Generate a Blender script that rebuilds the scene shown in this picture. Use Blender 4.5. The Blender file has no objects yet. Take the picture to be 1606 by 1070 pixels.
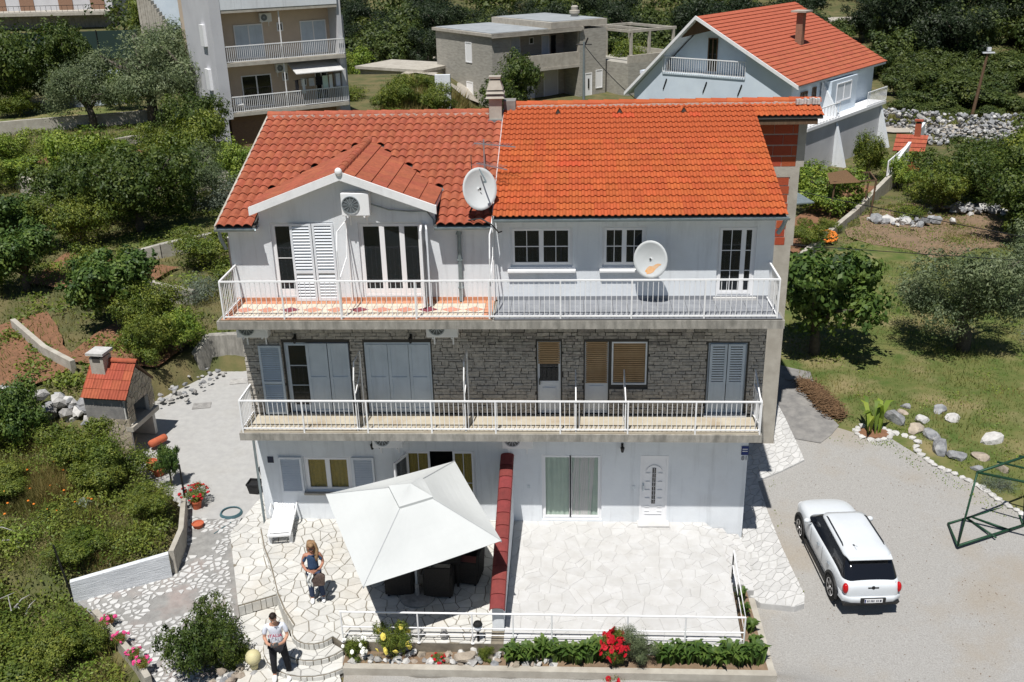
import bpy, bmesh, math, random
import numpy as np
from mathutils import Vector, Matrix, Euler, geometry
random.seed(7); RNG=np.random.default_rng(7)
SC=bpy.context.scene; COL=SC.collection
PI=math.pi; rad=math.radians
# ------------------------------------------------------------------ camera, sky, sun, exposure
cam_d=bpy.data.cameras.new('camera'); cam=bpy.data.objects.new('camera',cam_d); COL.objects.link(cam)
cam_d.sensor_width=36; cam_d.lens=1551.88/1606*36; cam_d.clip_end=1500; cam_d.clip_start=.1
p_,y_,r_=rad(22.43),rad(3.475),rad(-1.388)
fwd=Vector((-math.sin(y_)*math.cos(p_),math.cos(y_)*math.cos(p_),-math.sin(p_)))
rgt=Vector((math.cos(y_),math.sin(y_),0)); up=rgt.cross(fwd)
r2=rgt*math.cos(r_)+up*math.sin(r_); u2=-rgt*math.sin(r_)+up*math.cos(r_)
m=Matrix((r2,u2,-fwd)).transposed().to_4x4(); m.translation=Vector((0,-22.55,14.51)); cam.matrix_world=m
SC.camera=cam
CAM=np.array([0,-22.55,14.51])
w=bpy.data.worlds.new('World'); SC.world=w; w.use_nodes=True
nt=w.node_tree; nt.nodes.clear()
sky=nt.nodes.new('ShaderNodeTexSky'); sky.sky_type='NISHITA'; sky.sun_disc=False
SUN=Vector((-.11,-.42,1)).normalized()
sky.sun_elevation=math.asin(SUN.z); sky.sun_rotation=math.atan2(SUN.x,SUN.y)
sky.air_density=1.0; sky.dust_density=.2; sky.ozone_density=3.0
bg=nt.nodes.new('ShaderNodeBackground'); bg.inputs[1].default_value=.05
wo=nt.nodes.new('ShaderNodeOutputWorld'); nt.links.new(sky.outputs[0],bg.inputs[0]); nt.links.new(bg.outputs[0],wo.inputs[0])
sl=bpy.data.lights.new('sun','SUN'); sl.energy=5.0; sl.angle=rad(.5); sl.color=(1,.97,.925)
so=bpy.data.objects.new('sun',sl); COL.objects.link(so); so.rotation_euler=SUN.to_track_quat('Z','Y').to_euler(); so.location=(0,-20,40)
SC.view_settings.view_transform='Standard'; SC.view_settings.look='None'
SC.view_settings.exposure=0.1; SC.view_settings.gamma=1; SC.view_settings.use_curve_mapping=False
# ------------------------------------------------------------------ materials
def mat(name,c,c2=None,sc=8.,rough=.8,bump=0.,bsc=None,metal=0.,vary=0.,big=0.,bigsc=.6,bigc=None,spec=.3,stretch=None,detail=6.,fol=False,tint=False,fac=(.35,.65),streak=0.):
    M=bpy.data.materials.new(name); M.use_nodes=True; t=M.node_tree; N=t.nodes; Lk=t.links
    b=N['Principled BSDF']; b.inputs['Roughness'].default_value=rough; b.inputs['Metallic'].default_value=metal
    b.inputs['Specular IOR Level'].default_value=spec
    geo=N.new('ShaderNodeNewGeometry'); vec=geo.outputs['Position']
    if stretch:
        mp=N.new('ShaderNodeMapping'); mp.inputs['Scale'].default_value=stretch; Lk.new(vec,mp.inputs[0]); vec=mp.outputs[0]
    col=None
    def noise(s,d=detail):
        n=N.new('ShaderNodeTexNoise'); n.inputs['Scale'].default_value=s; n.inputs['Detail'].default_value=d; n.inputs['Roughness'].default_value=.62
        Lk.new(vec,n.inputs['Vector']); return n
    def mix(a,bc,f,blend='MIX'):
        x=N.new('ShaderNodeMix'); x.data_type='RGBA'; x.blend_type=blend
        if isinstance(a,tuple): x.inputs[6].default_value=(*a,1)
        else: Lk.new(a,x.inputs[6])
        if isinstance(bc,tuple): x.inputs[7].default_value=(*bc,1)
        else: Lk.new(bc,x.inputs[7])
        if isinstance(f,float): x.inputs[0].default_value=f
        else: Lk.new(f,x.inputs[0])
        return x.outputs[2]
    def rng(o,a,bb,c0=0.,c1=1.):
        r=N.new('ShaderNodeMapRange'); r.inputs[1].default_value=a; r.inputs[2].default_value=bb; r.inputs[3].default_value=c0; r.inputs[4].default_value=c1
        Lk.new(o,r.inputs[0]); return r.outputs[0]
    cur=c
    if c2 is not None: cur=mix(c,c2,rng(noise(sc).outputs[0],*fac))
    if big>0: cur=mix(cur,bigc or tuple(k*.5 for k in c),rng(noise(bigsc,5.).outputs[0],.5,.75,0.,big))
    if streak>0:
        mp2=N.new('ShaderNodeMapping'); mp2.inputs['Scale'].default_value=(5,5,.45); Lk.new(geo.outputs['Position'],mp2.inputs[0])
        n2=N.new('ShaderNodeTexNoise'); n2.inputs['Scale'].default_value=1.; n2.inputs['Detail'].default_value=6; n2.inputs['Roughness'].default_value=.65; Lk.new(mp2.outputs[0],n2.inputs['Vector'])
        cur=mix(cur,tuple(k*.42 for k in c),rng(n2.outputs[0],.52,.78,0.,streak))
    if tint:
        at=N.new('ShaderNodeAttribute'); at.attribute_name='tint'
        hs=N.new('ShaderNodeHueSaturation')
        if isinstance(cur,tuple): hs.inputs['Color'].default_value=(*cur,1)
        else: Lk.new(cur,hs.inputs['Color'])
        Lk.new(rng(at.outputs['Fac'],0.,1.,.45,1.75),hs.inputs['Value']); Lk.new(rng(at.outputs['Fac'],0.,1.,.53,.475),hs.inputs['Hue'])
        cur=hs.outputs[0]
    if vary>0:
        oi=N.new('ShaderNodeObjectInfo'); hs=N.new('ShaderNodeHueSaturation')
        if isinstance(cur,tuple): hs.inputs['Color'].default_value=(*cur,1)
        else: Lk.new(cur,hs.inputs['Color'])
        Lk.new(rng(oi.outputs['Random'],0.,1.,1-vary,1+vary),hs.inputs['Value'])
        mm=N.new('ShaderNodeMath'); mm.operation='MULTIPLY'; mm.inputs[1].default_value=7.31; Lk.new(oi.outputs['Random'],mm.inputs[0])
        fr=N.new('ShaderNodeMath'); fr.operation='FRACT'; Lk.new(mm.outputs[0],fr.inputs[0])
        Lk.new(rng(fr.outputs[0],0.,1.,.5-vary*.045,.5+vary*.045),hs.inputs['Hue'])
        cur=hs.outputs[0]
    if isinstance(cur,tuple): b.inputs['Base Color'].default_value=(*cur,1)
    else: Lk.new(cur,b.inputs['Base Color'])
    if bump>0:
        bm_=N.new('ShaderNodeBump'); bm_.inputs['Strength'].default_value=min(1.,bump); bm_.inputs['Distance'].default_value=.02*max(1,bump)
        Lk.new(noise(bsc or sc*3,4.).outputs[0],bm_.inputs['Height']); Lk.new(bm_.outputs[0],b.inputs['Normal'])
    if fol:
        tr=N.new('ShaderNodeBsdfTranslucent'); ms=N.new('ShaderNodeMixShader'); ms.inputs[0].default_value=.28
        hs=N.new('ShaderNodeHueSaturation'); hs.inputs['Value'].default_value=1.5; hs.inputs['Saturation'].default_value=1.1
        if isinstance(cur,tuple): hs.inputs['Color'].default_value=(*cur,1)
        else: Lk.new(cur,hs.inputs['Color'])
        Lk.new(hs.outputs[0],tr.inputs[0]); Lk.new(b.outputs[0],ms.inputs[1]); Lk.new(tr.outputs[0],ms.inputs[2]); Lk.new(ms.outputs[0],N['Material Output'].inputs[0])
    return M
def glassmat(name,c=(.02,.025,.03),tr=.35):
    M=bpy.data.materials.new(name); M.use_nodes=True; t=M.node_tree; N=t.nodes; Lk=t.links
    b=N['Principled BSDF']; b.inputs['Base Color'].default_value=(*c,1); b.inputs['Roughness'].default_value=.04; b.inputs['Specular IOR Level'].default_value=.5
    tp=N.new('ShaderNodeBsdfTransparent'); ms=N.new('ShaderNodeMixShader'); ms.inputs[0].default_value=tr
    Lk.new(b.outputs[0],ms.inputs[1]); Lk.new(tp.outputs[0],ms.inputs[2]); Lk.new(ms.outputs[0],N['Material Output'].inputs[0]); return M
K={}
K['white_wall']=mat('white_wall',(.75,.78,.805),(.69,.72,.75),1.2,.9,.2,14,big=.3,bigsc=.9,bigc=(.56,.555,.54),streak=.38)
K['white_paint']=mat('white_paint',(.84,.84,.84),(.76,.76,.76),4,.5,streak=.12)
K['pvc']=mat('pvc',(.82,.82,.83),None,rough=.35)
K['shutter_white']=mat('shutter_white',(.74,.77,.8),(.68,.71,.75),3,.5)
K['shutter_blue']=mat('shutter_blue',(.57,.64,.71),(.50,.57,.64),2,.55,streak=.3)
K['concrete']=mat('concrete',(.38,.36,.32),(.24,.23,.205),3.5,.95,.4,20,big=.8,bigsc=1.6,bigc=(.13,.125,.11),stretch=(2.2,2.2,.7),streak=.8)
K['concrete_pale']=mat('concrete_pale',(.47,.44,.38),(.36,.33,.28),2.5,.95,.3,25,big=.5,bigsc=.7,bigc=(.27,.24,.2))
K['cement_floor']=mat('cement_floor',(.50,.45,.36),(.43,.38,.29),2.2,.95,.2,20,big=.6,bigsc=1.5,bigc=(.28,.19,.11))
K['mortar']=mat('mortar',(.07,.066,.06),None,rough=.95)
K['mortar_tan']=mat('mortar_tan',(.24,.21,.16),(.15,.13,.10),5,.95,.3)
K['mortar_white']=mat('mortar_white',(.42,.415,.40),(.46,.455,.44),5,.95)
K['clad_stone']=mat('clad_stone',(.43,.395,.35),(.26,.24,.215),14,.9,.7,40,vary=.3)
K['tile_left']=mat('tile_left',(.405,.117,.06),(.30,.083,.046),9,.8,.2,60,vary=.09,big=.3,bigsc=2.2,bigc=(.20,.07,.05))
K['tile_right']=mat('tile_right',(.46,.105,.032),(.40,.088,.027),6,.75,.12,60,vary=.09,big=.22,bigsc=.7,bigc=(.33,.085,.04))
K['tile_new']=mat('tile_new',(.48,.08,.03),None,rough=.75)
K['tile_red']=mat('tile_red',(.22,.045,.04),(.17,.036,.032),6,.7,.2,40,vary=.15)
K['tile_far']=mat('tile_far',(.43,.12,.062),(.36,.095,.05),5,.8,.2,40,vary=.08)
K['tile_bbq']=mat('tile_bbq',(.38,.095,.05),(.31,.075,.04),9,.8,.2,40,vary=.12)
K['ridge_mortar']=mat('ridge_mortar',(.45,.36,.30),(.55,.5,.45),8,.95)
K['brick']=mat('brick',(.42,.085,.035),(.34,.065,.028),10,.85,.4,30,vary=.14,stretch=(1,1,6))
K['fan_grey']=mat('fan_grey',(.13,.14,.145),None,rough=.6)
K['terra_pot']=mat('terra_pot',(.50,.13,.06),(.4,.1,.05),8,.85)
K['galv']=mat('galv',(.28,.33,.34),(.22,.26,.27),6,.45,metal=.4)
K['dark_metal']=mat('dark_metal',(.03,.03,.03),None,rough=.5,metal=.5)
K['green_metal']=mat('green_metal',(.015,.07,.035),(.02,.05,.03),10,.5,metal=.2)
K['alu']=mat('alu',(.45,.5,.55),None,rough=.4,metal=.7)
K['dish']=mat('dish',(.62,.64,.64),(.56,.58,.58),3,.45)
K['rust']=mat('rust',(.75,.33,.07),(.62,.5,.38),7,.8)
K['glass']=glassmat('glass'); K['glass_clear']=glassmat('glass_clear',(.02,.025,.03),.86)
K['car_glass']=mat('car_glass',(.008,.009,.012),None,rough=.05,spec=.6)
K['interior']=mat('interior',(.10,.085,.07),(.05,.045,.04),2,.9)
K['curtain']=mat('curtain',(.86,.86,.83),(.78,.78,.75),3,.9)
K['curtain_green']=mat('curtain_green',(.66,.80,.68),(.58,.72,.62),3,.9)
K['curtain_gold']=mat('curtain_gold',(.52,.40,.10),(.38,.32,.10),18,.9)
K['blind']=mat('blind',(.40,.28,.16),(.32,.21,.11),2,.8,streak=.3,vary=.06)
K['stone_cream']=mat('stone_cream',(.60,.59,.555),(.51,.50,.465),3.5,.75,.3,18,vary=.09,big=.35,bigsc=.8,bigc=(.53,.44,.31))
K['stone_white']=mat('stone_white',(.56,.555,.545),(.49,.48,.46),2.5,.7,.2,18,vary=.045)
K['wall_stone']=mat('wall_stone',(.44,.38,.29),(.30,.26,.20),7,.9,.8,25,vary=.15)
K['seam']=mat('seam',(.45,.465,.465),None,rough=.9)
K['stone_path']=mat('stone_path',(.56,.555,.54),(.48,.475,.46),4,.75,.3,18,vary=.08)
K['stone_grey']=mat('stone_grey',(.40,.39,.37),(.26,.25,.24),6,.9,.9,22,vary=.2)
K['rock']=mat('rock',(.34,.345,.35),(.17,.175,.185),5,.92,1.,16,vary=.15,big=.5,bigsc=3.,bigc=(.44,.42,.40))
K['rock_tan']=mat('rock_tan',(.40,.34,.27),(.25,.21,.17),5,.92,1.,16,vary=.2)
K['rock_white']=mat('rock_white',(.58,.565,.54),(.42,.41,.39),5,.9,.7,16,vary=.08)
K['tile_grey']=mat('tile_grey',(.26,.27,.29),(.21,.22,.24),5,.6,vary=.06)
K['tile_terra']=mat('tile_terra',(.56,.27,.16),(.48,.22,.13),5,.6,vary=.08)
K['tile_cream']=mat('tile_cream',(.66,.58,.47),(.6,.52,.42),5,.6,vary=.05)
K['tile_diamond']=mat('tile_diamond',(.52,.24,.17),None,rough=.6,vary=.1)
K['tile_plum']=mat('tile_plum',(.20,.045,.06),None,rough=.6,vary=.08)
K['canvas']=mat('canvas',(.56,.575,.565),(.53,.545,.535),1.2,.85,.3,3)
K['wicker']=mat('wicker',(.035,.03,.027),(.02,.018,.016),30,.75,.5,90)
K['cushion']=mat('cushion',(.25,.10,.09),None,rough=.9)
K['plastic_white']=mat('plastic_white',(.82,.82,.82),None,rough=.35)
K['car_paint']=mat('car_paint',(.66,.69,.72),(.62,.65,.67),1.5,rough=.14,spec=.7)
K['black_plastic']=mat('black_plastic',(.015,.015,.016),(.025,.025,.025),20,.6)
K['rubber']=mat('rubber',(.012,.012,.012),None,rough=.85)
K['rim']=mat('rim',(.45,.45,.46),None,rough=.3,metal=.8)
K['red_lamp']=mat('red_lamp',(.45,.008,.01),None,rough=.15)
K['lamp_clear']=mat('lamp_clear',(.7,.72,.75),None,rough=.1)
K['plate']=mat('plate',(.75,.75,.75),None,rough=.5)
K['blue_sign']=mat('blue_sign',(.012,.03,.16),None,rough=.4)
K['ink']=mat('ink',(.03,.035,.06),None,rough=.6)
K['ink_grey']=mat('ink_grey',(.25,.25,.27),None,rough=.6)
K['red_ink']=mat('red_ink',(.5,.03,.07),None,rough=.7)
K['skin']=mat('skin',(.50,.27,.18),None,rough=.55)
K['skin_tan']=mat('skin_tan',(.42,.20,.13),None,rough=.55)
K['hair_dark']=mat('hair_dark',(.02,.013,.01),None,rough=.6)
K['hair_blond']=mat('hair_blond',(.33,.21,.11),(.22,.13,.07),25,.6)
K['denim']=mat('denim',(.03,.045,.09),(.045,.065,.12),20,.9)
K['black_cloth']=mat('black_cloth',(.012,.012,.015),(.02,.02,.024),15,.9)
K['blue_shirt']=mat('blue_shirt',(.035,.07,.14),(.05,.09,.17),12,.9)
K['white_shirt']=mat('white_shirt',(.74,.77,.84),(.68,.71,.8),6,.9)
K['bag']=mat('bag',(.12,.085,.07),(.06,.04,.035),30,.6)
K['wood']=mat('wood',(.16,.10,.06),(.10,.06,.035),8,.85,.4,stretch=(6,6,.6))
K['cream_wall']=mat('cream_wall',(.62,.50,.39),(.56,.45,.35),1.5,.9)
K['grey_wall']=mat('grey_wall',(.58,.58,.60),(.52,.52,.54),.6,.9,big=.3,bigsc=.4)
K['blue_wall']=mat('blue_wall',(.64,.72,.79),(.58,.66,.74),.6,.9,big=.25,bigsc=.4)
K['block_wall']=mat('block_wall',(.43,.41,.36),(.31,.295,.26),2.2,.95,.4,20,vary=.05,stretch=(.8,.8,3.2))
K['roof_felt']=mat('roof_felt',(.35,.37,.38),(.28,.30,.31),1.5,.9,big=.5,bigsc=.5,bigc=(.18,.2,.2))
K['net']=mat('net',(.02,.04,.035),None,rough=.9)
K['soil']=mat('soil',(.25,.17,.11),(.17,.12,.08),6,.95,.8,25,big=.6,bigsc=1.2,bigc=(.26,.18,.10))
K['red_soil']=mat('red_soil',(.25,.125,.07),(.17,.09,.05),5,.95,1.,20)
K['gravel']=mat('gravel',(.40,.39,.37),(.26,.25,.235),30,.95,.8,30,big=.85,bigsc=.27,bigc=(.31,.262,.20),detail=9.,fac=(.3,.7))
K['court']=mat('court',(.41,.405,.39),(.36,.355,.345),5,.95,.15,30,big=.6,bigsc=.6,bigc=(.33,.315,.285))
K['cement_patch']=mat('cement_patch',(.26,.25,.235),(.17,.165,.16),3,.9,.3,25,big=.5,bigsc=.9,bigc=(.36,.34,.31))
K['path_cement']=mat('path_cement',(.30,.295,.28),(.22,.215,.205),5,.9,.4,30,big=.4,bigsc=1.,bigc=(.42,.28,.24))
K['lawn']=mat('lawn',(.07,.11,.022),(.15,.15,.05),1.3,.95,1.,30,big=1.,bigsc=.38,bigc=(.31,.235,.13),detail=9.)
K['ground']=mat('ground',(.16,.13,.06),(.07,.085,.028),.9,.95,1.,12,big=.6,bigsc=.13,bigc=(.045,.06,.02),detail=9.)
K['far_clear']=mat('far_clear',(.46,.42,.36),(.34,.31,.26),.8,.95,.5,8)
K['blades']=mat('blades',(.10,.14,.03),(.20,.17,.06),.8,.8,fol=True,tint=True)
def leafm(n,c,c2,sc=.9,rough=.55): K[n]=mat(n,c,c2,sc,rough,fol=True,tint=True,spec=.35)
leafm('leaf_olive',(.095,.13,.055),(.15,.18,.095)); leafm('leaf_dark',(.045,.075,.014),(.08,.11,.02)); leafm('leaf_mid',(.088,.13,.018),(.15,.175,.03))
leafm('leaf_bright',(.13,.20,.025),(.18,.23,.04)); leafm('leaf_fig',(.06,.11,.022),(.095,.145,.03)); leafm('leaf_forest',(.04,.066,.016),(.085,.105,.024),.25)
leafm('leaf_pine',(.018,.032,.012),(.03,.045,.018),.25); leafm('leaf_grey',(.12,.15,.11),(.17,.2,.15)); leafm('leaf_dry',(.22,.17,.06),(.12,.12,.035))
leafm('leaf_forest2',(.075,.10,.022),(.05,.075,.02),.25)
K['petal_red']=mat('petal_red',(.48,.008,.02),(.36,.006,.015),9,.6); K['petal_pink']=mat('petal_pink',(.65,.06,.22),None,rough=.6)
K['petal_yellow']=mat('petal_yellow',(.75,.62,.12),None,rough=.6); K['petal_white']=mat('petal_white',(.8,.8,.74),None,rough=.6); K['petal_orange']=mat('petal_orange',(.75,.22,.03),None,rough=.6)
K['bark']=mat('bark',(.13,.11,.09),(.07,.06,.05),12,.95,.8,30); K['straw']=mat('straw',(.17,.10,.05),(.11,.065,.035),20,.95,1.,40)
K['sphere_yellow']=mat('sphere_yellow',(.62,.56,.30),(.5,.46,.28),4,.6)
K['hose']=mat('hose',(.07,.14,.16),None,rough=.5)
# ------------------------------------------------------------------ object helpers
def link(name,data,parent=None,loc=None,rot=None,kind=None):
    o=bpy.data.objects.new(name,data); COL.objects.link(o)
    if parent is not None: o.parent=parent
    if loc is not None: o.location=loc
    if rot is not None: o.rotation_euler=rot
    if kind: o['kind']=kind
    return o
def tag(o,label,cat,group=None,kind=None):
    o['label']=label; o['category']=cat
    if group: o['group']=group
    if kind: o['kind']=kind
    return o
def thing(name,label,cat,loc=(0,0,0),rz=0.,group=None):
    o=link(name,None,None,loc,(0,0,rz)); o.empty_display_size=.2; return tag(o,label,cat,group)
def copytree(o,parent=None):
    c=o.copy(); COL.objects.link(c); c.parent=parent
    for ch in list(o.children): copytree(ch,c)
    return c
class MB:
    def __init__(s): s.v=[];s.f=[]
    def add(s,vs,fs):
        n=len(s.v); s.v+= [tuple(x) for x in vs]; s.f+=[tuple(i+n for i in f) for f in fs]; return s
    def box(s,x0,x1,y0,y1,z0,z1):
        return s.add([(x0,y0,z0),(x1,y0,z0),(x1,y1,z0),(x0,y1,z0),(x0,y0,z1),(x1,y0,z1),(x1,y1,z1),(x0,y1,z1)],
            [(0,3,2,1),(4,5,6,7),(0,1,5,4),(1,2,6,5),(2,3,7,6),(3,0,4,7)])
    def cbox(s,c,d,M=None):
        q=[Vector((sx*d[0]/2,sy*d[1]/2,sz*d[2]/2)) for sz in(-1,1) for sx,sy in((-1,-1),(1,-1),(1,1),(-1,1))]
        q=[(M@x if M else x)+Vector(c) for x in q]
        return s.add(q,[(0,3,2,1),(4,5,6,7),(0,1,5,4),(1,2,6,5),(2,3,7,6),(3,0,4,7)])
    def bar(s,a,b,w,h=None):
        a=Vector(a);b=Vector(b);d=b-a;L=d.length
        if L<1e-6: return s
        M=d.to_track_quat('Z','Y').to_matrix(); return s.cbox((a+b)/2,(w,h or w,L),M)
    def tube(s,pts,r,n=8,cap=True):
        pts=[Vector(p) for p in pts]; rs=r if isinstance(r,(list,tuple)) else [r]*len(pts)
        base=len(s.v); prev=None
        for i,p in enumerate(pts):
            d=(pts[min(i+1,len(pts)-1)]-pts[max(i-1,0)]).normalized()
            if prev is None: u=d.orthogonal().normalized()
            else:
                u=prev-d*prev.dot(d); u=u.normalized() if u.length>1e-6 else d.orthogonal().normalized()
            prev=u; v=d.cross(u)
            for k in range(n):
                a=2*PI*k/n; s.v.append(tuple(p+(u*math.cos(a)+v*math.sin(a))*rs[i]))
        for i in range(len(pts)-1):
            for k in range(n): s.f.append((base+i*n+k,base+i*n+(k+1)%n,base+(i+1)*n+(k+1)%n,base+(i+1)*n+k))
        if cap:
            s.f.append(tuple(base+k for k in range(n))[::-1]); s.f.append(tuple(base+(len(pts)-1)*n+k for k in range(n)))
        return s
    def lathe(s,prof,n=16,c=(0,0,0),cap=True):
        base=len(s.v)
        for r,z in prof:
            for k in range(n):
                a=2*PI*k/n; s.v.append((c[0]+r*math.cos(a),c[1]+r*math.sin(a),c[2]+z))
        for i in range(len(prof)-1):
            for k in range(n): s.f.append((base+i*n+k,base+i*n+(k+1)%n,base+(i+1)*n+(k+1)%n,base+(i+1)*n+k))
        if cap: s.f.append(tuple(base+k for k in range(n))[::-1]); s.f.append(tuple(base+(len(prof)-1)*n+k for k in range(n)))
        return s
    def prism(s,poly,z0,z1,top=None):
        n=len(poly); vs=[(x,y,z0(x,y) if callable(z0) else z0) for x,y in poly]+[(x,y,z1(x,y) if callable(z1) else z1) for x,y in (top or poly)]
        return s.add(vs,[tuple(range(n))[::-1],tuple(range(n,2*n))]+[(i,(i+1)%n,n+(i+1)%n,n+i) for i in range(n)])
    def ball(s,c,r,nu=12,nv=8,sc=(1,1,1)):
        prof=[(max(1e-3,r*math.sin(PI*i/nv)),-r*math.cos(PI*i/nv)) for i in range(nv+1)]
        b=len(s.v); s.lathe(prof,nu)
        for i in range(b,len(s.v)):
            x=s.v[i]; s.v[i]=(x[0]*sc[0]+c[0],x[1]*sc[1]+c[1],x[2]*sc[2]+c[2])
        return s
    def mesh(s,name,m,smooth=False):
        me=bpy.data.meshes.new(name); me.from_pydata(s.v,[],s.f); me.update()
        if m: me.materials.append(K[m] if isinstance(m,str) else m)
        if smooth: me.polygons.foreach_set('use_smooth',[True]*len(me.polygons))
        return me
    def build(s,name,m,parent=None,loc=None,rot=None,kind=None,smooth=False,bevel=0):
        o=link(name,s.mesh(name,m,smooth),parent,loc,rot,kind)
        if bevel:
            b=o.modifiers.new('bevel','BEVEL'); b.width=bevel; b.segments=2; b.limit_method='ANGLE'
        return o
def struct(o): o['kind']='structure'; return o
def npmesh(name,V,Fq,m,tint=None,smooth=False):
    """V (n,3), Fq (m,k) numpy"""
    me=bpy.data.meshes.new(name); k=Fq.shape[1]
    me.vertices.add(len(V)); me.vertices.foreach_set('co',V.astype(np.float32).ravel())
    me.loops.add(Fq.size); me.loops.foreach_set('vertex_index',Fq.astype(np.int32).ravel())
    me.polygons.add(len(Fq)); me.polygons.foreach_set('loop_start',np.arange(0,Fq.size,k,dtype=np.int32))
    try: me.polygons.foreach_set('loop_total',np.full(len(Fq),k,dtype=np.int32))
    except Exception: pass
    if smooth: me.polygons.foreach_set('use_smooth',np.ones(len(Fq),dtype=bool))
    if m: me.materials.append(K[m])
    if tint is not None:
        a=me.attributes.new('tint','FLOAT','FACE'); a.data.foreach_set('value',tint.astype(np.float32))
    me.update(calc_edges=True); return me
def pieces(parent,name,lst,m,cap=300,mats=None):
    """lst of MB (in the parent's space) -> up to cap single parts nearest the camera, the rest one stuff part"""
    mw=parent.matrix_basis if parent is not None else Matrix()
    def d(mb):
        p=mw@Vector(mb.v[0]); return (p.x-CAM[0])**2+(p.y-CAM[1])**2+(p.z-CAM[2])**2
    idx=sorted(range(len(lst)),key=lambda i:d(lst[i]))
    for i in idx[:cap]: lst[i].build(name,mats[i] if mats else m,parent)
    if len(idx)>cap:
        r=MB()
        for i in idx[cap:]: r.add(lst[i].v,lst[i].f)
        r.build(name,m,parent,kind='stuff')
def textmesh(s,size,depth=.002):
    c=bpy.data.curves.new('txt','FONT'); c.body=s; c.size=size; c.extrude=depth; c.align_x='CENTER'; c.align_y='CENTER'
    o=bpy.data.objects.new('txt',c); COL.objects.link(o); dg=bpy.context.evaluated_depsgraph_get()
    me=bpy.data.meshes.new_from_object(o.evaluated_get(dg)); bpy.data.objects.remove(o); return me
# ------------------------------------------------------------------ polygon tools
def clip(poly,nx,ny,c):
    out=[]; n=len(poly)
    for i in range(n):
        a=poly[i];b=poly[(i+1)%n]; da=a[0]*nx+a[1]*ny-c; db=b[0]*nx+b[1]*ny-c
        if da<=0: out.append(a)
        if (da<0<db) or (db<0<da):
            t=da/(da-db); out.append((a[0]+(b[0]-a[0])*t,a[1]+(b[1]-a[1])*t))
    return out
def inside(x,y,P):
    r=False;n=len(P)
    for i in range(n):
        ax,ay=P[i];bx,by=P[(i+1)%n]
        if (ay>y)!=(by>y) and x<(bx-ax)*(y-ay)/(by-ay)+ax: r=not r
    return r
def area(p): return abs(sum(p[i][0]*p[(i+1)%len(p)][1]-p[(i+1)%len(p)][0]*p[i][1] for i in range(len(p))))/2
def flagstones(region,size,gap,z,zt,seed,jit=.42,aniso=(1,1,0),keep=1.,holes=()):
    """irregular stones (clipped Voronoi cells) filling a polygon; returns list of MB"""
    rd=random.Random(seed); ax,ay,ang=aniso; ca,sa=math.cos(ang),math.sin(ang)
    T=lambda x,y:((x*ca+y*sa)/ax,(-x*sa+y*ca)/ay); I=lambda u,v:(u*ax*ca-v*ay*sa,u*ax*sa+v*ay*ca)
    R=[T(*p) for p in region]; xs=[p[0] for p in R];ys=[p[1] for p in R]
    pts=[];y=min(ys)-size;row=0
    while y<max(ys)+size:
        x=min(xs)-size+(row%2)*size/2
        while x<max(xs)+size:
            if rd.random()>.13: pts.append((x+rd.uniform(-jit,jit)*size,y+rd.uniform(-jit,jit)*size))
            if rd.random()<.13: pts.append((x+rd.uniform(-.5,.5)*size,y+rd.uniform(-.5,.5)*size))
            x+=size
        y+=size*.9; row+=1
    A=np.array(pts); out=[]
    convex_e=[]; n=len(R); s=sum(R[i][0]*R[(i+1)%n][1]-R[(i+1)%n][0]*R[i][1] for i in range(n))
    for i,(px,py) in enumerate(pts):
        d=((A-A[i])**2).sum(1); nb=np.argsort(d)[1:22]
        c=list(R)
        for j in nb:
            qx,qy=pts[j]; dx,dy=qx-px,qy-py; L=math.hypot(dx,dy)
            if L<1e-6: continue
            nx,ny=dx/L,dy/L; c=clip(c,nx,ny,nx*(px+qx)/2+ny*(py+qy)/2-gap/2*rd.uniform(.5,1.5)/((ax*ay)**.5))
            if len(c)<3: break
        # drop doubled points left by the clipping
        c=[c[k] for k in range(len(c)) if math.hypot(c[k][0]-c[k-1][0],c[k][1]-c[k-1][1])>.004] if len(c)>2 else c
        if len(c)<3 or rd.random()>keep: continue
        c=[I(*p) for p in c]
        if area(c)<(size*.22)**2*ax*ay: continue
        if any(inside(sum(p[0] for p in c)/len(c),sum(p[1] for p in c)/len(c),h) for h in holes): continue
        gx=sum(p[0] for p in c)/len(c); gy=sum(p[1] for p in c)/len(c); lift=rd.uniform(0,.006)
        top=[(gx+(p[0]-gx)*.965,gy+(p[1]-gy)*.965) for p in c]
        zz=(lambda a,b,f=z:f(a,b)) if callable(z) else z
        if callable(z): out.append(MB().prism(c,lambda a,b:z(a,b),lambda a,b,l=lift:z(a,b)+zt+l,top))
        else: out.append(MB().prism(c,z,z+zt+lift,top))
    return out
def sst(a,b,x):
    t=min(1.,max(0.,(x-a)/(b-a))); return t*t*(3-2*t)
GARD=[(-70,-3.0),(-12.2,-3.0),(-10.05,-2.05),(-10.65,.5),(-12.1,1.8),(-13.9,3.7),(-14.5,5.5),(-14.2,7.2),(-12.9,9.6),(-8.4,10.2),(-8.4,75),(-70,75)]
def pdist(x,y,P):
    ins=False;d2=1e9;n=len(P)
    for i in range(n):
        ax,ay=P[i];bx,by=P[(i+1)%n];ex,ey=bx-ax,by-ay
        t=((x-ax)*ex+(y-ay)*ey)/(ex*ex+ey*ey);t=0. if t<0 else 1. if t>1 else t
        q=(x-ax-t*ex)**2+(y-ay-t*ey)**2
        if q<d2:d2=q
        if (ay>y)!=(by>y) and x<(bx-ax)*(y-ay)/(by-ay)+ax: ins=not ins
    d=d2**.5
    return d if ins else -d
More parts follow.
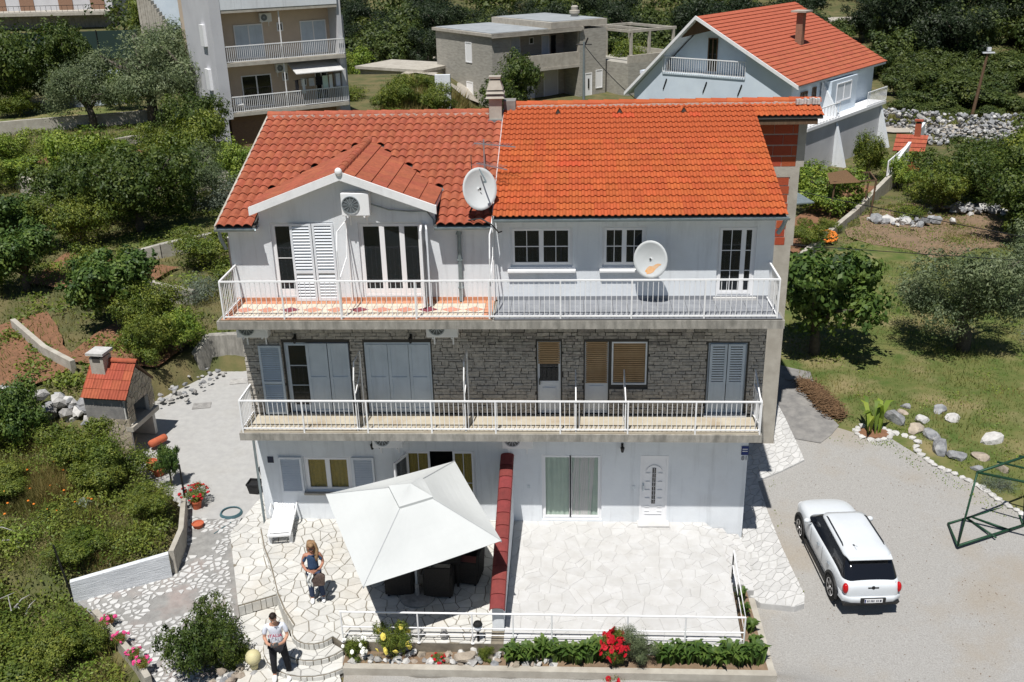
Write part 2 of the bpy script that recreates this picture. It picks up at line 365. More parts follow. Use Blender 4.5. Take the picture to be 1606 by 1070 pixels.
def hz(x,y):
    # right-hand profile
    if y<0: r=-.55+.05*y
    elif y<6: r=-.55+.09*y
    else: r=-.01+.002*(y-6)
    # left-hand profile
    if y<-1: l=-.22+.11*(y+1)
    elif y<11: l=-.22+.02*(y+1)
    else: l=.02
    if x<-8:
        d=pdist(x,y,GARD)
        if d>-.05:
            l+=sst(-.05,.25,d)*(.5+.4*sst(3,7,y))
            if y>9: l+=.035*(min(y,60)-9)*sst(-.2,3.5,d)
    k=sst(-9.5,-6,x) if y<11 else sst(-11,3,x)
    z=l*(1-k)+r*k
    if y<-4.7: z+=.38*sst(4.9,5.4,-y)*sst(-5.6,-4.9,x)*(1-sst(4.4,6.5,x))
    if y>75: z+=.085*(y-75)
    return z
# ------------------------------------------------------------------ terrain and ground sheets
def axis(segs):
    o=[]
    for a,b,s in segs:
        n=max(1,int(round((b-a)/s))); o+= [a+(b-a)*i/n for i in range(n)]
    return o+[segs[-1][1]]
def terrain():
    xs=axis([(-260,-60,20),(-60,-30,3),(-30,-18,.8),(-18,-7,.3),(-7,14,1.),(14,40,2.5),(40,80,8),(80,260,30)])
    ys=axis([(-60,-12,8),(-12,-7,1),(-7,12,.35),(12,30,1.),(30,80,3.),(80,180,8),(180,420,30)])
    V=np.array([(x,y,hz(x,y)-.09+(.05*math.sin(x*1.7)*math.cos(y*1.3) if (abs(x)>18 or y>14) else 0)) for y in ys for x in xs]); nx=len(xs)
    F=np.array([(j*nx+i,j*nx+i+1,(j+1)*nx+i+1,(j+1)*nx+i) for j in range(len(ys)-1) for i in range(nx-1)])
    struct(link('ground',npmesh('ground',V,F,'ground',smooth=True)))
terrain()
def sheet(name,poly,m,up=.0,step=.5,z=None,kind='structure',wob=0.,seed=1):
    rd=random.Random(seed); b=[]
    n=len(poly)
    for i in range(n):
        a=Vector(poly[i]);c=Vector(poly[(i+1)%n]);k=max(1,int((c-a).length/step))
        nn=Vector((-(c-a).y,(c-a).x)).normalized()
        for j in range(k):
            q=a.lerp(c,j/k)
            if wob and j: q=q+nn*rd.uniform(-wob,wob)
            b.append(q)
    xs=[p.x for p in b];ys=[p.y for p in b]; pts=list(b); P=[(p.x,p.y) for p in b]
    x=min(xs)
    while x<max(xs):
        y=min(ys)
        while y<max(ys):
            q=(x+rd.uniform(-.1,.1)*step,y+rd.uniform(-.1,.1)*step)
            if inside(*q,P): pts.append(Vector(q))
            y+=step
        x+=step
    r=geometry.delaunay_2d_cdt(pts,[],[list(range(len(b)))],1,1e-5)
    zf=z or (lambda a,c:hz(a,c))
    vs=[(p.x,p.y,zf(p.x,p.y)+up) for p in r[0]]
    me=bpy.data.meshes.new(name); me.from_pydata(vs,[],[f for f in r[2] if len(f)>2]); me.materials.append(K[m]); me.polygons.foreach_set('use_smooth',[True]*len(me.polygons))
    o=link(name,me); o['kind']=kind; return o
sheet('gravel_yard',[(-9,-14),(22,-14),(22,-2),(13.5,-.6),(12.0,1.7),(11.2,2.95),(10.5,3.9),(9.9,4.9),(8.9,5.2),(8.3,5.6),(7.6,9.5),(4.6,9.6),(4.6,-2.7),(4.44,-2.7),(4.44,-5.56),(-4.89,-5.56),(-4.9,-7.2),(-9,-8)],'gravel',.02,.4,wob=.05)
sheet('lawn',[(8.3,5.6),(8.9,5.2),(9.9,4.9),(10.5,3.9),(11.2,2.95),(12,1.7),(13.5,-.6),(22,-2),(46,6),(46,42),(27,44),(20,31),(11.5,22.6),(7.6,17),(7.6,9.5)],'lawn',.012,1.2,wob=.1,seed=3)
sheet('cement_slab',[(7.0,10.6),(8.5,9.6),(8.3,6.5),(8.5,5.6),(7.7,4.6),(6.95,4.85),(6.3,5.2),(6.3,10.6)],'cement_patch',.04,.6,wob=.06,seed=4)
sheet('courtyard',[(-8.14,.6),(-8.95,.3),(-9.0,-.55),(-9.9,-.55),(-10.55,.5),(-12.0,1.8),(-13.8,3.7),(-14.4,5.5),(-14.1,7.2),(-12.8,9.6),(-8.14,10.2)],'court',.02,.5)
sheet('mosaic_path',[(-8.95,.2),(-9.9,.2),(-10.6,.4),(-10.05,-2.05),(-12.2,-3.0),(-11.3,-3.7),(-10.6,-4.3),(-9.7,-5.15),(-8.9,-6.2),(-7.2,-6.9),(-7.2,-3.4),(-8.7,-1.2)],'path_cement',.025,.4)
sheet('red_soil',[(10.9,23.2),(13.4,27.6),(18.8,36.4),(16,37),(13,31),(10,26)],'red_soil',.02,1.)
sheet('dirt_clearing',[(14,26),(17,22.5),(22,25),(23,31),(19,32.5),(15.5,29.5)],'soil',.03,1.2,wob=.4,seed=8)
sheet('far_track',[(22,54),(34,50),(40,52),(40,57),(24,59),(19,52)],'far_clear',.03,2.5,wob=.5)
sheet('far_road',[(26,104),(44,104),(44,112),(26,112)],'far_clear',.25,3)
sheet('far_yard',[(-24,80),(-9,66),(-6,76),(-8,92),(-24,100)],'far_clear',.06,3.)
for i,P in enumerate([[(-18,8.5),(-14.2,8),(-13.6,10.5),(-17,13.5)],[(-24,9),(-18.5,5.5),(-17,8),(-20.5,13)],[(-23,16),(-18,15),(-17,18),(-23,20)],[(-34,36),(-27,38),(-26,41),(-33,41)]]):
    sheet('red_soil',P,'red_soil',.05,.45,wob=.08,seed=i)
sheet('grass_terrace',[(-22,20.5),(-18.7,20),(-16.3,21.6),(-13,24),(-13,30),(-20,27)],'lawn',.03,1.)
sheet('grass_terrace',[(-42,46),(-33,50),(-33,55),(-45,54)],'lawn',.03,2.)
# ------------------------------------------------------------------ the main house
house=thing('house','white three-storey semi-detached house with two orange tiled roofs, stone-clad middle floor and two long balconies','house',(0,0,0))
XL,XR,XRT=-8.14,4.6,4.83
def wall_panel(mb,x0,x1,z0,z1,y0,y1,ops):
    xs=sorted({x0,x1}|{v for o in ops for v in o[:2] if x0<v<x1}); zs=sorted({z0,z1}|{v for o in ops for v in o[2:4] if z0<v<z1})
    # merge cells columnwise
    for i in range(len(xs)-1):
        j=0
        while j<len(zs)-1:
            cx=(xs[i]+xs[i+1])/2
            if any(o[0]<cx<o[1] and o[2]<(zs[j]+zs[j+1])/2<o[3] for o in ops): j+=1; continue
            k=j
            while k+1<len(zs)-1 and not any(o[0]<cx<o[1] and o[2]<(zs[k+1]+zs[k+2])/2<o[3] for o in ops): k+=1
            mb.box(xs[i],xs[i+1],y0,y1,zs[j],zs[k+1]); j=k+1
G_OPS=[(-6.95,-5.7,.85,1.91),(-4.27,-2.4,.06,2.10),(-.68,.89,.04,2.0),(1.88,2.6,.02,1.99)]
M_OPS=[(-7.12,-5.46,3.2,5.15),(-5.07,-3.41,3.22,5.15),(-.75,-.17,3.19,5.17),(.43,1.01,3.19,5.16),(1.09,1.96,4.0,5.16),(3.45,4.40,3.2,5.13)]
T_OPS=[(-7.10,-5.57,6.27,8.24),(-4.98,-3.44,6.3,8.23),(-1.36,.12,7.1,8.09),(.82,1.86,7.09,8.09),(3.53,4.42,6.33,8.07)]
BK=9.9
mb=MB(); wall_panel(mb,XL,XR,-1.0,2.93,0,.25,G_OPS); mb.box(XL,XL+.25,.25,BK,-1,2.93); mb.box(XR-.25,XR,.25,4.6,-1,2.93); mb.box(XL+.25,XR,BK-.25,BK,-1,2.93); mb.build('wall','white_wall',house)
mb=MB(); wall_panel(mb,XL,XRT,3.19,6.03,0,.25,M_OPS); mb.box(XL,XL+.25,.25,BK,3.19,6.03); mb.box(XRT-.25,XRT,.25,4.6,3.19,6.03); mb.box(XL+.25,XRT,BK-.25,BK,3.19,6.03); clw=mb.build('wall','mortar',house)
clw['label']='grey stone-clad middle storey wall'
mb=MB(); wall_panel(mb,XL,-1.72,6.27,8.30,0,.25,T_OPS); wall_panel(mb,-1.72,XRT,6.27,8.55,0,.25,T_OPS); mb.box(XL,XL+.25,.25,BK,6.27,8.25); mb.box(XRT-.25,XRT,.25,4.6,6.27,8.5); mb.box(XL+.25,XRT,BK-.25,BK,6.27,8.25)
# side gables under the roof
for x0,x1,e,rg,ey in((XL,XL+.25,8.25,9.82,0),(XRT-.25,XRT,8.5,9.95,0)):
    vs=[(x,y,z) for x in(x0,x1) for y,z in((0.26,e),(4.9,rg),(BK,e))]; mb.add(vs,[(0,2,1),(3,4,5),(0,1,4,3),(1,2,5,4),(2,0,3,5)])
mb.build('wall','white_wall',house)
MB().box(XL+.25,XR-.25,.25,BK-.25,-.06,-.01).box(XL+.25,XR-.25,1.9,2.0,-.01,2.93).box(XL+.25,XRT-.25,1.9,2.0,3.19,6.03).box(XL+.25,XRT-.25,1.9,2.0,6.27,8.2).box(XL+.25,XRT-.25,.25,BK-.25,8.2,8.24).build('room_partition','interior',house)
# slabs / balconies
BT,BM=-1.33,-1.03
b=MB().box(-8.22,4.93,BT,0,6.03,6.23).box(XL,XRT,0,4.6,6.03,6.23).box(XL,-1.2,4.6,BK,6.03,6.23).build('balcony_slab','concrete',house)
b=MB().box(-8.17,4.70,BM,0,2.93,3.13).box(XL,XR,0,4.6,2.93,3.13).box(XL,-1.2,4.6,BK,2.93,3.13).build('balcony_slab','concrete',house)
MB().box(-8.12,4.62,BM+.04,0,3.13,3.17).build('balcony_floor','cement_floor',house)
MB().box(-8.17,-1.74,BT+.03,0,6.23,6.252).build('balcony_floor','mortar_tan',house)
MB().box(-1.70,4.88,BT+.03,0,6.23,6.252).build('balcony_floor','mortar',house)
# left balcony tiles: terracotta border, cream field with diamonds
L=[];mm=[]
n=31; tw=(8.12-1.76)/n; th=(1.33-.06)/6
for i in range(n):
    for j in range(6):
        x=-8.12+i*tw; y=BT+.05+j*th; L.append(MB().box(x+.006,x+tw-.006,y+.006,y+th-.006,6.252,6.262)); mm.append('tile_terra' if j in(0,5) or i in(0,n-1) else 'tile_cream')
pieces(house,'floor_tile',L,'tile_terra',300,mm)
L=[];mm=[]
for i in range(11):
    x=-7.75+i*.555; y=BT+.05+3*th; L.append(MB().prism([(x-.24,y),(x,y-.17),(x+.24,y),(x,y+.17)],6.262,6.27)); mm.append('tile_plum' if i%3==2 else 'tile_diamond')
pieces(house,'diamond_tile',L,'tile_diamond',300,mm)
L=[]
for i in range(19):
    for j in range(4):
        x=-1.69+i*.3455; y=BT+.05+j*.32; L.append(MB().box(x+.004,x+.3415,y+.004,y+.316,6.252,6.264))
pieces(house,'floor_tile',L,'tile_grey')
MB().box(-1.70,4.82,-.02,-.001,6.264,6.36).build('skirting','tile_grey',house); MB().box(XL,-1.72,-.02,-.001,6.264,6.35).build('skirting','tile_terra',house)
# stone cladding
rd=random.Random(5); L=[]; z=3.2
while z<6.0:
    h=rd.uniform(.065,.105); x=XL+.005
    if z+h>6.02: h=6.02-z
    while x<XRT-.01:
        l=rd.uniform(.14,.42)*(1.2 if h>.09 else .9)
        if x+l>XRT-.03: l=XRT-.005-x
        if rd.random()<.5: pass
        segs=[(x,x+l)]
        for o in M_OPS:
            if z+h>o[2]-.03 and z<o[3]+.03:
                ns=[]
                for a,c in segs:
                    if c<=o[0]-.03 or a>=o[1]+.03: ns.append((a,c))
                    else:
                        if a<o[0]-.05: ns.append((a,o[0]-.03))
                        if c>o[1]+.05: ns.append((o[1]+.03,c))
                segs=ns
        for a,c in segs:
            if c-a<.04: continue
            g=.007; d=rd.uniform(.02,.05); j=lambda s=.008:rd.uniform(-s,s)
            f=[(a+g+j(),-d,z+g+j()),(c-g+j(),-d+j(),z+g+j()),(c-g+j(),-d*.8,z+h-g+j()),(a+g+j(),-d*.8+j(),z+h-g+j())]
            bk=[(a+g,-.001,z+g),(c-g,-.001,z+g),(c-g,-.001,z+h-g),(a+g,-.001,z+h-g)]
            q=MB(); q.add(f+bk,[(0,1,2,3),(0,4,5,1),(1,5,6,2),(2,6,7,3),(3,7,4,0),(4,7,6,5)]); L.append(q)
        x+=l
    z+=h
pieces(house,'cladding_stone',L,'clad_stone')
# ---- windows and doors
def frame(mb,x0,x1,z0,z1,y,w=.06,d=.06):
    mb.box(x0,x1,y,y+d,z1-w,z1); mb.box(x0,x1,y,y+d,z0,z0+w); mb.box(x0,x0+w,y,y+d,z0+w,z1-w); mb.box(x1-w,x1,y,y+d,z0+w,z1-w)
def window(name,o,panes,m='pvc',y=.06,bars=(1,1),curtain=None,low=0,parent=house,wd=.055):
    """panes: list of (x0,x1) sash extents; bars (vertical,horizontal) glazing bars"""
    x0,x1,z0,z1=o; fb=MB(); frame(fb,x0,x1,z0,z1,y,.05,.09); w=fb.build(name,m,parent)
    for a,c in panes:
        sb=MB(); frame(sb,a,c,z0+.05,z1-.05,y-.015,wd,.05)
        if low: sb.box(a+wd,c-wd,y-.01,y+.03,z0+.05+wd,z0+.05+wd+low)
        sb.build('sash',m,w)
        gz0,gz1=z0+.05+wd+low,z1-.05-wd
        MB().box(a+wd,c-wd,y+.008,y+.016,gz0,gz1).build('pane','glass_clear' if curtain else 'glass',w)
        nb=MB()
        for i in range(bars[0] if c-a>.3 else 0):
            xx=a+wd+(c-a-2*wd)*(i+1)/(bars[0]+1); nb.box(xx-.008,xx+.008,y-.002,y+.007,gz0,gz1)
        for i in range(bars[1]):
            zz=gz0+(gz1-gz0)*(i+1)/(bars[1]+1); nb.box(a+wd,c-wd,y-.006,y-.0025,zz-.01,zz+.01)
        if bars[0]+bars[1]: nb.build('glazing_bar',m,w)
        if curtain:
            cb=MB(); N=max(6,int((c-a)/.04)); vs=[]
            for i in range(N+1):
                xx=a+.03+(c-a-.06)*i/N; yy=y+.05+.02*math.sin(i*1.9)+.008*math.sin(i*5.1); vs+=[(xx,yy,gz0-.02),(xx,yy,gz1+.02)]
            cb.add(vs,[(2*i,2*i+2,2*i+3,2*i+1) for i in range(N)]); cb.build('curtain',curtain,w,smooth=True)
    return w
def louvre(x0,x1,z0,z1,y,m='shutter_white',n=20,mid=None,parent=house,loc=None,rz=0,solid=None):
    s=MB(); w=.055; frame(s,x0,x1,z0,z1,y,w,.04)
    if mid: s.box(x0+w,x1-w,y+.002,y+.038,mid,mid+.07)
    o=s.build('shutter',m,parent,loc,(0,0,rz)); MB().box(x0+w,x1-w,y+.0385,y+.0395,z0+w,z1-w).build('gap_shade','alu',o)  # grey sheet added behind the slats, standing in for shade in the gaps
    for i in range(n):
        zz=z0+w+(z1-z0-2*w)*(i+.5)/n
        if mid and mid-.02<zz<mid+.09: continue
        h=(z1-z0-2*w)/n
        MB().add([(x0+w,y+.002,zz-h*.36),(x1-w,y+.002,zz-h*.36),(x1-w,y+.024,zz+h*.22),(x0+w,y+.024,zz+h*.22),(x0+w,y+.008,zz-h*.44),(x1-w,y+.008,zz-h*.44),(x1-w,y+.03,zz+h*.14),(x0+w,y+.03,zz+h*.14)],
          [(0,1,2,3),(4,7,6,5),(0,4,5,1),(1,5,6,2),(2,6,7,3),(3,7,4,0)]).build('slat',m,o)
    return o
# top floor
window('balcony_door',T_OPS[0],[(-7.05,-6.34)],bars=(0,1),low=.18,wd=.05)
louvre(-6.62,-6.10,6.27,8.22,-.045,mid=6.98,n=24); louvre(-6.085,-5.57,6.27,8.22,-.03,mid=6.98,n=24)
window('balcony_door',T_OPS[1],[(-4.93,-4.42),(-4.42,-3.94),(-3.94,-3.49)],bars=(0,0),low=.14,wd=.06)
# the sash left standing open towards the rail
o=MB(); frame(o,0,.62,6.32,8.2,0,.07,.05); o=o.build('open_sash','pvc',house,(-3.48,-.03,0),(0,0,-rad(84)))
MB().box(.07,.55,.02,.028,6.4,8.13).build('pane','glass',o); MB().box(-.02,.02,-.02,.0,7.2,7.32).build('handle','alu',o)
o=louvre(0,.5,6.3,8.2,0,n=26,loc=(-3.37,-.03,0),rz=-rad(80)); o['label']='louvred shutter standing open at right angles beside the glazed balcony door'
window('window',T_OPS[2],[(-1.31,-.62),(-.62,.07)]); window('window',T_OPS[3],[(.87,1.34),(1.34,1.81)])
window('balcony_door',T_OPS[4],[(3.58,4.13),(4.13,4.37)],bars=(1,2),low=.04); 
for a,c in((-1.43,.2),(.76,1.92)): MB().prism([(a,-.14),(c,-.14),(c,0.04),(a,0.04)],6.98,7.06).build('window_sill','white_paint',house,bevel=.02)
MB().box(3.48,4.5,-.1,.02,6.265,6.33).build('door_sill','stone_white',house)
# middle floor
window('balcony_door',M_OPS[0],[(-7.07,-6.5)],m='shutter_blue',bars=(0,2),low=.1,wd=.05)
louvre(-7.74,-7.17,3.2,5.10,-.10,m='shutter_blue',n=30,mid=4.05)
def panel_shutter(x0,x1,z0,z1,y,mid,m='shutter_blue'):
    s=MB(); frame(s,x0,x1,z0,z1,y,.07,.045); s.box(x0+.07,x1-.07,y+.002,y+.043,mid,mid+.06); o=s.build('shutter',m,house)
    for a,c in((z0+.07,mid),(mid+.06,z1-.07)): MB().box(x0+.07,x1-.07,y+.018,y+.03,a,c).build('panel',m,o)
for a,c in((-6.56,-6.02),(-6.0,-5.48)): panel_shutter(a,c,3.22,5.13,-.02,4.15)
fb=MB(); frame(fb,-5.07,-3.41,3.22,5.15,.0,.05,.1); fb.build('window_frame','shutter_blue',house)
for a,c in((-5.02,-4.5),(-4.49,-3.97),(-3.96,-3.46)): panel_shutter(a,c,3.27,5.1,-.02,4.15)
def roller(x0,x1,z0,z1,y):
    b=MB(); n=int((z1-z0)/.055)
    for i in range(n):
        a=z0+(z1-z0)*i/n; c=z0+(z1-z0)*(i+1)/n
        b=MB().add([(x0,y+.02,a),(x1,y+.02,a),(x1,y,a+.012),(x0,y,a+.012),(x1,y,c-.006),(x0,y,c-.006),(x1,y+.02,c),(x0,y+.02,c)],[(0,1,2,3),(3,2,4,5),(5,4,6,7),(1,0,7,6),(0,3,5,7),(1,6,4,2)]); b.build('blind_slat','blind',house)
roller(-.73,-.19,4.55,5.15,.03)
d=MB(); frame(d,-.75,-.17,3.19,5.17,.04,.055,.07); d.box(-.695,-.225,.05,.09,3.25,4.02); d.box(-.695,-.225,.045,.1,4.02,4.08); d=d.build('balcony_door','shutter_white',house)
MB().box(-.695,-.225,.06,.07,4.08,5.1).build('pane','glass',d); MB().box(-.62,-.3,.035,.05,3.35,3.9).build('panel','shutter_white',d); MB().box(-.71,-.685,-.01,.04,4.0,4.16).build('handle','dark_metal',d)
roller(.45,.99,4.02,5.15,.03)
d=MB(); frame(d,.43,1.01,3.19,5.16,.04,.055,.07); d.box(.485,.955,.05,.09,3.25,4.02); d=d.build('balcony_door','shutter_white',house); MB().box(.54,.9,.035,.05,3.35,3.95).build('panel','shutter_white',d)
roller(1.13,1.92,4.04,5.14,.03); fb=MB(); frame(fb,1.09,1.96,4.0,5.16,.0,.04,.08); fb.build('window_frame','shutter_white',house)
for a,c,k in((3.5,3.915,1),(3.935,4.35,0)):
    s=MB(); frame(s,a,c,3.24,5.09,.0,.06,.045); s.box(a+.06,c-.06,.002,.043,4.0,4.08); s.box(a+.06,c-.06,.01,.035,3.3,4.0); o=s.build('shutter','shutter_blue',house)
    for i in range(14):
        zz=4.1+i*.066; MB().box(a+.06,c-.06,.006,.012,zz,zz+.045).build('slat','shutter_blue',o)
fb=MB(); frame(fb,3.45,4.4,3.2,5.13,.05,.045,.06); fb.build('door_frame','shutter_blue',house)
MB().box(3.4,4.45,-.16,.03,3.172,3.21).build('door_sill','stone_white',house)
for a,c in((-7.12,-5.46),(-5.07,-3.41)): MB().box(a-.04,c+.04,-.1,.02,3.172,3.2).build('door_sill','concrete_pale',house)
# ground floor
window('window',G_OPS[0],[(-6.90,-6.325),(-6.325,-5.75)],y=.05,bars=(0,0),curtain='curtain_gold',wd=.06)
MB().box(-7.0,-5.65,-.1,.03,.79,.845).build('window_sill','concrete_pale',house)
louvre(-7.61,-6.99,.83,1.9,-.05,n=18); louvre(-5.66,-5.07,.83,1.9,-.05,n=18)
window('balcony_door',G_OPS[1],[(-4.22,-3.6),(-3.0,-2.45)],bars=(1,1),curtain='curtain_gold',low=.05)
o=MB(); frame(o,0,.6,.12,2.05,0,.06,.05); o=o.build('open_sash','pvc',house,(-4.2,-.02,0),(0,0,-rad(115))); MB().box(.06,.54,.02,.028,.18,1.99).build('pane','glass',o)
window('sliding_door',G_OPS[2],[(-.63,.09),(.05,.84)],bars=(0,0),curtain='curtain_green',wd=.05)
# a long drawn curtain gathered in the right leaf
cb=MB(); vs=[];N=30
for i in range(N+1):
    t=i/N; yy=.095+.012*math.sin(i*2.1); vs+=[(.10+.5*t-.08*(1-t),yy,.1),(.16+.55*t,yy,1.93)]
cb.add(vs,[(2*i,2*i+2,2*i+3,2*i+1) for i in range(N)]); cb.build('curtain','curtain',house,smooth=True)
d=MB(); frame(d,1.88,2.6,.02,1.99,-.005,.05,.1); d.box(1.93,2.55,.02,.07,.07,1.94); d=d.build('front_door','pvc',house)
pn=MB()
for k in range(9):
    a0=PI*k/8; a1=PI*(k+1)/8
    if k<8: pn.bar((2.24+.2*math.cos(a0),.008,1.5+.2*math.sin(a0)),(2.24+.2*math.cos(a1),.008,1.5+.2*math.sin(a1)),.018,.02)
for zz in(1.45,1.2,.95,.7,.45,.32): pn.box(2.02,2.14,.0,.02,zz,zz+.02); pn.box(2.34,2.46,.0,.02,zz,zz+.02)
pn.box(2.02,2.46,.0,.02,.24,.26); pn.build('panel_moulding','white_paint',d)
g=MB().box(2.195,2.285,.008,.016,.55,1.62).build('pane','car_glass',d)
gb=MB(); gb.box(2.236,2.244,.0,.0075,.55,1.62)
for k in range(7): gb.box(2.195,2.285,.0,.0065,.68+k*.13,.687+k*.13)
gb.build('glazing_bar','pvc',d); MB().box(1.96,1.98,-.05,.01,.98,1.12).box(1.945,1.995,0.0,.018,.94,1.16).build('handle','alu',d)
MB().box(1.83,2.66,-.28,-.001,.0,.045).build('door_step','stone_white',house)
for x in(-1.02,1.72): MB().box(x-.035,x+.035,-.012,-.001,1.0,1.09).build('socket_cover','alu',house)
# corner pipes, gutters, downpipes
MB().tube([(-8.2,-.03,2.9),(-8.2,-.03,-.3)],.035).build('downpipe','galv',house)
MB().tube([(-2.56,-.1,8.1),(-2.56,-.08,7.9),(-2.57,-.06,6.4),(-2.57,-.09,6.27)],.05).build('downpipe','galv',house)
for zz in(6.6,7.3,7.95): MB().box(-2.63,-2.5,-.12,-.001,zz,zz+.03).build('pipe_clip','galv',house)
MB().tube([(-8.3,-.12,8.1),(-8.3,-.1,7.9),(-8.22,-.03,7.6)],.045).build('downpipe','galv',house); MB().tube([(5.0,-.3,8.35),(4.98,-.1,8.1),(4.9,.0,7.9)],.05).build('downpipe','galv',house)
def gutter(x0,x1,y,z):
    b=MB(); n=6; vs=[]
    for x in(x0,x1):
        for k in range(n+1):
            a=PI+PI*k/n; vs.append((x,y+.065*math.cos(a),z+.07*math.sin(a)))
        for k in range(n,-1,-1):
            a=PI+PI*k/n; vs.append((x,y+.058*math.cos(a),z+.062*math.sin(a)))
    m=2*(n+1); b.add(vs,[(k,(k+1)%m,m+(k+1)%m,m+k) for k in range(m)]+[tuple(range(m))[::-1],tuple(range(m,2*m))]); b.build('gutter','galv',house)
gutter(-8.32,-7.34,-.36,8.2); gutter(-3.1,-1.74,-.36,8.2); gutter(-1.70,5.02,-.53,8.42)
MB().box(-8.22,-7.36,-.30,0,8.10,8.14).box(-3.1,-1.74,-.30,0,8.10,8.14).build('soffit','white_paint',house); MB().box(-1.68,4.95,-.47,0,8.33,8.37).build('soffit','white_paint',house)
# ---- roofs
def wave(nw,w,amp,flat,n):
    P=[]
    for i in range(n*nw+1):
        t=i/n; f=t%1. if i<n*nw else (0. if flat else 1.)
        P.append((w*t/nw, amp*max(0.,math.sin(PI*min(1,f/.62)))**.8 if flat else amp*math.sin(PI*f)))
    return P
def tile_mesh(name,P,L,th,tilt):
    V=[];n=len(P)
    for yy,zz in((0,tilt),(L,0)):
        for x,h in P: V.append((x,yy,h+zz+th))
    for x,h in P: V.append((x,0,h+tilt-.005))
    F=[(i,i+1,n+i+1,n+i) for i in range(n-1)]+[(2*n+i,2*n+i+1,i+1,i) for i in range(n-1)]
    b=MB().add(V,F); return b
def roof_tiles(parent,m,x0,x1,y0,z0,y1,z1,cols,rows,P,tilt,skip=None,cap=300,name='roof_tile',red=()):
    L=math.hypot(y1-y0,z1-z0); s=math.atan2(z1-z0,y1-y0); ex=L/rows
    tb=tile_mesh('t',P,ex*1.12,.012,tilt); me=tb.mesh(name,m); rest=MB(); cnt=0
    mw=parent.matrix_basis; R=Matrix.Rotation(s,4,'X'); lst=[]
    for r in range(rows):
        for c in range(cols):
            x=x0+(x1-x0)*c/cols; y=y0+(y1-y0)*r/rows; z=z0+(z1-z0)*r/rows
            if skip and skip(x+(x1-x0)/cols/2,y+ex*.5): continue
            lst.append((x,y,z))
    isr=lambda q:any(abs(q[0]-a)<.16 and abs(q[1]-b_)<.13 for a,b_ in red)
    lst.sort(key=lambda q:0 if isr(q) else 1)
    for k,(x,y,z) in enumerate(lst):
        if k<cap:
            o=link(name,me,parent,(x,y,z+RNG.uniform(0,.004)),(s+RNG.normal(0,.007),0,RNG.normal(0,.008)))
            if isr((x,y)):
                o.data=tb.mesh(name,'tile_new')
        else:
            T=Matrix.Translation((x,y,z))@R; n=len(rest.v); rest.v+=[tuple(T@Vector(v)) for v in tb.v]; rest.f+=[tuple(i+n for i in f) for f in tb.f]
    if rest.v: rest.build(name,m,parent,kind='stuff')
YR=4.9; EL,RL_=8.22,9.93; ER,RR=8.45,10.12
zl=lambda y:EL+(y+.33)*(RL_-EL)/(YR+.33); zr=lambda y:ER+(y+.5)*(RR-ER)/(YR+.5)
DX,DH,DE=-5.24,9.50,8.70   # dormer ridge x, ridge z, eave z
DLX,DRX=-7.42,-3.06
def dz(x): return DH-(DX-x)*(DH-DE)/(DX-DLX) if x<DX else DH-(x-DX)*(DH-DE)/(DRX-DX)
def under(x,y): return DLX<x<DRX and zl(y)<dz(x)-.02
def deck(parent,x0,x1,y0,z0,y1,z1,m='mortar',t=.08,cut=None):
    b=MB()
    if cut: b=cut
    else: b.add([(x0,y0,z0-t),(x1,y0,z0-t),(x1,y1,z1-t),(x0,y1,z1-t),(x0,y0,z0-.01),(x1,y0,z0-.01),(x1,y1,z1-.01),(x0,y1,z1-.01)],[(0,3,2,1),(4,5,6,7),(0,1,5,4),(1,2,6,5),(2,3,7,6),(3,0,4,7)])
    return b.build('roof_deck',m,parent)
def sl(b,x0,x1,y0,y1,zf):
    b.add([(x0,y0,zf(y0)-.08),(x1,y0,zf(y0)-.08),(x1,y1,zf(y1)-.08),(x0,y1,zf(y1)-.08),(x0,y0,zf(y0)-.01),(x1,y0,zf(y0)-.01),(x1,y1,zf(y1)-.01),(x0,y1,zf(y1)-.01)],[(0,3,2,1),(4,5,6,7),(0,1,5,4),(1,2,6,5),(2,3,7,6),(3,0,4,7)])
b=MB(); sl(b,-8.28,-7.36,-.3,YR,zl); sl(b,-7.36,-3.1,1.2,YR,zl); sl(b,-3.1,-1.73,-.3,YR,zl); deck(house,0,0,0,0,0,0,cut=b)
deck(house,-1.69,4.95,-.47,ER,YR,RR)
deck(house,-8.28,-1.73,YR,RL_,BK+.3,8.2); deck(house,-1.69,6.6,YR,RR-.02,BK+.3,8.4)
roof_tiles(house,'tile_left',-8.3,-1.74,-.33,EL,YR,RL_,30,16,wave(1,.2187,.068,False,6),.032,skip=under)
roof_tiles(house,'tile_right',-1.72,4.99,-.5,ER,YR,RR,23,20,wave(2,.2917,.034,True,6),.03,red=((1.2,4.05),(1.5,4.05),(3.2,4.05),(-.2,1.75),(.05,1.75)))
# strip of roof over the brick stair wall
roof_tiles(house,'tile_right',4.99,6.74,4.1,zr(4.1),YR,RR,6,3,wave(2,.2917,.03,True,6),.022)
b=MB(); sl(b,4.97,6.72,4.12,YR,zr); deck(house,0,0,0,0,0,0,cut=b)
MB().box(4.97,6.6,4.15,4.3,zr(4.1)-.22,zr(4.1)-.1).build('fascia','wood',house)
MB().box(-1.735,-1.70,-.5,-.46,8.3,8.5).build('fascia','galv',house)
# rear-side roofs (seen only from elsewhere)
for nm,x0,x1,za,zb in(('tile_left',-8.3,-1.74,RL_,8.2),('tile_right',-1.72,6.7,RR,8.38)):
    P=wave(int((x1-x0)/.22),x1-x0,.04,False,4); V=[(x0+p[0],y,z+p[1]+.01) for y,z in((YR,za),(BK+.35,zb)) for p in P]; n_=len(P)
    MB().add(V,[(i,i+1,n_+i+1,n_+i) for i in range(n_-1)]).build('rear_roof',nm,house)
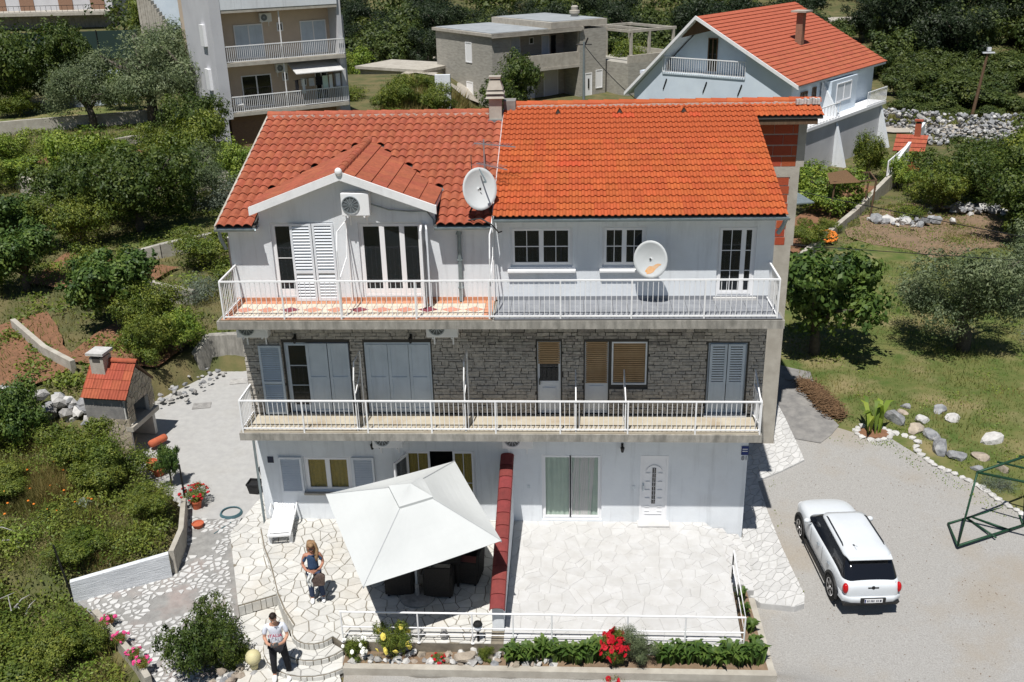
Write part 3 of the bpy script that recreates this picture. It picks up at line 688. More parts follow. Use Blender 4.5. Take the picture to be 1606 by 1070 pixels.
# ridge tiles
def ridge(parent,a,b_,r,m,n):
    a=Vector(a);b_=Vector(b_); d=(b_-a); L=d.length/n; q=d.to_track_quat('X','Z').to_euler(); V=[];k=7
    for xx,rr in((0,r),(L*1.05,r*.86)):
        for i in range(k+1):
            t=PI*i/k; V.append((xx,rr*math.cos(t),rr*math.sin(t)))
        for i in range(k,-1,-1):
            t=PI*i/k; V.append((xx,(rr-.015)*math.cos(t),(rr-.015)*math.sin(t)))
    mm_=2*(k+1); me=MB().add(V,[(i,(i+1)%mm_,mm_+(i+1)%mm_,mm_+i) for i in range(mm_)]+[tuple(range(mm_))[::-1],tuple(range(mm_,2*mm_))]).mesh('ridge_tile',m)
    for i in range(n): link('ridge_tile',me,parent,a+d*(i/n)+Vector((0,0,RNG.uniform(0,.008))),q)
ridge(house,(-8.3,YR,RL_+.01),(-1.95,YR,RL_+.01),.13,'tile_left',16); ridge(house,(-1.5,YR,RR+.01),(6.78,YR,RR+.01),.13,'tile_right',20)
b=MB()
for i in range(60):
    x=-8.25+i*.105; b.box(x,x+.1,YR-.16,YR-.12,RL_-.02,RL_+RNG.uniform(.02,.05))
b.build('ridge_mortar','ridge_mortar',house,kind='stuff')
b=MB()
for i in range(78):
    x=-1.5+i*.105; b.box(x,x+.1,YR-.155,YR-.12,RR-.02,RR+RNG.uniform(.015,.04))
b.build('ridge_mortar','ridge_mortar',house,kind='stuff')
b=MB()
for i in range(9): b.box(6.1+i*.07,6.16+i*.07,YR-.3+RNG.uniform(-.03,.05),YR-.17,RR-.02,RR+.1+RNG.uniform(0,.05))
b.build('foam_sealing','rock_white',house,kind='stuff')
# verge strip between the two roofs, vent tiles, left verge board
b=MB(); b.add([(-1.77,-.47,zl(-.4)+.05),(-1.72,-.47,zl(-.4)+.05),(-1.72,YR,zr(YR)+.03),(-1.77,YR,zl(YR)+.05),(-1.77,-.47,zl(-.4)-.1),(-1.72,-.47,zl(-.4)-.1),(-1.72,YR,zl(YR)-.1),(-1.77,YR,zl(YR)-.1)],[(0,1,2,3),(0,4,5,1),(1,5,6,2),(2,6,7,3),(3,7,4,0)]); b.build('verge_board','white_paint',house)
b=MB(); b.add([(-8.33,-.33,EL+.05),(-8.28,-.33,EL+.05),(-8.28,YR,RL_+.05),(-8.33,YR,RL_+.05),(-8.33,-.33,EL-.08),(-8.28,-.33,EL-.08),(-8.28,YR,RL_-.08),(-8.33,YR,RL_-.08)],[(0,1,2,3),(0,4,5,1),(1,5,6,2),(2,6,7,3),(3,7,4,0)]); b.build('verge_board','concrete_pale',house)
for x in(-.25,1.4,3.1):
    y=4.35; z=zr(y)+.03; MB().add([(x-.09,y-.02,z),(x+.09,y-.02,z),(x,y-.02,z+.15),(x-.09,y+.3,z+.09),(x+.09,y+.3,z+.09),(x,y+.3,z+.12)],[(0,3,5,2),(1,2,5,4),(0,1,4,3)]).build('vent_hood','tile_right',house)
    MB().add([(x-.065,y-.022,z+.01),(x+.065,y-.022,z+.01),(x,y-.022,z+.12)],[(0,1,2)]).build('vent_opening','mortar',house)
# dormer
b=MB(); b.add([(-7.34,0,8.30),(-3.12,0,8.30),(-3.12,0,8.62),(DX,0,9.38),(-7.34,0,8.62),(-7.34,.25,8.30),(-3.12,.25,8.30),(-3.12,.25,8.62),(DX,.25,9.38),(-7.34,.25,8.62)],[(0,1,2,3,4),(9,8,7,6,5),(0,5,6,1),(1,6,7,2),(2,7,8,3),(3,8,9,4),(4,9,5,0)]); b.build('dormer_wall','white_wall',house)
b=MB()
for x in(-7.34,-3.24): b.add([(x,.25,8.1),(x+.12,.25,8.1),(x+.12,1.4,8.6),(x,1.4,8.6),(x,.25,8.62),(x+.12,.25,8.62),(x+.12,1.4,8.62),(x,1.4,8.62)],[(0,3,2,1),(4,5,6,7),(0,1,5,4),(1,2,6,5),(2,3,7,6),(3,0,4,7)])
b.build('dormer_cheek','white_wall',house)
yv=lambda z:(z-EL)*(YR+.33)/(RL_-EL)-.33
FY=-.3
b=MB()
for xe,s in((DLX,1),(DRX,-1)):
    ye=yv(DE); yr=yv(DH); vs=[(xe,FY,DE),(DX,FY,DH),(DX,yr,DH),(xe,ye,DE)]; vs2=[(x,y,z-.1) for x,y,z in vs]
    b.add(vs+vs2,[(0,1,2,3) if s<0 else (3,2,1,0),(4,7,6,5) if s<0 else (5,6,7,4),(0,4,5,1),(1,5,6,2),(2,6,7,3),(3,7,4,0)])
b.build('roof_deck','white_paint',house)
# barge boards (white gable edge)
b=MB()
for xe in(DLX-.03,DRX+.03):
    ze=DE-.02; vs=[(xe,FY-.05,ze-.17),(DX,FY-.05,DH-.17),(DX,FY-.05,DH+.03),(xe,FY-.05,ze+.03)]; vs+=[(x,FY+.03,z) for x,y,z in vs]; b.add(vs,[(0,1,2,3),(4,7,6,5),(0,4,5,1),(1,5,6,2),(2,6,7,3),(3,7,4,0)])
b.build('barge_board','white_paint',house)
# dormer tiles: large flat tiles, each cut along the valley
def dormer_tiles(s):
    xe=DLX if s>0 else DRX; W=abs(DX-xe); L_=[]; nr=6
    for r in range(nr):
        xa=xe+s*W*r/nr; xb=xe+s*W*(r+1)/nr
        nc=12
        for c in range(nc):
            ya=FY+c*.33; yb=ya+.325
            def lim(x): return yv(dz(x))+.03
            if ya>lim(xb): continue
            A=[(xa,ya),(xb,ya),(xb,min(yb,lim(xb))),(xa,min(yb,lim(xa)))]
            if lim(xa)<ya:
                t=(ya-lim(xa))/(lim(xb)-lim(xa)); xm=xa+(xb-xa)*t; A=[(xm,ya),(xb,ya),(xb,min(yb,lim(xb)))]
            g=lambda x,e:dz(x)+.015+(.03*(1-abs(x-xa)/abs(xb-xa)))+e
            n=len(A); V=[(x,y+.004,g(x,.0)-.02) for x,y in A]+[(x,y+.004,g(x,.012)) for x,y in A]
            F=[tuple(range(n))[::-1],tuple(range(n,2*n))]+[(i,(i+1)%n,n+(i+1)%n,n+i) for i in range(n)]
            if s<0: F=[f[::-1] for f in F]
            L_.append(MB().add(V,F))
    return L_
pieces(house,'dormer_tile',dormer_tiles(1)+dormer_tiles(-1),'tile_left')
ridge(house,(DX,FY-.02,DH+.0),(DX,yv(DH),DH+.0),.11,'tile_left',10)
MB().ball((DX,FY-.06,DH+.03),.09,10,6,(1,.6,1.1)).build('ridge_end_cap','white_paint',house,smooth=True)
b=MB(); b.box(DRX-.02,DRX+.12,yv(DE)-.12,yv(DE)+.08,DE-.04,DE+.05); b.build('flashing','galv',house)
# chimney between the roofs
c=MB(); cx,cy=-1.93,4.5
c.box(cx-.17,cx+.17,cy-.17,cy+.17,9.5,10.42); c.build('chimney','concrete_pale',house)
ch=[o for o in house.children if o.name.startswith('chimney')][0]
MB().box(cx-.2,cx+.2,cy-.21,cy-.171,9.6,9.86).build('flashing','galv',ch)
for k,(w0,w1,z0,z1) in enumerate(((.26,.2,10.42,10.50),(.25,.21,10.54,10.60),(.22,.14,10.64,10.88),(.15,.16,10.92,10.98))):
    vs=[(cx+sx*w,cy+sy*w,z) for w,z in((w0,z0),(w1,z1)) for sx,sy in((-1,-1),(1,-1),(1,1),(-1,1))]; MB().add(vs,[(0,3,2,1),(4,5,6,7),(0,1,5,4),(1,2,6,5),(2,3,7,6),(3,0,4,7)]).build('chimney_cowl_ring','concrete_pale',ch)
MB().box(cx-.1,cx+.1,cy-.1,cy+.1,10.5,10.95).build('flue','mortar',ch)
MB().box(-1.73,-1.4,4.6,5.1,9.7,10.3).build('flue_box','cement_patch',house)
# ---- brick and concrete stair wall at the right rear
RY=4.6
b=MB(); b.box(4.83,6.28,RY,RY+.3,-.6,6.19); b.box(4.83,6.34,RY,RY+.3,8.14,8.42); b.box(6.1,6.34,RY,RY+.3,6.19,8.14); b.box(6.22,6.44,RY,RY+.3,8.42,9.9); b.box(6.0,6.34,RY+.3,BK,-.6,9.3); b.build('concrete_frame','concrete_pale',house)
L=[]
def bricks(x0,x1,z0,z1,bh,bw):
    nr=round((z1-z0)/bh); bh=(z1-z0)/nr
    for r in range(nr):
        x=x0-(bw/2 if r%2 else 0)
        while x<x1:
            a,c=max(x0,x)+.006,min(x1,x+bw)-.006
            if c-a>.05: L.append(MB().box(a,c,RY-.0+RNG.uniform(0,.012),RY+.2,z0+r*bh+.017,z0+(r+1)*bh-.017))
            x+=bw
bricks(4.83,6.1,6.19,8.14,.245,.5); bricks(4.83,6.22,8.42,9.9,.27,.5)
pieces(house,'hollow_brick',L,'brick')
MB().box(4.83,6.1,RY+.022,RY+.25,6.19,8.14).box(4.83,6.22,RY+.022,RY+.25,8.42,9.9).build('brick_mortar','ridge_mortar',house)
b=MB(); b.box(5.52,5.9,RY-.03,RY-.001,.62,1.2); mbx=b.build('meter_box','concrete_pale',house); MB().box(5.58,5.68,RY-.036,RY-.031,.95,1.1).build('meter_window','car_glass',mbx)
# ---- balcony railings
def railing(x0,x1,y,zf,ztop,posts,side_y=0,left=True,right=True,pad=.07,nb=None):
    r=MB(); zb=zf+pad
    r.bar((x0,y,ztop),(x1,y,ztop),.04,.035); r.bar((x0,y,zb),(x1,y,zb),.03,.03)
    for s,f in((x0,left),(x1,right)):
        if f: r.bar((s,y,ztop),(s,side_y,ztop),.04,.035); r.bar((s,y,zb),(s,side_y,zb),.03,.03)
    rl=r.build('railing','white_paint',house)
    pm=MB().box(-.018,.018,-.018,.018,zf-.12-zb,ztop-zb).mesh('railing_post','white_paint')
    for x in posts: link('railing_post',pm,rl,(x,y-.005,zb))
    bmh=MB().box(-.007,.007,-.007,.007,0,ztop-zb).mesh('baluster','white_paint')
    n=nb or int((x1-x0)/.117)
    for i in range(1,n): 
        x=x0+(x1-x0)*i/n
        if min(abs(x-p) for p in posts)>.03: link('baluster',bmh,rl,(x,y,zb))
    for s,f in((x0,left),(x1,right)):
        if f:
            k=int(abs(y)/.12)
            for i in range(1,k+1): link('baluster',bmh,rl,(s,y+(side_y-y)*i/(k+1),zb))
    return rl
railing(-8.05,4.76,-1.25,6.25,7.19,[-8.05,-6.61,-5.26,-3.5,-1.8,-.16,1.46,3.11,4.76],-.02)
railing(-8.08,4.64,-.97,3.17,4.0,[-8.08,-6.53,-4.93,-3.34,-1.76,-.18,1.46,3.09,4.64],-.02)
# partition screens on the balconies
def screen(x,y0,zf,zt,zl_,m='white_paint'):
    s=MB(); s.tube([(x,y0,zf),(x,y0,zl_),(x,y0+.18,zt),(x,-.04,zt),(x,-.04,zf)],.018,6); s.bar((x,y0,zf+.95),(x,-.3,zf+1.2),.02); s.bar((x,-.3,zf+1.2),(x,-.04,zt-.2),.015); s.build('balcony_screen',m,house)
for x in(-5.24,): screen(x,-1.2,6.26,8.3,7.9)
screen(-1.76,-1.2,6.26,8.2,7.7)
for x in(-5.19,-2.5): 
    screen(x,-.95,3.17,4.95,4.55); MB().box(x-.006,x+.006,-.93,-.3,3.18,4.1).build('screen_panel','glass',house)
for x in(.2,1.4,4.62): 
    s=MB(); s.bar((x,-.95,3.17),(x,-.95,4.0),.03); s.bar((x,-.95,4.0),(x,-.03,4.42),.03); s.bar((x,-.03,4.42),(x,-.03,3.2),.02); s.bar((x,-.95,3.4),(x,-.03,3.22),.02); s.build('balcony_screen','white_paint',house)
    if x<4: MB().box(x-.005,x+.005,-.9,-.05,3.25,3.95).build('screen_panel','glass',house)
# ---- small fittings that hang on the house
def aircon(label,loc,rz=0,w=.78):
    t=thing('air_conditioner',label,'air conditioner',loc,rz,'outdoor air conditioning units on the facade')
    MB().box(-w/2,w/2,-.3,-.03,0,.54).build('casing','plastic_white',t,bevel=.015)
    MB().lathe([(.19,0),(.21,.0),(.21,.012),(.19,.012)],24,cap=False).build('fan_grille','alu',t,(-w*.16,-.315,.27),(PI/2,0,0))
    MB().lathe([(.19,0),(.19,.006)],24).build('fan_opening','fan_grey',t,(-w*.16,-.302,.27),(PI/2,0,0))
    g=MB()
    for k in range(6): g.cbox((-w*.16,-.318,.27),(.38,.006,.012),Matrix.Rotation(PI*k/6,3,'Y'))
    g.build('fan_guard','alu',t)
    for x in(-w*.3,w*.3): MB().box(x-.02,x+.02,-.3,0,-.04,-.001).box(x-.02,x+.02,-.02,0,-.3,-.04).build('bracket','white_paint',t)
    return t
aircon('white air conditioner under the dormer gable of the left roof',(-4.93,0,8.47),w=.66)
aircon('white air conditioner at the left end of the stone-clad floor under the slab',(-7.75,-.05,5.42))
aircon('white air conditioner under the upper balcony slab right of the wide blue shutters',(-3.05,-.05,5.42))
aircon('air conditioner under the lower balcony above the white parasol',(-4.62,0,2.33))
aircon('air conditioner under the lower balcony above the red-tiled dividing wall',(-1.28,0,2.33))
def lantern(label,loc):
    t=thing('wall_lantern',label,'wall lamp',loc,0,'small wall lanterns on the facade')
    MB().box(-.03,.03,-.02,0,-.06,.1).bar((0,-.02,.05),(0,-.12,.09),.015).build('arm','dark_metal',t)
    MB().lathe([(.03,-.1),(.055,.03),(.02,.07),(.005,.09)],8,(0,-.12,0)).build('lamp_shade','dark_metal',t); MB().lathe([(.02,-.09),(.04,.0)],8,(0,-.12,.002)).build('lamp_glass','lamp_clear',t)
lantern('dark wall lantern above the white front door side of the right unit',(1.4,0,2.25)); lantern('dark wall lantern under the balcony right of the shuttered kitchen window',(-5.06,0,2.3))
lantern('dark wall lantern above the open leftmost blue-shuttered door',(-6.77,-.05,5.3)); lantern('dark wall lantern above the wide closed blue shutters',(-3.87,-.05,5.3))
t=tag(MB().box(4.43,4.61,-.02,-.002,2.03,2.28).build('street_sign','blue_sign'),'small blue plate at the top right corner of the ground floor wall','sign')
for k in range(2): MB().box(4.455,4.585,-.0235,-.0205,2.13+k*.06,2.15+k*.06).build('lettering_line','plate',t)
n=link('house_number',textmesh('81',.17,.006),None,(4.52,-.012,1.93),(PI/2,0,0)); n.data.materials.append(K['ink_grey']); tag(n,'grey house number 81 under the blue plate','house number')
t=tag(MB().box(-7.9,-7.74,-.015,-.001,1.72,1.9).build('wall_plate','ink'),'small dark square plate on the ground floor wall near the left corner','sign')
def dish(label,loc,R_,rot,stand,m='dish',arm=True):
    t=thing('satellite_dish',label,'satellite dish',loc)
    q=MB(); n=28; V=[];F=[]
    rings=7
    for i in range(rings+1):
        r=R_*i/rings
        for k in range(n): a=2*PI*k/n; V.append((r*math.cos(a),.22*R_*(1-(i/rings)**2),r*1.15*math.sin(a)))
    for i in range(rings):
        for k in range(n): F.append((i*n+k,i*n+(k+1)%n,(i+1)*n+(k+1)%n,(i+1)*n+k))
    me=MB().add(V,F).mesh('reflector',m,True); o=link('reflector',me,t,(0,0,0),rot); s=o.modifiers.new('thick','SOLIDIFY'); s.thickness=.012
    b=MB(); arm and b.bar((0,-.12*R_,R_*1.05),(.03,-R_*.75,R_*.35),.025); b.box(-.03,.03,-R_*.8,-R_*.7,R_*.28,R_*.4) if arm else b.box(-.03,.03,.1,.16,-.1,.0); link('feed_arm' if arm else 'clamp',b.mesh('feed_arm','galv'),t,(0,0,0),rot)
    b=MB()
    for a,c in stand: b.bar(a,c,.035)
    b.build('stand','dark_metal',t)
    return t
d1=dish('round satellite dish with an orange rust patch in front of the upper right wall',(1.93,-.42,7.40),.40,(rad(-4),0,rad(-14)),[((.0,.05,0),(0,.42,-.05)),((0,.42,-.05),(0,.42,-.3))],arm=False)
V=[]
rr=random.Random(3); pts=[]
for k in range(22):
    a=2*PI*k/22; r=.115+.03*math.sin(3*a+1)+.03*rr.random(); pts.append((.05+r*1.3*math.cos(a), -.22+r*.62*math.sin(a)+.10*math.cos(a)))
def dsh(x,z,R_=.40): return .22*R_*(1-(x*x+(z/1.15)**2)/R_**2)-.016
pts=[(x*min(1,.36/max(.01,math.hypot(x,z/1.1))),z*min(1,.36/max(.01,math.hypot(x,z/1.1)))) for x,z in pts]
q=MB(); cxz=(.05,-.21); NR=4; V=[(cxz[0],dsh(*cxz),cxz[1])]; 
for j in range(1,NR+1): V+=[(cxz[0]+(x-cxz[0])*j/NR,dsh(cxz[0]+(x-cxz[0])*j/NR,cxz[1]+(z-cxz[1])*j/NR),cxz[1]+(z-cxz[1])*j/NR) for x,z in pts]
F=[(0,1+k,1+(k+1)%22) for k in range(22)]+[(1+j*22+k,1+(j+1)*22+k,1+(j+1)*22+(k+1)%22,1+j*22+(k+1)%22) for j in range(NR-1) for k in range(22)]
link('rust_patch',MB().add(V,F).mesh('rust_patch','rust'),d1,(0,0,0),(rad(-4),0,rad(-14)))
dish('large white satellite dish standing on the eave where the two roofs meet',(-2.02,-.15,9.05),.43,(rad(-14),rad(4),rad(28)),[((0,.08,0),(.1,.35,-.55)),((0,.08,-.1),(-.3,.2,-.65)),((0,.08,-.1),(.3,.1,-.68)),((.1,.35,-.55),(.1,.5,.2))])
# aerials on a thin mast behind the dish
t=thing('tv_aerial','spiky grey television aerials on a thin mast behind the large dish','aerial',(-2.0,1.1,8.6))
MB().tube([(0,0,0),(0,0,1.35)],.018,6).build('mast','alu',t)
for zz,rz,n_,Lb in((1.25,rad(-15),12,.8),(.75,rad(-35),9,.7)):
    b=MB(); c,s_=math.cos(rz),math.sin(rz); b.bar((-.25*c,-.25*s_,zz),(Lb*c,Lb*s_,zz-.05),.022)
    for k in range(n_):
        f=-.2+(Lb+.15)*k/n_; w_=.26-.01*k; b.bar((f*c+w_*s_,f*s_-w_*c,zz),(f*c-w_*s_,f*s_+w_*c,zz),.008)
    b.build('aerial_elements','alu',t)
for sx in(-.3,.05): MB().bar((sx,-.1,.5),(sx-.03,.1,.95),.02).build('side_rod','dark_metal',t)
tag(MB().tube([(-4.62,-.06,8.7),(-4.2,-.04,8.55),(-3.7,-.03,8.5),(-3.3,-.03,8.5),(-3.15,-.05,8.3),(-3.12,-.2,8.2)],.02,6).build('cable','galv'),'grey conduit running from the dormer air conditioner to the gutter','cable')
tag(MB().tube([(-2.3,-.3,8.35),(-2.0,-.35,8.4),(-1.75,-.5,8.3),(-1.6,-.3,8.05),(-1.55,-.05,8.0)],.018,6).build('cable','black_plastic'),'black cable hanging between the two roofs at the eave','cable')
# ------------------------------------------------------------------ terraces and paving
def paving(name,label_none,poly,zb,zt,base_m,lst,m,cap=300,mats=None):
    o=MB().prism(poly,zb,zt).build(name,base_m); struct(o); pieces(o,'paving_stone',lst,m,cap,mats); return o
arc=lambda cx,cy,r,a0,a1,n:[(cx+r*math.cos(rad(a0+(a1-a0)*i/n)),cy+r*math.sin(rad(a0+(a1-a0)*i/n))) for i in range(n+1)]
T1=[(-1.7,0),(-8.14,0),(-8.14,-.5),(-7.8,-1.35),(-7.47,-1.98),(-7.2,-2.6),(-6.95,-3.2),(-6.6,-3.85),(-6.22,-4.4)]+arc(-5.72,-4.52,.52,180,330,6)+[(-5.05,-4.95),(-1.7,-4.95)]
paving('left_terrace','',T1,-1.0,-.016,'mortar_tan',flagstones(T1,.285,.017,-.016,.014,11,jit=.5),'stone_cream')
T4=[(-1.42,0),(3.62,0),(3.95,-.55),(3.92,-2.6),(3.82,-4.95),(-1.42,-4.95)]
struct(MB().box(-1.7,-1.42,-4.95,0,-1.0,-.018).build('terrace_joint','mortar_tan'))
paving('right_terrace','',T4,-1.0,-.016,'mortar_white',flagstones(T4,.36,.008,-.016,.007,12,jit=.5),'stone_white')
T2=[(-8.2,2.6),(-8.42,2.6),(-8.75,1.0),(-9.0,-.5),(-8.82,-1.0),(-7.84,-3.55),(-7.0,-3.08),(-6.97,-3.2),(-7.23,-2.6),(-7.5,-1.98),(-7.83,-1.35),(-8.17,-.5),(-8.2,0)]
paving('side_terrace','',T2,-1.0,-.156,'mortar_tan',flagstones(T2,.33,.015,-.156,.014,13),'stone_cream')
T3=[(-7.86,-3.6),(-7.0,-3.12),(-6.62,-3.88),(-6.3,-4.5),(-5.9,-5.1),(-5.1,-5.3),(-4.92,-5.7),(-4.7,-7.3),(-7.3,-7.3),(-7.2,-5.6),(-7.75,-4.5)]
paving('lower_landing','',T3,-1.3,-.466,'mortar_tan',flagstones(T3,.36,.015,-.466,.014,14),'stone_cream')
for z0,r0,r1 in((-.17,.52,.86),(-.32,.86,1.2)):
    P=arc(-5.72,-4.52,r1,190,325,9)+arc(-5.72,-4.52,r0-.1,325,190,6)
    o=struct(MB().prism(P,-1.0,z0-.014).build('round_step','stone_grey')); pieces(o,'paving_stone',flagstones(P,.34,.015,z0-.014,.014,int(r0*50)),'stone_cream')
# risers faced with upright stones
def riser(line,z0,z1,m,seed):
    rd=random.Random(seed); o=None; L=[]; base=MB()
    for i in range(len(line)-1):
        a=Vector(line[i]);b=Vector(line[i+1]); d=b-a; Lh=d.length; d.normalize(); nrm=Vector((d.y,-d.x)); s=0
        base.prism([tuple(a-nrm*.03),tuple(b-nrm*.03),tuple(b+nrm*.004),tuple(a+nrm*.004)],z0,z1-.02)
        while s<Lh-.03:
            e=min(Lh,s+rd.uniform(.12,.26)); p=a+d*(s+.008); q=a+d*(e-.008); t=rd.uniform(.012,.03)
            L.append(MB().prism([tuple(p),tuple(p+nrm*t),tuple(q+nrm*t),tuple(q)][::-1],z0+.01,z1-.03)); s=e
    o=struct(base.build('step_riser','mortar_tan')); pieces(o,'riser_stone',L,m)
for r,z0,z1 in((.53,-.17,0),(.87,-.32,-.17),(1.21,-.47,-.32)): riser(arc(-5.72,-4.52,r,325,185,12)[::-1],z0,z1,'stone_cream',int(r*10))
riser([(-7.84,-3.56),(-7.0,-3.1)],-.45,-.15,'stone_cream',3); riser([(-6.98,-3.2),(-6.63,-3.85),(-6.25,-4.4)],-.45,-.0,'stone_cream',4)
riser([(-8.17,-.5),(-7.83,-1.35),(-7.5,-1.98),(-7.23,-2.6),(-6.97,-3.2)],-.15,0,'stone_cream',5)
# steps down on the right and the white stone path
S1=[(3.62,-.02),(4.1,-.02),(4.3,-.8),(4.25,-2.45),(3.93,-2.45),(3.95,-.55)]
S2=[(4.1,-.02),(4.5,-.02),(4.62,-.9),(4.5,-2.45),(4.25,-2.45),(4.3,-.8)]
for P,z in((S1,-.17),(S2,-.34)):
    o=struct(MB().prism(P,-1,z-.014).build('side_step','mortar_white')); pieces(o,'paving_stone',flagstones(P,.34,.012,z-.014,.014,21),'stone_white')
PP=[(4.55,.0),(4.66,.02),(4.66,4.5),(6.3,4.5),(6.6,7.0),(6.85,7.19),(7.02,3.65),(6.2,3.05),(5.46,2.59),(5.50,1.07),(5.59,-.32),(5.74,-2.4),(5.66,-2.72),(5.4,-2.84),(4.62,-2.73),(4.4,-2.45),(4.5,-2.3),(4.55,-.9)]
pz=lambda x,y:max(-.52,hz(x,y)+.06) if y<1 else hz(x,y)+.06
o=struct(sheet('white_path',PP,'mortar_white',z=pz,step=.35)); 
for nm in[o]: pieces(nm,'paving_stone',flagstones(PP,.24,.018,lambda x,y:pz(x,y)-.004,.02,31,aniso=(1.5,.75,.9)),'stone_path')
b=MB(); n=len(PP)
for i in range(n):
    a=PP[i];c=PP[(i+1)%n]
    b.add([(a[0],a[1],pz(*a)-.3),(c[0],c[1],pz(*c)-.3),(c[0],c[1],pz(*c)-.002),(a[0],a[1],pz(*a)-.002)],[(0,1,2,3)])
struct(b.build('path_edge','stone_path'))
# mosaic path: broken white stones set in grey cement
MP=[(-8.95,.2),(-9.9,.2),(-10.6,.4),(-10.05,-2.05),(-11.9,-3.0),(-11.2,-3.75),(-10.6,-4.35),(-9.7,-5.2),(-9.2,-5.8),(-7.4,-5.7),(-7.95,-3.6),(-8.9,-1.1)]
mp=[o for o in bpy.data.objects if o.name.startswith('mosaic_path')][0]
gone=[[(-9.9,-.4),(-9.2,-.5),(-9.3,-1.5),(-10.0,-1.3)],[(-10.2,-3.0),(-9.2,-2.7),(-9.0,-3.4),(-10.0,-3.8)]]
pieces(mp,'paving_stone',flagstones(MP,.155,.045,lambda x,y:hz(x,y)+.02,.022,41,aniso=(1.2,.9,.5),keep=.84,holes=gone),'stone_path')
struct(sheet('reddish_patch',[(-10.3,-3.0),(-9.3,-2.6),(-9.0,-3.2),(-9.4,-3.7),(-10.1,-3.9),(-10.5,-3.5)],'tile_cream',.029,.3,wob=.05)) if False else None
# ------------------------------------------------------------------ dividing wall with red tile cap between the terraces
t=thing('dividing_wall','sloping white dividing wall with a red tiled cap between the two terraces','wall',(-1.56,0,0))
zt=lambda y:2.0+y*.29
y0=-4.5
MB().add([(-.13,-.001,-.1),(-.13,y0,-.1),(-.13,y0,zt(y0)),(-.13,-.001,zt(0)),(.13,-.001,-.1),(.13,y0,-.1),(.13,y0,zt(y0)),(.13,-.001,zt(0))],[(0,1,2,3)[::-1],(4,5,6,7),(0,4,5,1)[::-1],(1,5,6,2)[::-1],(3,2,6,7)[::-1],(0,3,7,4)[::-1]]).build('wall','white_wall',t)
n=12
for i in range(n):
    ya=-.03+(y0-.12)*i/n; yb=-.03+(y0-.12)*(i+1)/n-.03; k=6;V=[]
    for yy,dzz in((ya,0),(yb,.03)):
        for j in range(k+1):
            a=PI*j/k; V.append((.175*math.cos(a),yy,zt(yy)+dzz+.075*math.sin(a)**.7 if math.sin(a)>0 else zt(yy)+dzz))
        for j in range(k,-1,-1):
            a=PI*j/k; V.append((.16*math.cos(a),yy,zt(yy)+dzz-.012+.075*math.sin(a)**.7 if math.sin(a)>0 else zt(yy)+dzz-.012))
    m_=2*(k+1); MB().add(V,[(j,(j+1)%m_,m_+(j+1)%m_,m_+j) for j in range(m_)]+[tuple(range(m_))[::-1],tuple(range(m_,2*m_))]).build('cap_tile','tile_red',t)
# terrace rail
def terrace_rail():
    t=thing('terrace_railing','low white tube railing along the front edge of both terraces, turning up the right side','railing',(0,-4.9,0))
    b=MB(); y=-.03
    b.tube([(-5.02,y,.78),(3.82,y,.78),(3.95,2.45,.78)],.022,8); b.tube([(-4.98,y,.38),(3.82,y,.38),(3.95,2.45,.38)],.016,6); b.tube([(-4.98,y,.2),(3.82,y,.2)],.01,6); b.build('rail','white_paint',t)
    for x in(-5.0,-3.3,-2.1,-1.2,-.35,1.3,2.55,3.82): MB().tube([(x,y,-.02),(x,y,.78)],.018,8).tube([(x,y,-.02),(x,y,.0)],.05,8).build('post','white_paint',t)
    for f in(.5,1.): MB().tube([(3.82+.13*f,y+2.48*f,-.02),(3.82+.13*f,y+2.48*f,.78)],.018,8).build('post','dark_metal',t)
terrace_rail()
# ------------------------------------------------------------------ parasol, table, armchairs
t=thing('parasol','big square white parasol covering the table on the left terrace','parasol',(-3.55,-3.35,0))
P=np.array([(-4.24,-5.72,2.03),(-1.46,-4.08,2.10),(-2.8,-1.1,2.42),(-5.72,-2.55,2.32)])-np.array([-3.55,-3.35,0]); top=np.array([.02,0,3.02])
cap=[top+(p-top)*np.array([.235,.235,.2]) for p in P]
def grid(corn,inner,N,M_,sag):
    V=[];F=[]
    for s in range(4):
        a,b_=corn[s],corn[(s+1)%4]; c,d=inner[s],inner[(s+1)%4]; base=len(V)
        for i in range(N+1):
            for j in range(M_+1):
                u=i/N; v=j/M_; o=a+(b_-a)*u; q=c+(d-c)*u; p=o+(q-o)*v; p=p+np.array([0,0,-sag*math.sin(PI*u)*(math.sin(PI*v)*.9+.25*(1-v))]); V.append(tuple(p))
        for i in range(N):
            for j in range(M_): k=base+i*(M_+1)+j; F.append((k,k+M_+1,k+M_+2,k+1))
    return MB().add(V,F)
o=grid(P,cap,12,8,.09).build('canopy','canvas',t); s=o.modifiers.new('thick','SOLIDIFY'); s.thickness=.008
lift=np.array([0,0,.06]); cc=[top+lift+(p-top)*np.array([.25,.25,.22]) for p in P]; tp=[top+np.array([0,0,.085])]*4
q=grid(cc,tp,8,4,.02); 
for s_ in range(4): a,b_=cc[s_],cc[(s_+1)%4]; q.add([tuple(a),tuple(b_),tuple(b_-np.array([0,0,.075])),tuple(a-np.array([0,0,.075]))],[(0,1,2,3)])
q.build('vent_cap','canvas',t)
MB().tube([(0,0,.05),(0,0,3.0)],.032,12).build('pole','alu',t)
for p in P: MB().bar(tuple(top-np.array([0,0,.06])),tuple(p-np.array([0,0,.03])),.02).build('rib','alu',t)
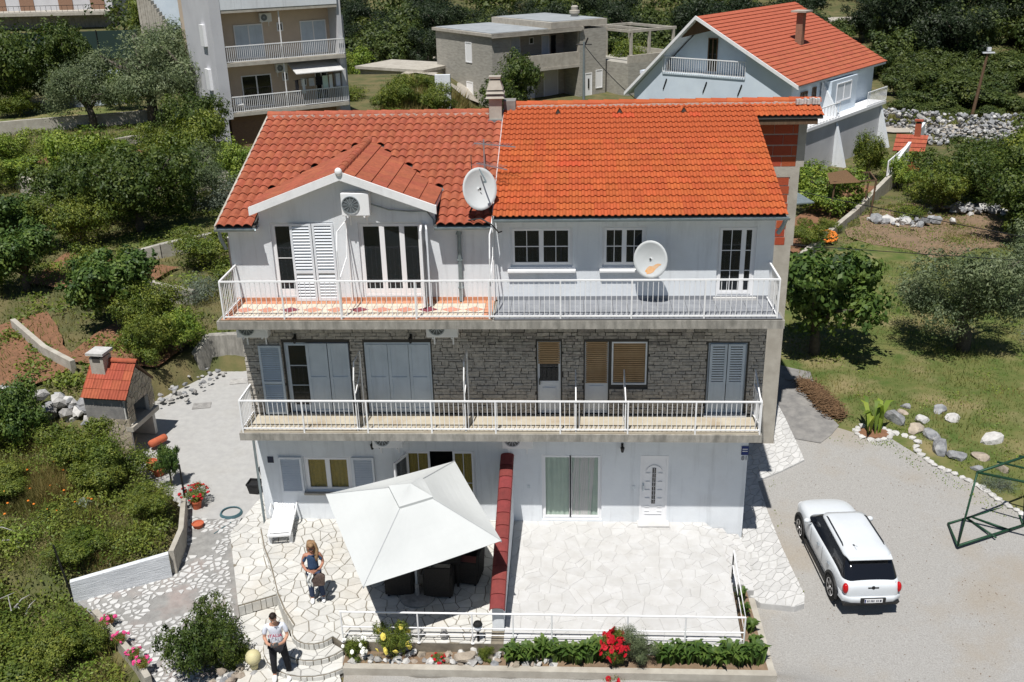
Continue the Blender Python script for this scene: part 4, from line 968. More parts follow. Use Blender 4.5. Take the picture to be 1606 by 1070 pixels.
for s_ in range(4):
    a_,b_=P[s_],P[(s_+1)%4]
    for f_ in (.0,):
        e_=a_+(b_-a_)*f_; i_=cap[s_]+(cap[(s_+1)%4]-cap[s_])*f_; k_=e_+(i_-e_)*.5; sg=.09*math.sin(PI*f_)
        MB().bar(tuple(e_+np.array([0,0,.008-sg*.25])),tuple(k_+np.array([0,0,.012-sg*1.02])),.018,.004).bar(tuple(k_+np.array([0,0,.012-sg*1.02])),tuple(i_+np.array([0,0,.012-sg*.0])),.018,.004).build('seam','seam',t)
MB().lathe([(.42,0),(.42,.05),(.3,.09),(.06,.1),(.05,.4),(.001,.4)],24).build('base','stone_grey',t)
t=thing('garden_table','dark table in the shade under the white parasol','table',(-3.35,-2.55,0))
MB().box(-.8,.8,-.42,.42,.68,.72).build('tabletop','wicker',t,bevel=.01)
for x,y in((-.72,-.35),(.72,-.35),(.72,.35),(-.72,.35)): MB().box(x-.03,x+.03,y-.03,y+.03,0,.68).build('leg','wicker',t)
def armchair():
    t=thing('wicker_armchair','','chair',(0,0,0))
    MB().box(-.29,.29,-.26,.26,.06,.4).build('seat_base','wicker',t,bevel=.02)
    MB().add([(-.29,-.32,.06),(.29,-.32,.06),(.29,-.24,.06),(-.29,-.24,.06),(-.31,-.38,.9),(.31,-.38,.9),(.31,-.31,.9),(-.31,-.31,.9)],[(0,3,2,1),(4,5,6,7),(0,1,5,4),(1,2,6,5),(2,3,7,6),(3,0,4,7)]).build('backrest','wicker',t,bevel=.02)
    for s in(-1,1): MB().box(s*.3-.045,s*.3+.045,-.3,.28,.06,.64).build('armrest','wicker',t,bevel=.02)
    MB().box(-.25,.25,-.22,.25,.4,.47).build('cushion','cushion',t,bevel=.03)
    for x,y in((-.27,-.25),(.27,-.25),(.27,.22),(-.27,.22)): MB().box(x-.025,x+.025,y-.025,y+.025,0,.06).build('foot','dark_metal',t)
    return t
a0=armchair(); G='dark wicker armchairs round the table under the parasol'
for i,(x,y,r,lb) in enumerate(((-3.98,-3.05,0,'dark wicker armchair left of the parasol pole, back to the terrace rail'),(-3.05,-3.1,0,'dark wicker armchair just right of the parasol pole, back to the terrace rail'),(-2.42,-2.55,80,'dark wicker armchair with a reddish cushion at the right end of the shaded table'),(-4.4,-2.4,-90,'dark wicker armchair hidden deepest under the parasol, left end of the table'),(-3.6,-1.8,180,'dark wicker armchair between the shaded table and the house'))):
    o=a0 if i==0 else copytree(a0); o.location=(x,y,0); o.rotation_euler=(0,0,rad(r)); o['label']=lb; o['group']=G
# sun lounger
t=thing('sun_lounger','white plastic sun lounger with a raised lattice back beside the left house wall','sun lounger',(-7.55,-.35,0),rad(8))
b=MB()
for s in(-1,1): b.box(s*.27-.03,s*.27+.03,-.95,.9,.26,.33)
b.box(-.24,.24,-.95,-.88,.26,.33); b.build('frame','plastic_white',t,bevel=.012)
for x,y in((-.27,-.8),(.27,-.8),(.27,.75),(-.27,.75)): MB().prism([(x-.045,y-.05),(x+.045,y-.05),(x+.045,y+.05),(x-.045,y+.05)],0,.26).build('leg','plastic_white',t)
MB().box(-.25,.25,-.86,.2,.32,.35).build('seat','plastic_white',t,bevel=.012)
Mx=Matrix.Translation((0,.22,.33))@Matrix.Rotation(rad(42),4,'X')
b=MB(); b.box(-.26,-.2,0,.82,0,.035); b.box(.2,.26,0,.82,0,.035); b.box(-.2,.2,0,.06,0,.035); b.box(-.2,.2,.75,.82,0,.035)
for k in range(-5,14):
    for sg in(-1,1):
        x0=-.2; ya=.06+k*.075; 
        p=[(-.2,ya),(.2,ya+.4*sg)] if sg>0 else [(-.2,ya+.0),(.2,ya-.4)]
        (xa,y1),(xb,y2)=p; lo,hi=.06,.75
        def cut(xa,y1,xb,y2):
            t0,t1=0,1; dy=y2-y1
            for bd,sgn in((lo,1),(hi,-1)):
                f1=(y1-bd)*sgn; f2=(y2-bd)*sgn
                if f1<0 and f2<0: return None
                if f1<0: t0=max(t0,f1/(f1-f2))
                if f2<0: t1=min(t1,f1/(f1-f2))
            return t0,t1
        c=cut(xa,y1,xb,y2)
        if c and c[1]-c[0]>.05: b.bar((xa+(xb-xa)*c[0],y1+(y2-y1)*c[0],.018),(xa+(xb-xa)*c[1],y1+(y2-y1)*c[1],.018),.022,.015)
b.v=[tuple(Mx@Vector(v)) for v in b.v]; b.build('backrest','plastic_white',t)
for s in(-1,1): MB().tube([(s*.31,-.1,.33),(s*.34,-.05,.5),(s*.34,.3,.52),(s*.31,.42,.33)],.022,8).build('armrest','plastic_white',t,smooth=True)
MB().lathe([(.11,0),(.13,.0),(.13,.03),(.11,.03)],20).build('wheel','wood',t,(.33,.5,.13),(0,PI/2,0))
# ------------------------------------------------------------------ planting bed kerb and retaining faces in front of the terraces
struct(MB().box(-4.9,4.45,-5.55,-5.38,-1.2,-.24).build('bed_kerb','concrete_pale'))
struct(MB().box(4.3,4.45,-5.38,-2.8,-1.2,-.3).build('bed_kerb','concrete_pale'))
struct(sheet('flower_bed_soil',[(-4.95,-4.96),(3.84,-4.96),(3.9,-2.6),(4.3,-2.6),(4.3,-5.38),(-4.95,-5.38)],'soil',z=lambda x,y:-.27+.03*math.sin(x*3)*math.cos(y*7),step=.25))
# rocks in the bed
def rockmesh(name,m,seed,sub=2,rough=.28,flat=.7):
    bm=bmesh.new(); bmesh.ops.create_icosphere(bm,subdivisions=sub,radius=1); rd=random.Random(seed)
    d=[(Vector((rd.gauss(0,1),rd.gauss(0,1),rd.gauss(0,1))).normalized(),rd.uniform(.45,.85)) for _ in range(9)]
    for v in bm.verts:
        for n,c in d:
            k=v.co.dot(n)
            if k>c: v.co-=n*(k-c)*.9
        v.co*=1+rd.uniform(-rough,rough)*.25; v.co.z*=flat
    me=bpy.data.meshes.new(name); bm.to_mesh(me); bm.free(); me.materials.append(K[m]); return me
ROCKS={m:[rockmesh('rock',m,k*7+1) for k in range(4)] for m in('rock','rock_tan','rock_white','stone_grey')}
SMALL={m:[rockmesh('rock',m,k*11+2,1) for k in range(4)] for m in('rock','rock_tan','rock_white','stone_grey')}
def stones(parent,spots,rnd,name='stone',ms=('rock',),small=True):
    for (x,y,z,s) in spots:
        me=rnd.choice((SMALL if small else ROCKS)[rnd.choice(ms)]); o=link(name,me,parent,(x,y,z),(rnd.uniform(-.5,.5),rnd.uniform(-.5,.5),rnd.uniform(0,6.3))); o.scale=(s*rnd.uniform(.8,1.3),s*rnd.uniform(.8,1.2),s*rnd.uniform(.7,1.1))
rd=random.Random(9)
t=thing('rockery','row of pale and brown rocks set along the front flower bed','rocks',(0,-5.17,-.27))
stones(t,[(rd.uniform(-4.8,-.2),rd.uniform(-.18,.2),rd.uniform(-.02,.08),rd.uniform(.05,.14)) for _ in range(110)],rd,ms=('rock','rock_tan','stone_grey','rock_white'))
o=link('boulder',ROCKS['rock_tan'][1],None,(-2.25,-5.18,-.18),(.1,0,.5)); o.scale=(.28,.2,.24); tag(o,'brown squarish boulder in the flower bed between the red flowers and the path light','rock')
# garden light and small ornaments on the terrace edge
t=thing('garden_light','small round white garden light with a dark top at the terrace edge','garden lamp',(-1.98,-4.88,-.0))
MB().tube([(0,0,0),(0,0,.28)],.03,8).build('post','dark_metal',t); MB().ball((0,0,.38),.1,12,8).build('globe','lamp_clear',t,smooth=True); MB().lathe([(.11,0),(.09,.05),(.01,.07)],12,(0,0,.45)).build('cap','dark_metal',t)
t=tag(MB().lathe([(.05,0),(.09,.05),(.085,.16),(.05,.22),(.06,.25),(.001,.25)],12).build('stone_jar','stone_grey',None,(-2.75,-4.8,0),smooth=True),'grey stone jar standing at the terrace edge','jar')
t=tag(MB().ball((0,0,.1),.12,10,6,(1.3,.8,.7)).ball((.1,0,.22),.05,8,6).tube([(-.1,0,.1),(-.22,0,.16)],.03,6).build('duck_figurine','stone_grey',None,(-3.35,-4.75,0),smooth=True),'small grey duck shaped ornament at the terrace edge under the parasol shade','ornament')
t=tag(MB().ball((0,0,.17),.175,24,14).lathe([(.08,-.12),(.1,.02)],12).build('garden_sphere','sphere_yellow',None,(-6.93,-5.38,-.3),smooth=True),'pale yellow stone ball on the low rock border near the man','garden ball')
rd=random.Random(10)
t=thing('rock_border','low border of grey rocks beside the olive bush and the yellow ball','rocks',(-7.4,-5.4,-.55))
stones(t,[(rd.uniform(-.5,.5),rd.uniform(-.7,.5),rd.uniform(0,.1),rd.uniform(.08,.18)) for _ in range(34)],rd,ms=('rock','rock_white','rock_tan'))
# ------------------------------------------------------------------ barbecue house
t=thing('barbecue_house','small stone barbecue house with an orange tiled roof and a stubby chimney by the courtyard','barbecue',(-13.75,4.35,-.03),rad(-7))
# local: x right along the open face direction; open face looks to +x
w2,d2=.62,.95
b=MB(); b.box(-.75,.55,-.75,-.6,0,1.95); b.box(-.75,.55,.6,.75,0,1.95); b.box(-.75,-.6,-.6,.6,0,1.95); b.box(-.6,.6,-.6,.6,.78,.9); b.build('stone_wall','stone_cream',t)
b=MB(); b.box(-.76,.5,-.77,-.752,1.2,1.9); b.build('render_band','cement_patch',t)
MB().box(.5,.72,-.78,.78,.8,.95).build('hearth_ledge','concrete_pale',t)
def facing(parent,region,size,fn,m,seed):
    L=[]
    for q in flagstones(region,size,.018,0,.018,seed,jit=.5):
        q.v=[fn(*v) for v in q.v]; L.append(q)
    pieces(parent,'wall_stone',L,m)
facing(t,[(-.75,.0),(.62,.0),(.62,1.2),(-.75,1.2)],.24,lambda u,v,w_:(u,-.752-w_,v),'wall_stone',51)
facing(t,[(-.75,1.0),(-.42,1.0),(-.42,1.55),(.42,1.55),(.42,1.0),(.75,1.0),(.75,1.9),(0,2.6),(-.75,1.9)],.2,lambda u,v,w_:(.622+w_,u,v),'wall_stone',52)
# front (open) face with an arch-like opening
b=MB(); b.box(.5,.62,-.6,-.42,.95,1.95); b.box(.5,.62,.42,.6,.95,1.95); b.add([(x,y,z) for x in(.5,.62) for y,z in((-.42,1.55),(.42,1.55),(.6,1.95),(0,2.62),(-.6,1.95))],[(0,1,2,3,4)[::-1],(5,6,7,8,9),(0,4,9,5),(1,0,5,6),(2,1,6,7),(3,2,7,8),(4,3,8,9)]); b.build('hood_face','stone_cream',t)
MB().box(-.58,-.55,-.58,.58,.95,1.95).build('soot_lining','mortar',t)
b=MB(); b.add([(-.7,-.82,1.85),(.68,-.82,1.85),(.68,0,2.68),(-.7,0,2.68),(-.7,-.82,1.92),(.68,-.82,1.92),(.68,0,2.75),(-.7,0,2.75)],[(0,3,2,1),(4,5,6,7),(0,1,5,4),(1,2,6,5),(2,3,7,6),(3,0,4,7)]); b.add([(-.7,.82,1.85),(.68,.82,1.85),(.68,0,2.68),(-.7,0,2.68),(-.7,.82,1.92),(.68,.82,1.92),(.68,0,2.75),(-.7,0,2.75)],[(0,1,2,3),(7,6,5,4),(0,4,5,1),(1,5,6,2),(2,6,7,3),(3,7,4,0)]); b.build('roof_deck','wood',t)
P=[(x*.29,h) for x,h in[(0,0),(.08,.02),(.16,.0),(.33,.0),(.41,.02),(.5,0),(.66,0),(.75,.02),(.83,0),(1,0)]]
roof_tiles(t,'tile_bbq',-.76,.72,-.88,1.9,0,2.78,5,4,P,.02)
b=MB(); b.box(-.6,-.15,-.35,.1,2.2,3.0); ch=b.build('chimney','concrete_pale',t); MB().box(-.66,-.09,-.41,.16,3.08,3.16).build('chimney_cap','rock_white',ch); MB().box(-.5,-.25,-.36,.11,2.86,3.075).build('flue','mortar',ch)
ridge(t,(-.76,0,2.78),(.74,0,2.78),.1,'tile_bbq',5)
t=tag(MB().lathe([(.1,-.3),(.12,-.25),(.12,.25),(.1,.3)],14).build('clay_pipe','terra_pot',None,(-12.75,4.15,.12),(PI/2,0,rad(-30)),smooth=True),'orange clay pipe lying on the courtyard in front of the barbecue','pipe')
# ------------------------------------------------------------------ walls on the left
def wallstrip(name,label,pts,zb,zt,th,m,cat='wall',cap=None):
    t=thing(name,label,cat,(pts[0][0],pts[0][1],0)); ox,oy=pts[0]
    b=MB(); c=MB()
    for i in range(len(pts)-1):
        a=Vector(pts[i])-Vector((ox,oy));e=Vector(pts[i+1])-Vector((ox,oy)); d=(e-a).normalized(); n=Vector((-d.y,d.x))*th/2
        z0=zt[i] if isinstance(zt,(list,tuple)) else zt; z1=zt[i+1] if isinstance(zt,(list,tuple)) else zt
        for B,w_,lo,hi in((b,1,None,0),)+(((c,1.25,0,.05),) if cap else ()):
            nn=n*w_; q=[a-nn,e-nn,e+nn,a+nn]; zs=[z0,z1,z1,z0]
            B.add([(p.x,p.y,zb if lo is None else zs[k]+lo+.001) for k,p in enumerate(q)]+[(p.x,p.y,zs[k]+hi) for k,p in enumerate(q)],[(0,3,2,1),(4,5,6,7),(0,1,5,4),(1,2,6,5),(2,3,7,6),(3,0,4,7)])
    b.build('wall',m,t)
    if cap: c.build('coping',cap,t)
    return t
K['board_white']=mat('board_white',(.74,.76,.78),(.52,.54,.56),5,.9,.8,9,stretch=(.4,.4,6))
wallstrip('garden_wall','white board-marked garden wall facing the mosaic path',[(-12.1,-3.12),(-9.98,-2.18)],-1.3,[.16,.36],.14,'board_white')
wallstrip('garden_wall','narrow grey garden wall running from the white wall towards the courtyard',[(-9.93,-2.12),(-10.05,-1.1),(-10.58,.5)],-.8,[.38,.38,.3],.13,'concrete_pale')
t=wallstrip('flower_wall','low concrete wall with pink geranium pots along the bottom left path',[(-11.35,-3.6),(-10.62,-4.3),(-9.72,-5.15),(-9.2,-5.75)],-1.4,[-.3,-.33,-.38,-.4],.14,'concrete_pale')
wallstrip('terrace_wall','grey retaining wall at the back corner of the courtyard',[(-13.3,9.3),(-12.95,9.9),(-8.4,10.4)],-.5,[.9,1.35,1.4],.3,'concrete')
wallstrip('terrace_wall','long grey block wall below the grass terrace left of the house',[(-19.6,19.3),(-18.4,19.6),(-16.1,21.1),(-14.5,21.9)],.8,[1.6,1.85,2.0,2.0],.3,'block_wall')
wallstrip('terrace_wall','pale low concrete wall among the fruit trees at the far left',[(-31.3,31.5),(-27.6,27.5),(-26.3,25.6)],1.0,[2.6,2.5,2.3],.35,'concrete_pale')
wallstrip('terrace_wall','concrete garden wall below the dark hedge tree at the upper left',[(-43,44),(-38,46),(-30,49.5),(-27,51)],1.5,[3.0,3.1,3.1,3.1],.3,'concrete_pale')
wallstrip('terrace_wall','second concrete garden wall under the vines, upper left',[(-31.5,38.4),(-28.6,41.5),(-26,42)],1.5,[2.6,2.7,2.6],.3,'concrete_pale')
wallstrip('terrace_wall','short concrete wall with green mesh at the left edge of the picture',[(-21,11.4),(-18.6,9.0),(-17.0,7.8)],.3,[1.4,1.3,1.25],.18,'concrete_pale')
wallstrip('terrace_wall','sunlit pale wall behind the orange tree',[(-18.3,15.6),(-16.6,14.4),(-14.9,14.0)],.6,[1.9,1.8,1.6],.25,'concrete_pale')
rd=random.Random(12)
t=thing('rock_wall','rough wall of grey limestone rocks left of the barbecue house','rocks',(-15.2,4.6,0))
sp=[]
for i in range(90):
    f=rd.random(); x=-3.6*f+.2; y=.9*f+rd.uniform(-.3,.3); z=rd.uniform(.1,1.1); sp.append((x,y+z*.35,z,rd.uniform(.16,.34)))
stones(t,sp,rd,ms=('rock','rock','rock_white','stone_grey'))
t=thing('rock_wall','row of grey rocks along the back edge of the courtyard','rocks',(-13.6,8.3,0))
stones(t,[(rd.uniform(-.8,.6)+.6*(k/40),(k/40)*2.2-1.6+rd.uniform(-.2,.2),rd.uniform(0,.3),rd.uniform(.05,.14)) for k in range(50)],rd,ms=('rock','stone_grey','stone_grey'))
t=thing('concrete_steps','weathered pale concrete steps climbing beside the tower house','steps',(-19.5,30,1.5),rad(18))
for k in range(14): MB().box(-.9,.9,k*.55,k*.55+.5,-.3,k*.12).build('step','concrete_pale',t)
t=thing('garden_post','broken tree stump standing against the retaining wall left of the house','stump',(-12.9,13.6,1.0))
MB().tube([(0,0,0),(.03,0,1.6),(.0,.05,2.9)],[.28,.24,.22],10).build('trunk','bark',t); MB().lathe([(.22,0),(.2,.03)],10,(0,.05,2.88)).build('cut_face','stone_cream',t)
# pots, hose, drain covers, poles
def pot(label,x,y,r=.16,h=.26,m='black_plastic',plant=None):
    t=thing('flower_pot',label,'flower pot',(x,y,hz(x,y)+.02))
    MB().lathe([(r*.75,0),(r,h*.85),(r*1.08,h*.85),(r*1.08,h),(r*.95,h),(r*.9,h*.8),(.001,h*.8)],16 if m!='black_plastic' else 4).build('pot',m,t); return t
o=pot('square black planter nearer the terrace at the left house wall',-8.95,1.62,.24,.34); o.rotation_euler.z=.7
o=pot('square black planter further back at the left house wall',-8.85,2.5,.24,.34); o.rotation_euler.z=.7
pot('clay pot beside the low wall under the red geranium',-10.35,.75,.15,.24,'terra_pot'); pot('clay bowl at the corner of the mosaic path',-9.98,-.2,.15,.14,'terra_pot')
pot('dark pot next to the little tree behind the garden wall',-12.45,2.85,.17,.26,'terra_pot'); pot('clay pot in front of the bush by the courtyard edge',-12.1,2.5,.19,.22,'terra_pot')
b=MB()
for k in range(3): b.tube([(math.cos(a)*(.3-.015*k),math.sin(a)*(.22-.01*k)*1.3,.03+.025*k) for a in [2*PI*i/20 for i in range(21)]],.016,6)
b.tube([(.2,-.28,.02),(.0,-.7,.02),(-.15,-1.0,.02)],.014,6)
tag(b.build('garden_hose','hose',None,(-9.3,.5,-.2)),'coiled blue-green garden hose lying at the left edge of the terrace','hose')
for x,y,l in((-12.34,6.93,'grey metal drain cover near the middle of the courtyard'),(-11.65,8.82,'grey drain cover at the back of the courtyard'),(-9.2,5.2,'grey drain cover close to the left house wall')):
    t=tag(MB().box(-.3,.3,-.22,.22,0,.012).build('drain_cover','stone_grey',None,(x,y,hz(x,y)+.025),(0,0,.2)),l,'drain cover')
def pole(name,label,x,y,h,r,m,lean=(0,0),cat='pole'):
    z=hz(x,y); t=thing(name,label,cat,(x,y,z-.1)); MB().tube([(0,0,0),(lean[0],lean[1],h)],[r,r*.7],8).build('shaft',m,t); return t
pole('fence_post','thin dark post by the red flowers at the courtyard corner',-10.65,.75,1.5,.035,'dark_metal'); pole('fence_post','thin dark post at the left end of the white garden wall',-12.15,-3.05,1.7,.03,'dark_metal',(-.2,0))
t=pole('utility_pole','leaning wooden utility pole on the grass at the right, behind the rock wall',32.0,58.5,5.3,.14,'wood',(.55,.1)); MB().box(.1,1.0,-.1,.1,5.05,5.15).box(.42,.68,-.12,.12,5.2,5.5).build('insulator','lamp_clear',t)
t=pole('utility_pole','thin grey utility pole in front of the grey flat-roofed house',1.3,57,6.6,.12,'galv'); MB().tube([(-.6,0,6.4),(.6,0,6.4)],.05,6).tube([(0,0,6.2),(.3,0,6.9)],.06,6).build('insulator','dark_metal',t)
def cable(label,a,b_,sag,r=.02,n=24):
    a=Vector(a);b_=Vector(b_); pts=[a.lerp(b_,i/n)-Vector((0,0,4*sag*(i/n)*(1-i/n))) for i in range(n+1)]; tag(MB().tube(pts,r,5).build('overhead_cable','dark_metal'),label,'cable')
cable('black overhead cable from the utility pole to the blue house',(1.35,57,6.3),(5.2,44.5,3.6),.3,.03)
cable('upper black overhead cable crossing the right garden',(6.4,9.6,6.75),(26,10.4,2.6),.12,.016)
cable('lower black overhead cable crossing the right garden',(6.4,9.7,4.75),(26,10.4,3.2),.1,.013)
# ------------------------------------------------------------------ right side: swing frame, kerb, rocks
t=thing('swing_frame','green steel tube frame of a garden swing without its seat at the right edge','frame',(10.2,.6,-.45))
A=Vector((0,.05,0)); Bp=Vector((-.12,-.98,0)); Cc=Vector((2.1,.92,0)); T0=Vector((.05,-.55,2.02)); 
pts=dict(a=(0,.07,.04),b=(-.1,-.94,.04),c=(2.25,1.1,.04),d=(1.9,-.1,.04)); 
def tb(name,a,b_,r=.028): MB().tube([a,b_],r,8).build(name,'green_metal',t,smooth=True)
fl=(.0,.1,.03); fr=(-.12,-.95,.03); bl_=(2.15,1.1,.03); br_=(2.0,.0,.03); tl=(.25,-.5,1.95); tr_=(2.35,.65,1.95); tf=(3.2,-1.9,1.95); tg=(4.6,-.6,1.95)
tb('ground_tube',fl,fr); tb('ground_tube',fl,bl_); tb('ground_tube',fr,(1.95,.05,.03),.035); tb('ground_tube',(1.95,.05,.03),bl_)
tb('upright',fr,tl); tb('upright',(1.95,.05,.03),tr_); tb('top_rail',tl,tr_,.035); tb('top_rail',tl,tf,.035); tb('top_rail',tr_,tg); tb('top_rail',tf,tg)
tb('cross_tube',(.95,.05,1.95),(3.6,-1.45,1.95)); tb('cross_tube',(1.65,.38,1.95),(4.1,-1.0,1.95)); tb('upright',tf,(3.1,-2.2,.03)); tb('upright',tg,(4.7,-.6,.03)); tb('cross_tube',(.6,.35,.03),(1.0,-.55,.03)); tb('cross_tube',(.75,.42,.03),(1.5,-.2,.03))
rd=random.Random(21)
def kerbline(label,pts,gname):
    t=thing('white_kerb',label,'kerb',(pts[0][0],pts[0][1],hz(*pts[0])))
    k=0
    for i in range(len(pts)-1):
        a=Vector(pts[i]);b_=Vector(pts[i+1]);L=(b_-a).length; n=max(1,int(L/.17))
        for j in range(n):
            p=a.lerp(b_,(j+.5)/n); o=link('kerb_stone',rd.choice(SMALL['rock_white']),t,(p.x-pts[0][0]+rd.uniform(-.02,.02),p.y-pts[0][1]+rd.uniform(-.02,.02),hz(p.x,p.y)-hz(*pts[0])+.03),(0,0,rd.uniform(0,6)))
            s=rd.uniform(.12,.17); o.scale=(s*1.1,s,s*.9)
kerbline('line of whitewashed stones along the gravel edge below the grey rocks',[(10.02,5.25),(10.45,5.0),(10.68,4.8),(10.45,4.35),(10.5,4.05),(10.8,3.4),(11.25,2.95),(11.65,2.45),(11.98,1.75),(12.4,1.1),(12.7,.5)],'k')
kerbline('ring of whitewashed stones round the small banana plant',[(9.45+.52*math.cos(a),5.2+.42*math.sin(a)) for a in [2*PI*i/14 for i in range(15)]],'k')
struct(MB().prism([(9.45+.47*math.cos(a),5.2+.37*math.sin(a)) for a in [2*PI*i/14 for i in range(14)]],-.3,-.02).build('plant_bed_soil','red_soil'))
big=[(10.35,6.0,.42,'rock','tall grey boulder nearest the banana plant'),(11.15,5.9,.30,'rock_white','white painted boulder in the middle of the rock row'),(10.75,5.35,.34,'rock_tan','brownish flat boulder between the tall grey and the white boulder'),(11.2,5.1,.36,'rock','rounded grey boulder below the white painted one'),(11.15,4.35,.44,'rock','large low grey boulder at the bend of the white kerb'),(11.55,3.95,.34,'rock','grey boulder just right of the large low one'),(11.9,6.6,.30,'rock','small grey boulder furthest back on the grass'),(12.15,6.05,.30,'rock_white','pale upright boulder standing alone on the grass'),(12.9,4.8,.44,'rock_white','long pale boulder lying on the grass above the swing frame'),(12.2,3.9,.3,'rock_tan','tan boulder lying between the pale long one and the kerb'),(11.9,3.3,.22,'rock','small grey boulder touching the kerb near the swing frame'),(10.75,6.5,.2,'rock_tan','small tan stone behind the tall grey boulder'),(12.6,3.3,.25,'rock_tan','tan stone behind the silvery bush'),(12.75,1.4,.25,'stone_grey','dark grey stone right of the silvery bush'),(10.95,6.9,.2,'rock','small grey stone at the grass edge behind the white painted boulder')]
for i,(x,y,s,m_,l) in enumerate(big):
    o=link('boulder',ROCKS[m_][i%4],None,(x,y,hz(x,y)+s*.12),(rd.uniform(-.3,.3),rd.uniform(-.3,.3),rd.uniform(0,6))); o.scale=(s,s*.8,s*.95 if i!=8 else s*.7); tag(o,l,'rock',None)
t=thing('stone_heap','small heap of pale stones on the cleared soil behind the walnut tree','rocks',(17.6,28.4,0)); stones(t,[(rd.gauss(0,.9),rd.gauss(0,.5),rd.uniform(0,.3),rd.uniform(.12,.4)) for _ in range(45)],rd,ms=('rock_white','rock'))
t=thing('stone_heap','heap of pale stones at the right end of the cleared soil','rocks',(22.5,30.5,0)); stones(t,[(rd.gauss(0,1.5),rd.gauss(0,.4),rd.uniform(0,.4),rd.uniform(.12,.4)) for _ in range(60)],rd,ms=('rock_white','rock'))
def rubble(label,a,b_,h,n,w_=.9,s=(.12,.27)):
    t=thing('dry_stone_wall',label,'stone wall',(a[0],a[1],hz(*a)))
    L=[]
    for k in range(n):
        f=rd.random(); z=rd.uniform(0,h); L.append(((b_[0]-a[0])*f+rd.uniform(-.2,.2),(b_[1]-a[1])*f+rd.uniform(-w_,w_)*(1-z/h*.7),z,rd.uniform(*s)))
    stones(t,L,rd,ms=('rock_white','rock','rock','rock','stone_grey'))
rubble('long dry stone wall of white and grey rocks beyond the right garden',(24,56),(31,52),1.3,290); rubble('right part of the dry stone wall reaching the picture edge',(30.5,53.5),(36,53),1.2,230); rubble('lower heap of pale rocks in front of the dry stone wall',(24.5,49.5),(31,48.5),.9,200)
# straw heap
V=[];F=[];N=3500
a=RNG.uniform(0,2*PI,N); f=RNG.beta(2,2,N); px=8.05+f*.55+RNG.normal(0,.16,N); py=8.9-f*2.9+RNG.normal(0,.13,N); pz_=RNG.uniform(0,.22,N)*(1-np.abs(f-.5))+.02
d=np.stack([np.cos(a),np.sin(a),RNG.uniform(-.3,.3,N)],1)*RNG.uniform(.06,.16,(N,1)); c=np.stack([px,py,np.array([hz(x,y) for x,y in zip(px,py)])+pz_],1); s=np.stack([-d[:,1],d[:,0],np.zeros(N)],1)*.12
V=np.concatenate([c-d-s,c-d+s,c+d+s,c+d-s]).reshape(4,N,3).transpose(1,0,2).reshape(-1,3); F=np.arange(4*N).reshape(N,4)
o=tag(link('straw_heap',npmesh('straw_heap',V,F,'straw')),'brown heap of dry grass on the cement slab beside the lawn','straw heap',kind='stuff')
# ------------------------------------------------------------------ parked car
def subsurf(o,l=2):
    s=o.modifiers.new('sub','SUBSURF'); s.levels=l; s.render_levels=l; return o
t=thing('parked_car','white small hatchback with black wheel arches parked on the gravel beside the house','car',(6.98,-.98,-.60),rad(4))
t.scale=(.82,1.0,.92)
ST=[(-2.06,.60,.44,.62,.80,.84),(-2.03,.74,.36,.66,.92,.95),(-1.9,.83,.27,.62,1.0,1.02),(-1.6,.875,.23,.6,1.03,1.04),(-1.1,.895,.2,.58,1.03,1.04),(-.3,.895,.2,.58,1.01,1.02),(.5,.89,.2,.58,.99,1.01),(1.05,.885,.21,.58,.97,1.03),(1.45,.875,.24,.57,.94,1.0),(1.78,.83,.28,.56,.86,.93),(1.97,.74,.33,.54,.74,.80),(2.05,.56,.4,.52,.64,.68)]
ring=lambda y,W,z0,zm,zs,zt:[(0,y,z0),(.7*W,y,z0),(.95*W,y,z0+.05),(W,y,zm),(.985*W,y,zs-.12),(.93*W,y,zs-.01),(.6*W,y,zt-.005),(0,y,zt)]
V=[];m_=14
for st in ST:
    R=ring(*st); V+=R+[(-x,y,z) for x,y,z in R[-2:0:-1]]
F=[(i*m_+k,i*m_+(k+1)%m_,(i+1)*m_+(k+1)%m_,(i+1)*m_+k) for i in range(len(ST)-1) for k in range(m_)]
F+=[tuple(range(m_))[::-1],tuple((len(ST)-1)*m_+k for k in range(m_))]; F=[f[::-1] for f in F]
body=subsurf(MB().add(V,F).build('body','car_paint',t,smooth=True))
def rrect(yr,yf,w0,w1,r,z,n=5,cr=0.):
    P=[]
    for cx,cy,a0 in((w1-r,yf-r,0),(-(w1-r),yf-r,90),(-(w0-r),yr+r,180),(w0-r,yr+r,270)):
        for k in range(n+1):
            a=rad(a0+90*k/n); P.append((cx+r*math.cos(a),cy+r*math.sin(a),z))
    return P
P0=rrect(-1.93,1.0,.80,.80,.26,.97); P1=rrect(-1.80,.72,.755,.745,.24,1.16); P2=rrect(-1.56,.34,.68,.655,.22,1.43)
n=len(P0); MB().add(P0+P1+P2,[(i,(i+1)%n,n+(i+1)%n,n+i) for i in range(n)]+[(n+i,n+(i+1)%n,2*n+(i+1)%n,2*n+i) for i in range(n)]+[tuple(2*n+i for i in range(n))]).build('windows','car_glass',t,smooth=True)
R0=rrect(-1.62,.36,.69,.665,.22,1.425); R1=rrect(-1.63,.35,.685,.66,.22,1.47); R2=rrect(-1.5,.2,.58,.56,.2,1.515); R3=rrect(-1.1,-.2,.3,.3,.14,1.535)
MB().add(R0+R1+R2+R3,[(j*n+i,j*n+(i+1)%n,(j+1)*n+(i+1)%n,(j+1)*n+i) for j in range(3) for i in range(n)]+[tuple(3*n+i for i in range(n)),tuple(range(n))[::-1]]).build('roof','car_paint',t,smooth=True)
MB().prism([(-.62,-1.72),(.62,-1.72),(.66,-1.5),(-.66,-1.5)],1.435,1.475).build('spoiler','car_paint',t,bevel=.015)
